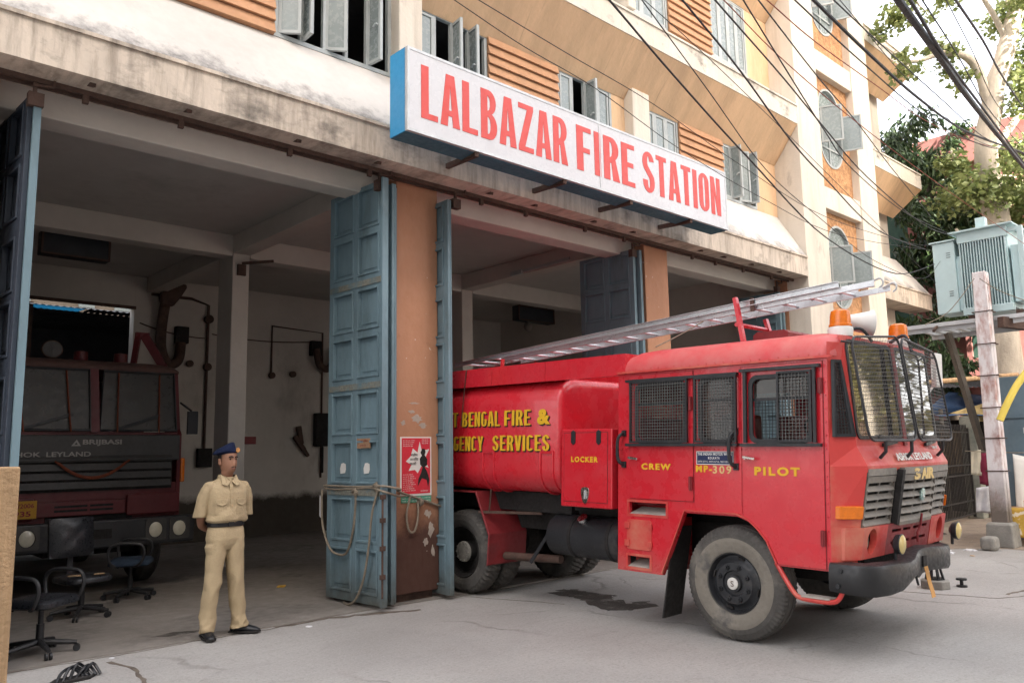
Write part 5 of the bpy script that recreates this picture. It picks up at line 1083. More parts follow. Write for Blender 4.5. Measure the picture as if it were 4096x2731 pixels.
def ell(c, rx, ry, z, n=20, p=2.0, ox=0, oy=0):
    out = []
    for k in range(n):
        a = 2*math.pi*k/n; ca, sa = math.cos(a), math.sin(a)
        out.append(Vector((c[0]+rx*math.copysign(abs(ca)**(2/p), ca), c[1]+ry*math.copysign(abs(sa)**(2/p), sa), z)))
    return out
# body: head, neck, trunk, arms, hands and legs in one mesh; the head is lofted with a face and turned to his left
YAWH = R(13)
def headpt(x, y, z): ca, sa = math.cos(YAWH), math.sin(YAWH); return Vector((x*ca-y*sa, x*sa+y*ca-.005, z))
def head_rings():
    rows = []   # z, half width, front depth, back depth
    spec = [(1.470, .050, .045, .065), (1.505, .050, .048, .066), (1.525, .052, .070, .068), (1.540, .050, .092, .068), (1.555, .056, .099, .070), (1.575, .063, .101, .078), (1.595, .068, .101, .086), (1.615, .071, .101, .092), (1.635, .073, .099, .096), (1.655, .074, .097, .099), (1.675, .075, .098, .100), (1.70, .075, .096, .100), (1.725, .072, .088, .096), (1.75, .060, .07, .08), (1.765, .035, .04, .05)]
    n = 40
    for z, hw, fd, bd in spec:
        rg = []
        for k in range(n):
            a = 2*math.pi*k/n; s, c_ = math.sin(a), math.cos(a)     # a=0 is the face (-y)
            x = hw*s; y = -(fd if c_ > 0 else bd)*(abs(c_)**.82 if c_ > 0 else abs(c_))*math.copysign(1, c_)
            if c_ > 0:
                ang = min(a, 2*math.pi-a)
                nose = {1.575: .004, 1.595: .021, 1.615: .018, 1.635: .011, 1.655: .006}.get(z, 0)*math.exp(-(ang/.16)**2)
                lip = {1.555: .006, 1.575: .004}.get(z, 0)*math.exp(-(ang/.34)**2)
                eye = {1.635: -.004, 1.655: -.009}.get(z, 0)*math.exp(-((ang-.42)/.20)**2)
                brow = {1.675: .004}.get(z, 0)*math.exp(-((ang-.4)/.3)**2)
                chk = {1.615: .003, 1.595: .002}.get(z, 0)*math.exp(-((ang-.75)/.3)**2)
                y -= nose+lip+eye+brow+chk
            rg.append(headpt(x, y, z))
        rows.append(rg)
    return rows
def limb(pts, n=14):
    """rings square to a bent path; pts = (point, radius)"""
    rings = []; P = [Vector(p) for p, r in pts]; pr = None
    for i, (p, r) in enumerate(pts):
        a = P[max(i-1, 0)]; b_ = P[min(i+1, len(P)-1)]; d = (b_-a).normalized()
        if pr is None: pr = Vector((0, -1, 0))
        pr = (pr-d*pr.dot(d)).normalized(); q = d.cross(pr); r = r if isinstance(r, tuple) else (r, r)
        rings.append([P[i]+pr*math.cos(2*math.pi*k/n)*r[1]+q*math.sin(2*math.pi*k/n)*r[0] for k in range(n)])
    return rings
chains = [[((0, 0, .95), (.12, .09)), ((0, 0, 1.12), (.12, .08)), ((0, 0, 1.30), (.12, .085)), ((0, .005, 1.40), (.07, .06)), ((0, .005, 1.48), .05), ((0, 0, 1.56), .055)]]
for s in (-1, 1):
    chains.append([((0, .005, 1.40), (.07, .06)), ((.165*s, .015, 1.36), .042), ((.225*s, .055, 1.12), .044), ((.19*s, .13, 1.02), .038), ((.05*s, .165, .955), .028), ((.012*s, .17, .935), (.036, .018))])
    for f in range(5):
        o_ = [.03, .016, .004, -.010, .02][f]; L = [.05, .075, .08, .07, .045][f]
        chains.append([((.012*s, .17, .935), (.036, .018)), ((-.018*s, .172+o_*.1, .925+o_), .0085), ((-.018*s-L*s*.5, .176, .915+o_), .0075), ((-.02*s-L*s*.9, .168, .90+o_*1.1), .006)])
    chains.append([((0, 0, .95), (.12, .09)), ((.09*s, 0, .86), .08), ((.12*s, -.005, .48), .05), ((.15*s, .01, .10), .038), ((.155*s, -.03, .045), .03)])
me = skin_mesh(chains, 2)
hm = MB(); hm.loft(head_rings()[:]); 
for s in (-1, 1):   # ears
    hm.loft([[headpt(s*(.072+dx), .012+dy*.9+oy, zz) for dx, dy in ((0, -.018), (.012, -.012), (.02, .012), (.012, .02), (0, .016))] for zz, oy in ((1.60, -.006), (1.615, -.002), (1.64, .002), (1.658, .004))])
bmx = bmesh.new(); bmx.from_mesh(me); tmp = bpy.data.meshes.new('tmp'); tmp.from_pydata(hm.v, [], hm.f); bmx.from_mesh(tmp); bmesh.ops.recalc_face_normals(bmx, faces=bmx.faces); bmx.to_mesh(me); bmx.free()
me.materials.clear(); me.materials.append(M['skin'])
for p in me.polygons: p.use_smooth = True; p.material_index = 0
me.name = 'body'; bo_ = bpy.data.objects.new('body', me); COL.objects.link(bo_); bo_.parent = pe
def PP(name, mb, mt, par=None, **k): return mb.build(name, mt, par or pe, **k)
fe_ = MB()
for s in (-1, 1): fe_.lathe([(0, .010), (.003, .009), (.006, 0)], headpt(.031*s, -.083, 1.653), headpt(0, -1, 0)-headpt(0, 0, 0), 10)
PP('eye', fe_, mat('dark_eye', (.03, .02, .016), .2, .1, 5, 0), bo_)
ey_ = MB()
for s in (-1, 1): ey_.tube([headpt(.012*s, -.104, 1.672), headpt(.03*s, -.099, 1.678), headpt(.05*s, -.083, 1.672)], .006, 6)
PP('eyebrow', ey_, 'hair', bo_)
PP('moustache', MB().tube([headpt(-.026, -.094, 1.572), headpt(-.012, -.106, 1.580), headpt(0, -.109, 1.579), headpt(.012, -.106, 1.580), headpt(.026, -.094, 1.572)], .0045, 6), mat('stubble', (.05, .03, .022), .8, .2, 20), bo_)
PP('lips', MB().tube([headpt(-.022, -.094, 1.560), headpt(0, -.107, 1.562), headpt(.022, -.094, 1.560)], .0055, 6), mat('lip', (.17, .06, .05), .5, .1, 20, 0), bo_, smooth=True)
hr = MB(); n = 28
def hring(z, k, a0=0): return [headpt((.079+k)*math.sin(a), (.103+k)*-math.cos(a)+.004, z) for a in [R(84)+(R(192))*i/n for i in range(n+1)]]
hr.loft([hring(1.60, -.012), hring(1.63, -.002), hring(1.66, .000), hring(1.70, .001)], cap=False, closed=False); PP('hair', hr, 'hair', smooth='all')
bt = MB(); n = 28
def bring(z, rx, ry, ox, oy, tilt): return [headpt(rx*math.sin(2*math.pi*k/n)+ox, -ry*math.cos(2*math.pi*k/n)+oy, z+tilt*math.sin(2*math.pi*k/n)-.018*math.cos(2*math.pi*k/n)*-1) for k in range(n)]
bt.loft([bring(1.685, .080, .105, 0, .002, .004), bring(1.712, .081, .107, 0, .002, .004), bring(1.716, .090, .112, -.012, .012, .012), bring(1.730, .102, .118, -.030, .024, .036), bring(1.760, .098, .112, -.030, .026, .044), bring(1.785, .075, .088, -.018, .018, .028), bring(1.797, .035, .045, -.008, .008, .012)]); PP('beret', bt, 'beret', smooth='all', sub=1)
PP('beret_badge', MB().plate([(.0, 0), (.02, .01), (.022, .035), (.0, .05), (-.022, .035), (-.02, .01)], [], lambda a, b_, d: headpt(.035+a, -.112+d, 1.715+b_), .006), mat('badge_orange', (.50, .24, .08), .6, .2, 30), pe)
# shirt: trunk loft plus sleeves, collar, flaps, placket
random.seed(5)
def crease(v, amp, seed): return Vector((noise.noise(v*9+Vector((seed, 0, 0))), noise.noise(v*9+Vector((0, seed, 3))), 0))*amp
st_ = MB(); prof = [(1.045, .150, .105, 0), (1.055, .172, .126, -.004), (1.075, .186, .140, -.006), (1.12, .186, .138, -.004), (1.20, .182, .130, 0), (1.28, .192, .130, 0), (1.34, .200, .126, .004), (1.385, .200, .112, .008), (1.415, .178, .100, .010), (1.440, .138, .088, .010), (1.462, .095, .076, .008), (1.482, .070, .066, .004)]
rings = []
for z, rx, ry, oy in prof:
    rr = ell((0, oy), rx, ry, z, 40, 2.3)
    amp = .030 if z < 1.2 else .016
    rings.append([p+crease(Vector((p.x, p.y, p.z*2.2)), amp, 1.7) for p in rr])
st_.loft(rings)
SL = {}
for s in (-1, 1):
    sl_ = MB(); A = [((.130*s, .008, 1.415), (.035, .06)), ((.165*s, .010, 1.398), (.052, .070)), ((.192*s, .016, 1.355), (.058, .072)), ((.208*s, .028, 1.29), (.058, .074)), ((.220*s, .044, 1.21), (.060, .075)), ((.228*s, .055, 1.13), (.064, .076)), ((.230*s, .058, 1.105), (.064, .075)), ((.228*s, .055, 1.12), (.05, .06))]
    rings = [[p+crease(p, .012, 4+s) for p in r_] for r_ in limb(A, 20)]
    st_.loft(rings)
def fused(o, vox=.010, it=4):
    r_ = o.modifiers.new('fuse', 'REMESH'); r_.mode = 'VOXEL'; r_.voxel_size = vox; r_.use_smooth_shade = True
    q_ = o.modifiers.new('soft', 'SMOOTH'); q_.iterations = it; q_.factor = .5
    return o
sho = fused(PP('shirt', st_, 'khaki', smooth='all'), .0075, 2)
for s in (-1, 1):
    cl = MB(); Q = [(.006*s, -.088, 1.440), (.040*s, -.072, 1.485), (.075*s, -.030, 1.505), (.082*s, -.040, 1.462), (.086*s, -.092, 1.415), (.046*s, -.118, 1.398)]
    cl.add(Q+[(x*1.03, y-.008, z+.002) for x, y, z in Q], [(0, 1, 2, 3, 4, 5), (11, 10, 9, 8, 7, 6)]+[(i, (i+1) % 6, (i+1) % 6+6, i+6) for i in range(6)])
    C0 = [(.072*s, -.035), (.080*s, 0), (.074*s, .04), (.045*s, .068), (0, .078)]
    cl.loft([[Vector((x*k, y*k, z)) for x, y in C0] for z, k in ((1.505, 1.0), (1.46, 1.12), (1.46, 1.04), (1.50, .93))], closed=False)
    PP('collar', cl, 'khaki', sho)
    pk = MB(); cx = .098*s
    def SF(x, z): return -(.130*(max(0, 1-(abs(x)/.20)**2.3))**(1/2.3))-.004
    pk.plate([(cx-.056, 1.275), (cx+.056, 1.275), (cx+.056, 1.235), (cx+.0, 1.212), (cx-.056, 1.235)], [], lambda x, z, d: Vector((x, SF(x, z)-.014+d, z)), .012); pk.plate([(cx-.052, 1.13), (cx+.052, 1.13), (cx+.052, 1.24), (cx-.052, 1.24)], [], lambda x, z, d: Vector((x, SF(x, z)-.006+d, z)), .012); PP('pocket', pk, 'khaki', sho, bevel=.006)
    ep = MB(); ep.bar((.09*s, .005, 1.452), (.178*s, .012, 1.430), .045, .012); PP('shoulder_strap', ep, 'khaki', sho, bevel=.004)
    if s < 0: PP('shoulder_tab', MB().bar((.178*s, .0, 1.424), (.198*s, .0, 1.410), .05, .012), mat('green_tab', (.10, .14, .10), .8, .2, 20), sho)
PP('placket', MB().loft([[Vector((x, y, z)) for x in (-.016, .016)]+[Vector((x, y+.02, z)) for x in (.016, -.016)] for z, y in ((1.44, -.086), (1.39, -.112), (1.33, -.128), (1.25, -.137), (1.16, -.140), (1.09, -.144), (1.06, -.138))]), 'khaki', sho)
bn = MB()
for z, y in ((1.37, -.124), (1.29, -.137), (1.21, -.142), (1.13, -.146)): bn.lathe([(0, .006), (.003, .005), (.0035, 0)], (0, y, z), (0, -1, 0), 8)
PP('button', bn, 'wood', sho)
be = MB(); be.loft([ell((0, 0), r_, r_*.715, z, 32, 2.3) for z, r_ in ((1.015, .172), (1.02, .176), (1.06, .174), (1.065, .168))]); be.box((-.025, -.135, 1.018), (.025, -.122, 1.063)); PP('belt', be, mat('belt_black', (.006, .006, .007), .5, .2, 8, 0))
tr_ = MB(); rings = [ell((0, 0), .160, .112, 1.035, 28, 2.3), ell((0, 0), .176, .124, .97, 28, 2.3), ell((0, .004), .182, .130, .90, 28, 2.4), ell((0, .004), .170, .118, .85, 28, 2.4), ell((0, .004), .12, .09, .80, 28, 2.2)]
tr_.loft([[p+crease(p, .004, 9) for p in r_] for r_ in rings])
for s in (-1, 1):
    fx = .175*s if s > 0 else -.165
    A = [((.085*s, .002, .90), (.092, .118)), ((.090*s, .002, .82), (.092, .112)), ((.100*s, -.004, .68), (.086, .098)), ((.118*s, -.008, .50), (.074, .086)), ((.135*s, .002, .34), (.070, .086)), ((.150*s, .010, .18), (.070, .086)), ((fx*.93, .012, .085), (.074, .094)), ((fx*.94, .006, .045), (.076, .098)), ((fx*.94, .008, .05), (.05, .06))]
    Lp = []
    for i in range(len(A)-1):
        for t in (0, .5): Lp.append((tuple(Vector(A[i][0]).lerp(Vector(A[i+1][0]), t)), tuple(A[i][1][j]*(1-t)+A[i+1][1][j]*t for j in (0, 1))))
    Lp.append(A[-1])
    def fold(p):
        q_ = .40+.55*max(0, 1-abs(p.z-.80)/.12)+.9*max(0, 1-abs(p.z-.42)/.2)+1.1*max(0, 1-abs(p.z-.12)/.14); k = q_*(.026*noise.noise(Vector((p.x*5, p.y*5, p.z*19+p.x*12)))+.012*noise.noise(p*11))
        return p+Vector((k, -abs(k)*.8, 0))
    tr_.loft([[fold(p) for p in r_] for r_ in limb(Lp, 22)])
fused(PP('trousers', tr_, 'khaki', smooth='all'), .008, 2)
for s, yaw in ((-1, R(-6)), (1, R(48))):
    fx = .163 if s > 0 else -.155; sh_ = MB(); ca, sa = math.cos(yaw), math.sin(yaw)
    def FT(x, y, z): return Vector((fx+x*ca-y*sa, .02+x*sa+y*ca, z))
    secs = [(.075, .030, .060), (.06, .040, .085), (.0, .042, .095), (-.06, .046, .085), (-.12, .050, .062), (-.17, .046, .050), (-.205, .030, .036), (-.215, .012, .024)]
    sh_.loft([[FT(w_*math.cos(a)*1.0, y, max(.0, h*.5+h*.5*math.sin(a))) for a in [2*math.pi*k/14 for k in range(14)]] for y, w_, h in secs]); so_ = PP('shoe', sh_, 'leather', smooth='all', sub=1)
    sl2 = MB(); sl2.plate([(.036, .085), (-.036, .085), (-.044, .0), (-.054, -.12), (-.046, -.19), (0, -.222), (.046, -.19), (.054, -.12), (.044, 0)], [], lambda a, b_, d: FT(a, b_, d), .016); PP('sole', sl2, 'blackdull', so_)

# ------------------------------------------------------------------ swivel chairs
def chair(label, loc, rz, back=True, seat='seatblue', zs=.44, arms=True, torn=False):
    c = thing('office_chair', label, 'chair', loc, rz, 'old office chairs in the left bay')
    s = MB(); s.loft([[Vector((x, y, z)) for x, y in rrect(-.24+i, -.23+i, .24-i, .23-i, .09, 4)] for i, z in ((.02, zs-.05), (0, zs-.035), (0, zs+.0), (.02, zs+.025), (.07, zs+.035))]); s.build('seat', seat, c, smooth=True)
    if torn: MB().plate([(.02, -.2), (.12, -.22), (.16, -.14), (.06, -.12)], [], lambda a, b_, d: Vector((a, b_, zs+.036+d)), .004).build('torn_foam', 'wood', c); MB().plate([(-.2, -.1), (-.1, -.16), (-.06, -.08), (-.18, -.03)], [], lambda a, b_, d: Vector((a, b_, zs+.036+d)), .004).build('torn_foam', 'wood', c)
    if back:
        b_ = MB(); H0, H1 = zs+.20, zs+.62
        def bk(x, z, d): return Vector((x, .25+.10*(z-H0)-d-.03*(1-(x/.24)**2), z))
        nx = 10; nz = 10; vs = []; fs = []
        for j in range(nz+1):
            for i in range(nx+1):
                u, v_ = -1+2*i/nx, -1+2*j/nz; z = H0+(H1-H0)*j/nz; x = .24*u
                dd = .035*(1-max(abs(u), abs(v_))**4); x_ = abs(abs(u)-abs(v_)); dd -= .018*math.exp(-(x_/.14)**2)
                vs.append(bk(x, z, dd))
        for j in range(nz):
            for i in range(nx): q = j*(nx+1)+i; fs.append((q, q+1, q+nx+2, q+nx+1))
        b_.add(vs, fs); b_.plate(rrect(-.24, H0, .24, H1, .02), [], lambda x, z, d: bk(x, z, -.001)+Vector((0, d, 0)), .04); b_.build('backrest', 'leather', c, smooth=True)
        MB().bar((0, .2, zs-.04), (0, .30, zs+.0), .06, .02).bar((0, .29, zs-.02), (0, .29, zs+.30), .06, .02).build('back_bracket', 'chairgrey', c)
    if arms:
        for s_ in (-1, 1):
            p = spline([(s_*.20, -.05, zs-.05), (s_*.27, -.14, zs-.02), (s_*.28, -.19, zs+.10), (s_*.28, -.16, zs+.20), (s_*.28, -.05, zs+.225), (s_*.28, .12, zs+.22), (s_*.28, .20, zs+.15), (s_*.27, .18, zs+.0), (s_*.20, .10, zs-.05)], 4); MB().tube(p, .017, 8).build('armrest', 'chairgrey', c, smooth=True)
    MB().cyl((0, 0, .10), (0, 0, zs-.04), .022, 10).cyl((0, 0, .08), (0, 0, .26), .032, 12).box((-.10, -.10, zs-.07), (.10, .10, zs-.045)).build('gas_column', 'chairgrey', c, smooth=True)
    for k in range(5):
        a = 2*math.pi*k/5+.3; e = Vector((.29*math.cos(a), .29*math.sin(a), .075)); lg_ = MB(); lg_.tube([(0, 0, .11), e*.5+Vector((0, 0, .055)), e], [.028, .024, .018], 8); lo_ = lg_.build('base_arm', 'chairgrey', c, smooth=True)
        t_ = Vector((-math.sin(a), math.cos(a), 0)); w_ = MB()
        for q in (-1, 1): w_.cyl(e+t_*(.008*q)+Vector((0, 0, -.045)), e+t_*(.026*q)+Vector((0, 0, -.045)), .03, 12)
        w_.build('caster', 'black', lo_, smooth=True)
    return c
FZ0 = .015
chair('low swivel chair with looped arms and dark seat beside the plank', (1.92, 8.18, FZ0), R(38), back=False, seat='leather', zs=.46)
chair('swivel chair with quilted black backrest and torn seat', (2.66, 9.72, FZ0), R(12), back=True, seat='leather', zs=.42, torn=True, arms=False)
chair('armchair on casters with dusty blue seat and no backrest, before the parked engine', (3.42, 10.55, FZ0), R(62), back=False, zs=.45)

# ------------------------------------------------------------------ bits on the apron and floor
pk = MB().box((.475, 2.86, 0), (.592, 2.93, 1.665)); pk = pk.build('wooden_post', 'wood', bevel=.006); tag(pk, 'raw sawn timber post standing at the left edge in front', 'post'); 
pk2 = MB().box((.455, 2.90+.031, 0), (.545, 2.97+.031, 1.70)).build('wooden_post', 'wood', bevel=.006); tag(pk2, 'second timber post just behind the raw sawn one, slightly taller', 'post')
def flat(name, label, cat, pts, z, mt, t=.003):
    cx = sum(p[0] for p in pts)/len(pts); cy = sum(p[1] for p in pts)/len(pts)
    o = MB().plate([(a-cx, b_-cy) for a, b_ in pts], [], lambda a, b_, d: Vector((a, b_, d)), t).build(name, mt, loc=(cx, cy, z)); return tag(o, label, cat)
def wob(pts, amp, n=5, seed=3):
    out = []; L = len(pts)
    for i in range(L):
        p, q = Vector((*pts[i], 0)), Vector((*pts[(i+1) % L], 0))
        for k in range(n):
            v_ = p.lerp(q, k/n); out.append((v_.x+amp*noise.noise(v_*4+Vector((seed, 0, 0)))+amp*.6*noise.noise(v_*13), v_.y+amp*noise.noise(v_*4+Vector((0, seed, 0)))+amp*.6*noise.noise(v_*13+Vector((5, 0, 0)))))
    return out
M['wet'] = mat('wet_oil', (.075, .066, .058), .7, .4, 5, .3, 30, spec=.3, stain=[((.20, .19, .175), 4, .52, .66)])
flat('oil_stain', 'dark oily wet patch on the apron under the fire engine', 'stain', wob([(7.25, 7.15), (7.12, 6.9), (7.05, 6.5), (6.86, 6.05), (6.76, 5.85), (6.9, 5.68), (7.25, 5.62), (7.42, 5.72), (7.25, 5.95), (7.36, 6.3), (7.42, 6.7), (7.5, 7.0)], .17, 8), .002, 'wet', .002)
flat('oil_stain', 'small brown smear on the bay floor near the guard', 'stain', wob([(2.85, 8.15), (3.1, 8.22), (3.32, 8.1), (3.2, 8.02), (2.98, 8.05)], .04, 5), .0145, 'wet', .0015)
M['litteryellow'] = mat('yellow_wrapper', (.62, .36, .03), .4, .3, 12, .1)
M['litterwhite'] = mat('paper_scrap', (.6, .6, .62), .7, .2, 9, .1)
def scrap(label, x, y, z, r, mt, seed):
    rnd = random.Random(seed); b_ = bmesh.new(); bmesh.ops.create_icosphere(b_, subdivisions=2, radius=r)
    for v_ in b_.verts: k = 1+.5*noise.noise(v_.co*(2.2/r)+Vector((seed, 0, 0))); v_.co = Vector((v_.co.x*k*1.3, v_.co.y*k, abs(v_.co.z)*k*.35))
    me = bpy.data.meshes.new('litter'); b_.to_mesh(me); b_.free(); me.materials.append(M[mt]); o = bpy.data.objects.new('litter', me); COL.objects.link(o); o.location = (x, y, z); o.rotation_euler = (0, 0, rnd.uniform(0, 6)); return tag(o, label, 'litter', 'scraps of litter on the ground')
scrap('crumpled yellow and red wrapper on the bay floor', 5.1, 9.95, FZ0, .055, 'litteryellow', 1)
scrap('scrap of white paper on the apron beyond the guard, by the brown crack', 4.15, 7.5, .0, .028, 'litterwhite', 2)
scrap('white paper scrap on the apron under the low swivel chair', 2.35, 7.62, .0, .022, 'litterwhite', 3)
scrap('pale scrap lying on the road in front of the bumper', 10.2, 2.75, .0, .03, 'litterwhite', 5)
scrap('small white scrap on the bare apron before the front wheel', 4.72, 2.55, .0, .022, 'litterwhite', 6)
scrap('bluish plastic scrap beside the pole base', 14.3, 4.7, 0, .07, 'litterwhite', 7)
scrap('crumpled white bag between the gate and the pole base', 13.75, 4.85, 0, .08, 'litterwhite', 8)
br = MB().box((14.35, 4.35, 0), (14.62, 4.58, .22)); o = br.build('stone_block', 'concrete', bevel=.06, seg=3); tag(o, 'grey lump of stone leaning by the pole base', 'stone')
# crushed sandal pile at the front edge
sd_ = thing('sandal_heap', 'heap of worn black sandal straps on the apron', 'sandals', (1.92, 7.12, 0)); 
for k in range(5):
    a = .7*k; MB().tube(spline([(-.14+.05*k, -.08+.02*k, .01), (-.08+.05*k, .0, .07+.02*(k % 3)), (.0+.04*k, .04, .08), (.07+.03*k, -.02, .015)], 5), [.012]*16, 6).build('strap', 'leather', sd_)
MB().plate([(-.18, -.05), (-.1, -.1), (.1, -.08), (.16, 0), (.06, .05), (-.12, .04)], [], lambda a, b_, d: Vector((a, b_, d)), .02).build('sole', 'blackdull', sd_)
# bollard stub on the road
ds = thing('drain_plug', 'grey concrete block with small black cage on the road', 'concrete block', (10.35, 3.82, 0)); MB().lathe([(0, .165), (.09, .165), (.10, .15)], (0, 0, 0), (0, 0, 1), 8).build('block', 'concrete', ds, bevel=.01)
cg = MB().cyl((0, 0, .10), (0, 0, .12), .10, 12)
for k in range(8): a = math.pi*k/4; cg.bar((.10*math.cos(a), .10*math.sin(a), .10), (.065*math.cos(a), .065*math.sin(a), .25), .022)
cg.cyl((0, 0, .235), (0, 0, .265), .075, 12); cg.build('cage', 'black', ds)
rl_ = MB().lathe([(0, .06), (.02, .06), (.025, .02), (.075, .02), (.08, .06), (.10, .06)], (10.62, 3.62, 0), (0, 0, 1), 14).build('spool', 'black'); tag(rl_, 'little black spool lying near the concrete block', 'spool')
# ropes round the gate leaves and pillar
ro = thing('rope', 'knotted grey rope tying the blue gate leaf to the pillar', 'rope', (5.1, 7.6, 1.3), world=True)
def rope(pts, r=.013): return MB().tube(spline(pts, 8), r, 7).build('rope_strand', 'rope', ro, smooth=True)
rope([(5.00, 8.72, 1.33), (4.99, 8.5, 1.33), (5.03, 8.2, 1.325), (5.04, 7.9, 1.33), (5.02, 7.62, 1.34), (5.05, 7.50, 1.34), (5.25, 7.50, 1.30), (5.40, 7.76, 1.27), (5.6, 7.775, 1.20), (5.85, 7.78, 1.12), (6.03, 7.77, 1.06)])
rope([(5.00, 8.71, 1.30), (5.0, 8.45, 1.29), (5.03, 8.1, 1.30), (5.03, 7.75, 1.32), (5.04, 7.50, 1.28), (5.3, 7.6, 1.22), (5.5, 7.77, 1.21)])
rope([(4.97, 8.72, 1.28), (4.97, 8.70, .9), (4.98, 8.55, .62), (5.0, 8.35, .55), (5.01, 8.2, .60), (5.01, 8.08, .85), (5.02, 8.05, 1.15), (5.02, 8.06, 1.30)])
rope([(5.03, 7.60, 1.32), (5.00, 7.68, 1.05), (5.0, 7.74, .7), (4.99, 7.82, .35), (4.98, 7.95, .12), (4.98, 8.1, .03), (5.0, 8.25, .03)])
rope([(5.58, 7.77, 1.20), (5.52, 7.76, 1.0), (5.55, 7.76, .82), (5.63, 7.76, .80), (5.68, 7.76, .95), (5.68, 7.76, 1.14)])
for c_, r_ in (((5.02, 8.06, 1.26), .045), ((5.03, 7.64, 1.33), .05), ((5.72, 7.765, 1.13), .045)):
    kn = MB()
    for q in range(3): kn.tube([Vector(c_)+Vector((.016*math.cos(t*.7+q), r_*math.cos(t*.7)*(.6+.2*q), r_*math.sin(t*.7)*(1-.2*q))) for t in range(9)], .013, 6, closed=True)
    kn.build('knot', 'rope', ro, smooth=True)
bg_ = MB(); bg_.loft([[Vector((4.99+.01*math.sin(z*20), 8.76, z)), Vector((4.99, 8.81, z+.02)), Vector((5.0, 8.80, z)), Vector((5.0, 8.75, z))] for z in (.95, 1.03, 1.12, 1.2)]); o = bg_.build('plastic_wrapper', 'litterwhite'); tag(o, 'white plastic wrapper hanging behind the tied blue gate leaf', 'litter')
# ------------------------------------------------------------------ right-hand side: pole, transformer, gate, laundry
up_ = thing('utility_pole', 'peeling pinkish grey utility pole in a concrete block, ringed with wire', 'utility pole', (15.1, 4.45, 0), world=True)
b = MB(); b.loft([[Vector((cx+sx*w_, 4.45+sy*w_, z)) for sx, sy in ((-1, -1), (1, -1), (1, 1), (-1, 1))] for z, cx, w_ in ((0.25, 15.13, .125), (4.62, 15.27, .105))]); b.build('shaft', 'pole', up_, bevel=.015)
for s in (-1, 1): MB().loft([[Vector((cx+a, 4.45+s*(w_+.004)+b_, z)) for a, b_ in ((-w_*.4, 0), (w_*.4, 0), (w_*.4, .004*s), (-w_*.4, .004*s))] for z, cx, w_ in ((.3, 15.13, .125), (4.5, 15.27, .105))]).build('web', 'pole', up_)
MB().loft([[Vector((15.12+sx*w_, 4.45+sy*w_, z)) for sx, sy in ((-1, -1), (1, -1), (1, 1), (-1, 1))] for z, w_ in ((0, .21), (.36, .19), (.40, .16))]).build('footing', 'concrete', up_, bevel=.02)
for z in (1.23, 1.77, 2.28, 2.82, 3.36, 3.92):
    k = MB(); cx = 15.13+.032*z; w_ = .14; k.tube([(cx-w_-.05, 4.45-w_, z), (cx+w_, 4.45-w_, z), (cx+w_, 4.45+w_+.04, z+.01), (cx-w_, 4.45+w_, z), (cx-w_, 4.45-w_-.05, z)], .009, 6); k.build('wire_band', 'rust', up_)
tf = thing('transformer', 'pale green grey finned transformer on a raised steel platform', 'transformer', (16.1, 4.5, 3.86), world=True)
MB().box((15.68, 4.10, 4.02), (16.6, 4.85, 5.44)).build('tank', 'tgrey', tf)
k = MB(); n = 17
for i in range(n):
    y = 4.115+i*(.72/(n-1)); k.box((15.58, y-.008, 4.08), (15.68, y+.008, 5.26)); k.box((15.60, y-.024, 4.07), (15.605, y+.024, 5.27)) if i % 1 == 0 and False else None
k.build('cooling_fin', 'tgrey', tf)['kind'] = 'stuff'
MB().box((15.57, 4.07, 5.26), (15.68, 4.87, 5.45)).build('fin_header', 'tgrey', tf, bevel=.01); MB().box((15.57, 4.07, 3.95), (15.68, 4.87, 4.08)).build('fin_footer', 'tgrey', tf, bevel=.01)
MB().box((15.48, 3.96, 5.45), (16.75, 4.98, 5.475)).build('lid', 'tgrey', tf)
MB().box((15.7, 4.42, 5.475), (15.85, 4.58, 5.70)).build('bushing_box', 'tgrey', tf, bevel=.01); MB().box((15.95, 4.1, 5.475), (16.6, 4.35, 5.56)).build('conservator', 'tgrey', tf, bevel=.02)
lv = MB().box((15.60, 4.93, 4.03), (16.15, 5.30, 5.34)); lvo = lv.build('cable_box', 'tgrey', tf, bevel=.012); MB().box((15.56, 4.90, 5.345), (16.2, 5.34, 5.37)).build('cable_box_lid', 'tgrey', lvo)
k = MB()
for z0 in (4.34, 5.05):
    for q in range(3): k.box((15.594, 5.0, z0+q*.04), (15.6, 5.07, z0+q*.04+.008))
k.build('vent_slot', 'blackdull', lvo)
MB().box((15.66, 4.84, 4.06), (15.95, 4.93, 5.0)).box((15.7, 4.84, 5.0), (15.9, 4.93, 5.06)).build('side_fin_block', 'tgrey', tf); MB().box((15.70, 3.94, 4.10), (16.3, 4.07, 5.1)).build('side_fin_block', 'tgrey', tf, bevel=.01)
MB().box((15.60, 3.84, 3.9), (15.68, 3.92, 5.40)).box((15.60, 3.92, 5.33), (15.68, 4.10, 5.40)).build('lifting_frame', 'tgrey', tf)
pf = thing('steel_platform', 'white edged steel platform carrying the transformer beside the pole', 'platform', (15.8, 4.6, 3.8), world=True)
for x in (15.5, 16.7): MB().box((x, 2.6, 3.80), (x+.09, 5.85, 3.87)).box((x+.07, 2.6, 3.72), (x+.09, 5.85, 3.80)).build('channel', 'galv', pf)
for y in (5.75, 5.55, 5.35, 5.15): MB().box((15.59, y-.03, 3.79), (16.7, y+.03, 3.83)).build('slat', 'galv', pf)
for y in (4.0, 4.75): MB().box((15.59, y-.05, 3.87), (16.7, y+.05, 3.95)).build('bearer', 'rust', pf)
MB().bar((15.4, 4.25, 3.74), (16.8, 3.6, 3.66), .12, .18).build('beam', 'rust', pf); MB().bar((16.20, 4.66, 0), (16.62, 5.50, 3.8), .10).build('rear_leg', 'darkbark', pf); MB().bar((16.7, 3.0, 0), (16.7, 3.0, 3.8), .12).build('rear_leg', 'darkbark', pf)
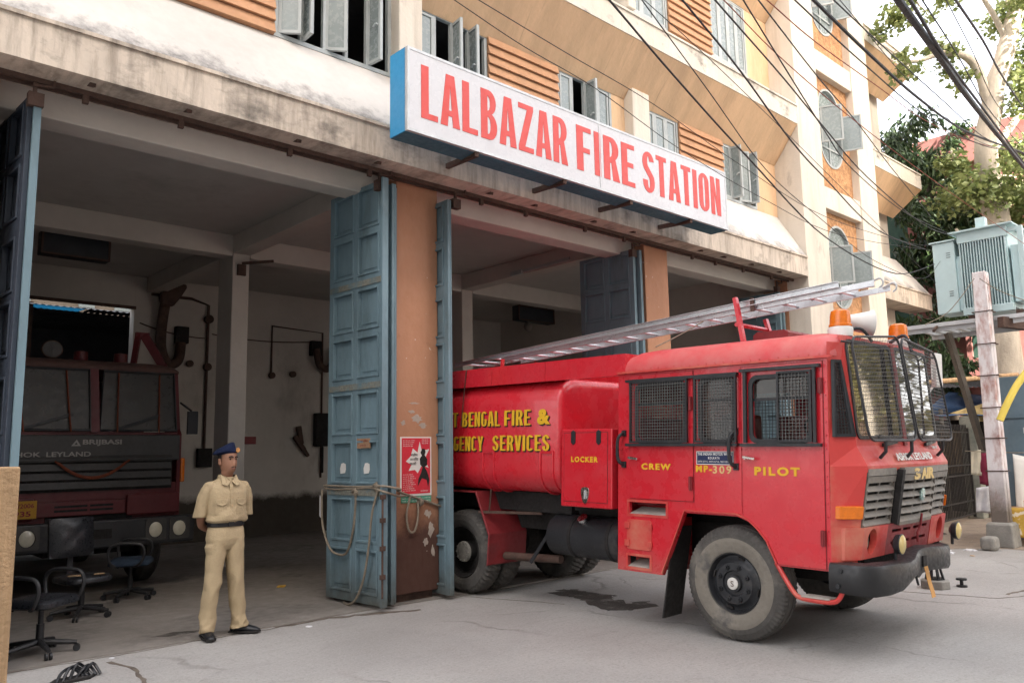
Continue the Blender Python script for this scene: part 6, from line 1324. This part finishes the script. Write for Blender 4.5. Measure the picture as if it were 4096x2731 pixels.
MB().bar((15.3, 5.3, 3.7), (15.5, 5.3, 3.8), .04).build('bracket', 'rust', pf)
cb = thing('switch_cabinet', 'blue grey steel switch cabinet behind the utility pole', 'cabinet', (16.5, 4.2, 0), world=True)
M['cabinet'] = mat('cabinet_paint', (.15, .22, .27), .55, .15, 2, .05, 20)
MB().box((16.1, 3.2, .5), (17.0, 4.80, 2.85)).build('case', 'cabinet', cb, bevel=.02); MB().box((16.085, 3.3, 1.75), (16.1, 4.0, 2.75)).build('cabinet_door', 'cabinet', cb, bevel=.005); MB().box((16.085, 4.05, .6), (16.1, 4.72, 2.1)).build('cabinet_door', 'cabinet', cb, bevel=.005)
MB().box((16.06, 4.05, 2.12), (16.10, 4.72, 2.15)).build('door_hood', 'cabinet', cb); MB().box((16.05, 4.12, 1.85), (16.085, 4.25, 1.95)).build('nameplate', 'white', cb)
for y in (3.3, 4.6): MB().box((16.2, y, 0), (16.9, y+.1, .5)).build('cabinet_leg', 'rust', cb)
gt_ = thing('iron_gate', 'rusty black iron bar gate standing ajar by the concrete post', 'gate', (19.3, 6.45, 0), world=True)
ga, gb = Vector((17.2, 6.28, 0)), Vector((20.35, 6.52, 0)); gd = (gb-ga).normalized(); k = MB()
for z in (.12, .42, 1.0, 1.22, 1.95): k.bar(ga+Vector((0, 0, z)), gb+Vector((0, 0, z)), .03, .035)
k.bar(ga+Vector((0, 0, .05)), ga+Vector((0, 0, 2.05)), .05).bar(gb+Vector((0, 0, .05)), gb+Vector((0, 0, 2.05)), .05); k.build('gate_frame', 'blackdull', gt_)
k = MB(); L_ = (gb-ga).length
for i in range(1, 27): p = ga+gd*(L_*i/27); k.cyl(p+Vector((0, 0, .1)), p+Vector((0, 0, 2.12)), .012, 6)
k.build('gate_bars', 'blackdull', gt_)
sk_ = MB(); 
for i in range(13): p = ga+gd*(L_*(.42+i*.043))+Vector((.03, .12, 0)); sk_.bar(p+Vector((0, 0, 1.05)), p+Vector((.02, 0, 2.0)), .035, .02)
sk_.build('cane_screen', mat('cane', (.17, .11, .055), .9, .4, 6, .3, 40, stretch=(1, 1, .3)), gt_)
o = MB().box((20.42, 6.36, 0), (20.76, 6.7, 2.32)).build('gate_post', mat('stained_post', (.27, .27, .23), .95, .3, 2.5, .5, 25, stain=[((.10, .13, .11), 2, .5, .75)]), bevel=.02); tag(o, 'stained grey green concrete gate post beside the iron gate', 'gate post')
o = MB().box((22.4, 5.6, 0), (22.8, 10, 2.3)).build('yard_wall', 'blackdull', bevel=.02); tag(o, 'low dark concrete yard wall behind the gate', 'wall')
tp = thing('tarpaulin_shed', 'lean-to shelter roofed with blue and tan tarpaulin behind the gate', 'shelter', (20.9, 6.8, 0), world=True)
M['tarp'] = mat('blue_tarp', (.035, .085, .20), .55, .3, 2.5, .3, 12); M['tarptan'] = mat('tan_tarp', (.40, .30, .13), .7, .3, 3, .3, 12)
def cloth(name, corners, mt, par=None, nx=12, nz=10, amp=.03, seed=1, t=.006):
    A, B, C_, D = [Vector(p) for p in corners]; n_ = (B-A).cross(D-A).normalized(); vs = []; fs = []
    for j in range(nz+1):
        for i in range(nx+1):
            u, v_ = i/nx, j/nz; p = A.lerp(B, u).lerp(D.lerp(C_, u), v_); vs.append(p+n_*(amp*(math.sin(u*9+seed+noise.noise(p*3)*2)*(.3+.7*v_)+noise.noise(p*4+Vector((seed, 0, 0))))))
    for j in range(nz):
        for i in range(nx): q = j*(nx+1)+i; fs.append((q, q+1, q+nx+2, q+nx+1))
    o = MB().add(vs, fs).build(name, mt, par, smooth='all'); so_ = o.modifiers.new('t', 'SOLIDIFY'); so_.thickness = t; return o
cloth('blue_sheet', [(20.0, 7.4, 2.38), (20.5, 6.9, 2.92), (22.2, 6.5, 2.85), (22.0, 6.1, 2.45)], 'tarp', tp, amp=.06, seed=2); cloth('blue_sheet', [(20.0, 7.1, 2.36), (20.9, 6.5, 2.45), (21.9, 5.9, 2.40), (20.9, 6.0, 2.28)], 'tarp', tp, amp=.04, seed=4); cloth('tan_sheet', [(20.3, 6.85, 2.40), (21.0, 6.35, 2.62), (21.4, 6.0, 2.36), (20.8, 6.3, 2.2)], 'tarptan', tp, amp=.05, seed=6)
for x, y in ((20.2, 7.0), (22.0, 6.2), (20.6, 8.2)): MB().cyl((x, y, 0), (x, y, 2.5), .05, 8).build('prop', 'darkbark', tp)
MB().box((20.0, 8.4, 0), (22.5, 8.5, 2.9)).build('back_board', 'blackdull', tp)
aw = thing('tin_awning', 'dark corrugated tin awning with a bamboo pole along its edge', 'awning', (20.0, 6.6, 3.0), world=True)
vs = []; fs = []
for i in range(60):
    t = i/59; p = Vector((18.6, 8.0, 0)).lerp(Vector((21.6, 5.7, 0)), t); h = .03*(i % 2); vs += [p+Vector((0, 0, 2.98+h)), p+Vector((2.4, 2.0, 3.55+h))]
fs = [(2*i, 2*i+1, 2*i+3, 2*i+2) for i in range(59)]; MB().add(vs, fs).build('tin_sheet', 'tin', aw)
MB().tube([(18.9, 7.2, 3.05), (19.7, 6.4, 3.12), (20.8, 5.5, 3.22)], [.06, .055, .05], 8).build('bamboo_pole', 'wood', aw, smooth=True)
for x, y in ((19.0, 7.7), (21.4, 5.9)): MB().cyl((x, y, 0), (x, y, 3.0), .06, 8).build('awning_post', 'darkbark', aw)
o = MB().tube(spline([(14.66, 4.20, 2.05), (14.75, 4.06, 2.38), (14.88, 3.9, 2.70), (15.15, 3.55, 3.2), (15.4, 3.2, 3.6)], 6), .055, 12).build('yellow_pipe', mat('yellow_pipe', (.70, .55, .10), .45, .08, 2, 0), smooth=True); tag(o, 'bright yellow plastic conduit leaning out from behind the pole', 'pipe')
tb = thing('stall_table', 'rough vendor table heaped with clothes behind the pole', 'table', (15.9, 4.3, 0), world=True)
MB().box((15.4, 3.4, .55), (16.05, 4.55, .60)).build('table_top', 'wood', tb)
for x, y in ((15.45, 3.5), (16.0, 3.5), (15.45, 4.5), (16.0, 4.5)): MB().bar((x, y, 0), (x, y, .55), .05).build('leg', 'darkbark', tb)
for nm, lab, cs, mt in (('towel', 'white towel hanging beside the right side of the pole', [(15.85, 4.40, 1.50), (16.06, 4.16, 1.42), (16.08, 4.18, .55), (15.88, 4.42, .52)], 'white'),
    ('shirt', 'cream shirt hanging left of the pole', [(15.75, 5.02, 1.55), (15.82, 4.88, 1.58), (15.84, 4.90, 1.12), (15.78, 5.06, 1.15)], mat('cream_cloth', (.62, .58, .45), .9, .15, 6, .2, 40)),
    ('cloth', 'maroon cloth hanging left of the pole', [(15.82, 4.93, 1.52), (15.88, 4.80, 1.52), (15.90, 4.80, .95), (15.84, 4.95, .98)], mat('maroon_cloth', (.20, .02, .05), .9, .2, 6, .2, 40)),
    ('carrier_bag', 'white and teal bag hanging low left of the pole', [(15.70, 4.97, .92), (15.78, 4.80, .95), (15.82, 4.82, .48), (15.72, 5.02, .50)], 'litterwhite'),
    ('cloth', 'orange cloth hanging under the towel', [(15.72, 4.27, .72), (15.80, 4.16, .75), (15.80, 4.16, .30), (15.72, 4.27, .32)], mat('orange_cloth', (.62, .22, .015), .9, .2, 6, .2, 40)),
    ('tablecloth', 'yellow patterned cloth draped over the stall table', [(15.36, 4.42, .62), (15.37, 3.6, .62), (15.33, 3.6, .12), (15.31, 4.36, .15)], mat('patterned_cloth', (.55, .34, .06), .9, .15, 6, .2, 40, speck=((.70, .60, .45), 9, .58))),
    ('cloth', 'magenta cloth hanging at the far right of the stall', [(16.1, 4.05, 1.5), (16.16, 3.9, 1.5), (16.16, 3.9, .6), (16.1, 4.05, .6)], mat('magenta_cloth', (.45, .04, .16), .9, .2, 6, .2, 40))):
    o = cloth(nm, cs, mt, amp=.018, seed=len(lab)); tag(o, lab, 'cloth' if nm != 'carrier_bag' else 'bag', 'laundry and cloths round the pole')
o = MB().tube([(15.72, 5.1, 1.56), (15.85, 4.4, 1.52), (16.1, 4.0, 1.51), (16.3, 3.0, 1.6)], .008, 5).build('clothes_line', 'rope'); tag(o, 'thin line carrying the towel and cloths by the pole', 'line')
# red house beyond the trees
rh = thing('red_house', 'tall old house in red plaster half hidden by the trees', 'building', (28, 9, 0), world=True)
MB().box((24.2, 2.5, 0), (36, 18, 9.6)).build('wall', 'redwall', rh)
for z in (3.2, 6.4, 9.45): MB().box((24.0, 2.3, z), (36.1, 18.1, z+.22)).build('cornice', 'redwall', rh)
MB().box((24.0, 2.3, 9.67), (24.25, 18.1, 10.4)).box((24.25, 2.3, 9.67), (36, 2.55, 10.4)).build('parapet', 'redwall', rh)
def arch(y0, w_, z0, h): return [(y0, z0), (y0+w_, z0), (y0+w_, z0+h)]+[(y0+w_/2+w_/2*math.cos(R(a)), z0+h+w_/2*math.sin(R(a))*.6) for a in range(15, 180, 15)]+[(y0, z0+h)]
for z0 in (.9, 4.0, 7.0):
    for y in (4.0, 6.4, 8.8, 11.2, 13.6):
        a = MB(); a.plate(arch(y, 1.0, z0, 1.3), [], lambda p, q, d: Vector((24.19-d, p, q)), .03); wo = a.build('window', mat('green_shutter', (.04, .10, .075), .6, .3, 3, .1, 20), rh)
        a = MB(); a.plate(arch(y-.14, 1.28, z0-.1, 1.42), [arch(y, 1.0, z0, 1.3)], lambda p, q, d: Vector((24.199-d, p, q)), .10); a.build('surround', 'redwall', wo)
# ------------------------------------------------------------------ trees
def tree(name, label, trunk, branches, clumps, leafm, barkm, seed, leaf=.16, per=190, droop=.2, group=None, long=1.7):
    rnd = random.Random(seed); base = Vector(trunk[0][0]); t = thing(name, label, 'tree', tuple(base), group=group, world=True)
    def rough(pts, rr):
        P = spline(pts, 5); n = len(P); out = []; rs = []
        for i, p in enumerate(P):
            f = i/(n-1)*(len(rr)-1); j = min(int(f), len(rr)-2); rs.append((rr[j]*(1-(f-j))+rr[j+1]*(f-j))*(1+.12*noise.noise(p*3))); out.append(p+Vector((noise.noise(p*2), noise.noise(p*2+Vector((9, 0, 0))), 0))*rs[-1]*.35)
        return out, rs
    P, rs = rough([p for p, r in trunk], [r for p, r in trunk]); MB().tube(P, rs, 12).build('trunk', barkm, t, smooth='all')
    for br in branches: P, rs = rough([p for p, r in br], [r for p, r in br]); MB().tube(P, rs, 7).build('branch', barkm, t, smooth='all')
    vs = []; fs = []; tw = MB()
    for cx, cy, cz, r in clumps:
        c0 = Vector((cx, cy, cz)); n = int(per*r*r)
        sub = [c0+Vector((rnd.gauss(0, .5), rnd.gauss(0, .5), rnd.gauss(0, .42)))*r for _ in range(max(4, int(7*r)))]
        for q in sub: tw.tube([c0, (c0+q)/2+Vector((0, 0, .1*r)), q], [.022, .014, .006], 4)
        for _ in range(n):
            q = rnd.choice(sub); p = q+Vector((rnd.gauss(0, .26), rnd.gauss(0, .26), rnd.gauss(0, .22)))*r
            d = Vector((rnd.gauss(0, 1), rnd.gauss(0, 1), rnd.gauss(0, .5)-droop*2)).normalized(); s_ = d.cross(Vector((rnd.gauss(0, 1), rnd.gauss(0, 1), rnd.gauss(0, 1)))).normalized(); L = leaf*rnd.uniform(.6, 1.3); w_ = L/long/2
            i = len(vs); n2 = d.cross(s_)*L*.10; vs += [p, p+d*L*.45+s_*w_+n2, p+d*L, p+d*L*.45-s_*w_+n2]; fs += [(i, i+1, i+2), (i, i+2, i+3)]
    tw.build('foliage_twigs', barkm, t); MB().add(vs, fs).build('crown', leafm, t)
    return t
V = Vector
tree('street_tree', 'tall tree with a thick pale sunlit trunk and sparse bright leaves', [((21.3, 5.95, 0), .36), ((21.1, 5.8, 3.5), .32), ((20.95, 5.68, 6.9), .29), ((20.72, 5.65, 8.6), .25), ((20.85, 5.3, 10.2), .22), ((21.0, 4.75, 12.0), .17), ((21.3, 4.3, 14), .1)],
     [[((20.78, 5.5, 9.5), .13), ((20.3, 5.6, 10.6), .10), ((19.6, 6.0, 10.75), .075), ((18.9, 6.5, 10.5), .04), ((18.4, 6.9, 10.9), .015)], [((20.75, 5.65, 8.4), .11), ((21.3, 5.2, 9.2), .09), ((22.2, 4.9, 10.2), .05)], [((20.95, 5.6, 7.0), .10), ((20.5, 5.95, 7.7), .07), ((20.2, 6.25, 8.6), .03)], [((20.95, 5.0, 11), .08), ((20.2, 5.3, 12.2), .05), ((19.4, 5.6, 12.8), .02)], [((21.1, 5.8, 5.2), .10), ((20.6, 6.1, 6.0), .08), ((20.2, 6.3, 6.7), .03)]],
     [(20.4, 6.0, 7.7, .75), (20.75, 5.5, 7.5, .8), (21.2, 5.2, 7.9, .8), (20.2, 6.2, 8.3, .5), (21.5, 5.1, 6.9, .9), (21.7, 5.0, 9.0, .8), (20.9, 5.0, 9.8, .55), (21.3, 4.5, 10.8, .9), (21.6, 4.3, 12, 1.0), (20.7, 4.9, 11.9, .6), (19.6, 6.0, 10.9, .42), (18.8, 6.6, 10.5, .4), (18.6, 6.7, 11.6, .5), (20.0, 5.6, 12.3, .5), (22.4, 5.2, 8.0, 1.0), (19.2, 6.3, 11.9, .35), (20.1, 5.8, 10.2, .3)], 'leaf_lit', 'bark', 3, leaf=.145, per=1300, long=1.4)
tree('mango_tree', 'dark dense tree with long drooping leaves beside the station wing', [((24.45, 8.07, 0.00), .2), ((24.10, 8.07, 3.22), .17), ((23.75, 7.90, 6.73), .14), ((23.40, 7.84, 9.78), .09)],
     [[((24.10, 8.07, 3.22), .08), ((22.93, 7.60, 3.93), .06), ((21.53, 7.14, 4.04), .03)], [((23.75, 7.90, 6.97), .07), ((23.28, 7.60, 8.61), .05), ((22.70, 8.07, 9.78), .02)]],
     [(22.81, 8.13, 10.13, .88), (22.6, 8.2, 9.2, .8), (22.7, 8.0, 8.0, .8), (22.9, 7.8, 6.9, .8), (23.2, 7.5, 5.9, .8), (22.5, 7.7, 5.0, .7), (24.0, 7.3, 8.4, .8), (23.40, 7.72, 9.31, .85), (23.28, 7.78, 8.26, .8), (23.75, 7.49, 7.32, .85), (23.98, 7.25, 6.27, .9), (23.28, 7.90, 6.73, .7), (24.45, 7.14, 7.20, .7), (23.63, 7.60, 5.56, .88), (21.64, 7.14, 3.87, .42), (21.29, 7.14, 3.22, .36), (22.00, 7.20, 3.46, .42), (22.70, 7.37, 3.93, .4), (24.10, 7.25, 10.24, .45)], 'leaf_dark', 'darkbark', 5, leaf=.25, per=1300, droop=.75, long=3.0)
tree('street_tree', 'bushy tree in full sun across the lane, seen reflected in the windscreen', [((22.0, -4.2, 0), .3), ((22.1, -4.0, 3), .24), ((22.0, -4.1, 6), .14)], [[((22.1, -4, 2.8), .12), ((20.8, -3.4, 4.2), .06)], [((22.1, -4, 3.2), .12), ((23.4, -4.9, 4.8), .06)]],
     [(21.0, -3.4, 4.6, 1.3), (22.6, -4.8, 5.2, 1.4), (21.8, -3.8, 6.4, 1.3), (20.2, -2.0, 4.8, 1.2), (19.6, -1.2, 3.6, 1.0), (21.4, -1.6, 5.9, 1.2), (19.2, -2.4, 5.8, 1.1), (21.0, .4, 4.2, 1.1), (22.6, -.6, 5.4, 1.2), (23.4, -.2, 3.6, 1.2), (20.6, .3, 3.0, .9), (21.6, .2, 5.6, 1.0), (22.8, -2.2, 4.4, 1.2), (24.4, -3.6, 5.4, 1.4), (23.2, -5.8, 4.0, 1.3), (20.6, -4.8, 5.6, 1.1), (23.3, -3.4, 4.4, 1.1), (20.4, -2.8, 3.6, .9), (22.4, -3.0, 3.2, .9), (24.0, -5.4, 6.6, 1.2), (20.2, -4.2, 7.0, 1.0)], 'leaf_far', 'bark', 8, leaf=.22, per=300)
tree('street_tree', 'second sunlit tree further down the lane, seen reflected in the windscreen', [((29, -8, 0), .3), ((29.1, -8, 4), .22), ((29, -8, 8), .12)], [[((29, -8, 3.5), .12), ((27.6, -7.2, 5.4), .06)]],
     [(28, -7, 5.4, 1.8), (30, -9, 6.4, 1.9), (29, -7.6, 8.2, 1.8), (27.4, -8.6, 7.0, 1.5), (30.2, -6.6, 4.4, 1.5)], 'leaf_far', 'bark', 9, leaf=.34, per=110)
rb_ = thing('backdrop_house', 'unseen brown house added down the lane to darken windscreen reflections', 'building', (34, -14, 0), world=True)  # unseen house added as a dark backing for reflections in the windscreen
MB().box((31, -26, 0), (38, -9.5, 11)).build('wall', mat('brown_brick', (.16, .105, .07), .9, .3, 1, .2, 12), rb_); MB().box((30.8, -26.2, 11), (38.2, -9.3, 11.4)).build('roof', 'block0' if False else 'rust', rb_)
# unseen block added behind the camera, shaped to keep the forecourt in shade
ob = thing('shade_block', 'tall unseen block added across the street to shade the forecourt', 'building', (-12, -19, 0), world=True)
M['block'] = mat('block_render', (.46, .44, .41), .9, .12, .4, .1, 10)
MB().box((-46, -18, 0), (12.3, -14.5, 27)).build('wall', 'block', ob)
MB().box((12.3, -18, 0), (14.8, -14.6, 20)).build('shade_wing', 'block', ob)  # lower wing added, sized to shade the foot of the pale trunk
w0 = None
for k in range(7):
    MB().box((-46.1, -14.5, 3.6+k*3.5), (12.4, -14.25, 3.85+k*3.5)).build('ledge', 'block', ob)
    for q in range(9):
        loc = Vector((9-q*3.2, -14.46, 1.2+k*3.5))
        if w0 is None: w0 = MB().box((-.8, -.05, 0), (.8, .02, 1.7)).build('window', 'frosted', ob); w0.location = loc
        else: c_ = w0.copy(); COL.objects.link(c_); c_.location = loc
M['soil'] = mat('dusty_soil', (.25, .20, .155), .95, .3, 2.0, .6, 18, speck=((.45, .42, .38), 16, .70))
di = MB().plate(wob([(13.2, 5.5), (14.2, 4.95), (15.0, 4.0), (15.6, 2.9), (19, 2.5), (24, 4), (24, 10), (20.4, 7.2), (17, 6.4), (15, 6.3)], .25, 6, 8), [], lambda a, b, d: Vector((a, b, .001+d)), .002).build('soil_verge', 'soil'); tag(di, kind='structure')
for i, (x, y, r_, mt_, lab) in enumerate(((14.05, 4.95, .04, 'litterwhite', 'small paper scrap on the soil nearest the stone block'), (14.9, 5.35, .035, 'wood', 'brown chip of wood on the soil before the gate post'), (15.4, 5.75, .05, 'litterwhite', 'pale scrap on the soil below the gate middle'), (16.6, 5.9, .05, 'blackdull', 'dark rag on the soil by the gate foot'), (13.6, 4.45, .03, 'wood', 'brown crumb of brick on the road left of the pole base'))): scrap(lab, x, y, .003, r_, mt_, 20+i)
# ------------------------------------------------------------------ overhead cables
CAB = {
'a' : [(2.84, 3.05, 4.93), (4.02, 3.27, 4.73), (5.0, 3.45, 4.56), (6.51, 3.72, 4.34), (8.91, 4.15, 4.08), (12.23, 4.69, 4.22), (15.06, 5.1, 4.86)] ,
'b' : [(3.09, 2.65, 4.79), (4.39, 2.93, 4.72), (5.47, 3.16, 4.66), (6.83, 3.46, 4.52), (8.07, 3.73, 4.5), (10.72, 4.29, 4.53), (14.97, 5.14, 5.1)] ,
'c' : [(2.87, 2.44, 4.71), (4.55, 2.78, 4.72), (5.95, 3.06, 4.73), (7.17, 3.3, 4.7), (8.97, 3.66, 4.7), (12.51, 4.33, 4.94), (15.24, 4.83, 5.36)] ,
'd' : [(3.2, 2.31, 4.88), (4.69, 2.65, 4.72), (5.93, 2.93, 4.59), (6.88, 3.15, 4.52), (7.97, 3.39, 4.48), (10.97, 4.01, 4.75), (15.2, 4.87, 5.4)] ,
'e' : [(2.64, 2.06, 4.54), (4.76, 2.58, 4.72), (6.53, 3.01, 4.87), (8.23, 3.42, 5.07), (10.45, 3.96, 5.26), (14.94, 5.05, 5.71)] ,
'f' : [(4.08, 2.65, 4.93), (5.24, 2.77, 4.99), (6.21, 2.87, 5.04), (7.87, 3.03, 5.21), (9.5, 3.19, 5.38), (11.84, 3.4, 5.79), (14.68, 3.64, 6.44), (17.24, 3.86, 7.02)] ,
'g' : [(3.52, 2.41, 4.87), (5.39, 2.63, 4.99), (6.95, 2.81, 5.09), (9.45, 3.1, 5.34), (12.35, 3.4, 5.86), (14.69, 3.63, 6.44), (16.8, 3.84, 6.96)] ,
'h' : [(3.98, 2.34, 4.86), (5.5, 2.53, 4.98), (6.77, 2.69, 5.08), (8.53, 2.9, 5.25), (10.84, 3.16, 5.59), (14.74, 3.58, 6.44), (18.25, 3.96, 7.21)] ,
'i' : [(3.52, 2.15, 4.72), (5.61, 2.43, 4.98), (7.35, 2.66, 5.2), (9.62, 2.96, 5.51), (11.85, 3.25, 5.81), (14.72, 3.6, 6.44), (17.3, 3.92, 7.01)] ,
'j' : [(3.21, 1.44, 4.14), (4.97, 1.75, 4.42), (6.44, 2.01, 4.65), (8.32, 2.33, 4.91), (13.5, 3.21, 5.76), (18.16, 4.0, 6.52)] ,
'k' : [(3.0, 1.3, 4.08), (5.02, 1.7, 4.42), (6.7, 2.03, 4.7), (9.29, 2.52, 5.22), (13.35, 3.29, 6.04), (17.0, 3.98, 6.78)] ,
'l' : [(3.5, 1.23, 4.13), (5.19, 1.55, 4.42), (6.6, 1.82, 4.66), (8.6, 2.21, 4.96), (13.51, 3.12, 6.17), (17.93, 3.94, 7.26)] ,
'm' : [(3.18, 1.13, 3.88), (5.23, 1.51, 4.42), (6.94, 1.83, 4.87), (8.89, 2.21, 5.34), (13.48, 3.08, 6.54), (17.61, 3.86, 7.62)] ,
'n' : [(2.36, 3.89, 4.81), (3.24, 3.99, 4.75), (3.97, 4.07, 4.7), (4.89, 4.16, 4.68), (6.26, 4.31, 4.55), (8.1, 4.49, 4.48), (10.55, 4.73, 4.53), (15.0, 5.1, 5.1)] ,
'o' : [(2.18, 3.76, 4.76), (3.36, 3.88, 4.75), (4.34, 3.98, 4.74), (5.61, 4.11, 4.74), (7.35, 4.3, 4.64), (9.84, 4.56, 4.6), (13.72, 4.93, 4.97), (15.05, 5.04, 5.22)] ,
'p' : [(3.17, 2.93, 4.72), (4.19, 3.11, 4.73), (5.04, 3.26, 4.74), (6.55, 3.54, 4.73), (8.47, 3.89, 4.69), (11.97, 4.54, 4.6), (15.11, 5.12, 4.53)] ,
'q' : [(3.15, 1.29, 4.07), (5.08, 1.65, 4.42), (6.69, 1.95, 4.71), (9.02, 2.4, 5.1), (13.42, 3.22, 6.11), (17.38, 3.96, 7.02)] ,
'r' : [(2.9, 2.02, 4.81), (5.65, 2.4, 4.98), (7.94, 2.72, 5.12), (11.2, 3.17, 5.58), (14.72, 3.61, 6.42), (17.89, 4.01, 7.18)] ,
's' : [(3.75, 2.89, 5.13), (5.0, 2.99, 5.0), (6.04, 3.07, 4.89), (7.81, 3.2, 4.84), (10.77, 3.4, 4.85), (14.95, 3.67, 4.92), (18.71, 3.91, 4.98)] ,
't' : [(13.97, 4.96, 3.65), (14.16, 4.71, 3.8), (14.27, 4.52, 4.02), (14.4, 4.29, 4.37)] ,
'u' : [(14.57, 4.26, 4.39), (14.76, 4.07, 4.19), (15.03, 3.77, 4.0)] ,
'v' : [(3.01, 2.54, 4.38), (4.55, 2.89, 4.13), (5.83, 3.18, 3.92), (7.37, 3.5, 3.89), (9.89, 4.02, 3.93), (13.35, 4.71, 4.3), (15.13, 5.02, 4.91)] ,
}
W_ = {'j': (.045, 'thick black bundle of overhead cables at top right, slanting down to the pole'), 'h': (.026, 'heavy black cable crossing before the right wing to the bundle'), 'k': (.022, 'black cable running just right of the thick bundle'), 'f': (.009, 'reddish cable crossing the tower above its middle window'), 's': (.008, 'reddish thin cable crossing the tower and ending low at right'), 'm': (.016, 'black cable nearest the top right corner'), 'l': (.006, 'thin wire between the bundle and the corner cable'), 'g': (.012, 'dark cable passing over the tower top left of the heavy one'), 'i': (.011, 'dark cable right of the heavy one against the sky'), 'q': (.009, 'wire close beside the right edge of the bundle'), 'r': (.006, 'thin wire between the tower top and the bundle'),
 'a': (.015, 'black cable sagging from above the sign end to the transformer, lowest of the long ones'), 'b': (.014, 'black cable crossing the second canopy to the transformer'), 'c': (.012, 'black cable crossing the upper windows to the transformer lid'), 'd': (.010, 'dark cable over the tower pier, right of the upper windows'), 'e': (.010, 'dark cable crossing the oval window to the transformer'), 'n': (.007, 'thin wire starting over the sign left end and crossing its top'), 'o': (.007, 'thin wire crossing the orange soffit and sign right end'), 'p': (.006, 'thin slack wire crossing canopy and tower foot'), 't': (.012, 'twisted stay wire rising from the platform end to the pole top'), 'u': (.012, 'twisted stay wire from the pole top to the right edge'), 'v': (.007, 'slack thin wire sagging across the tower pier')}
for k, pts in CAB.items():
    r_, lab = W_[k]; o = MB().tube(spline(pts, 6), r_*.55, 6).build('overhead_cable', 'cablered' if k in 'fs' else ('rope' if k in 'tu' else 'cable'), smooth=True); tag(o, lab, 'cable', 'overhead cables')
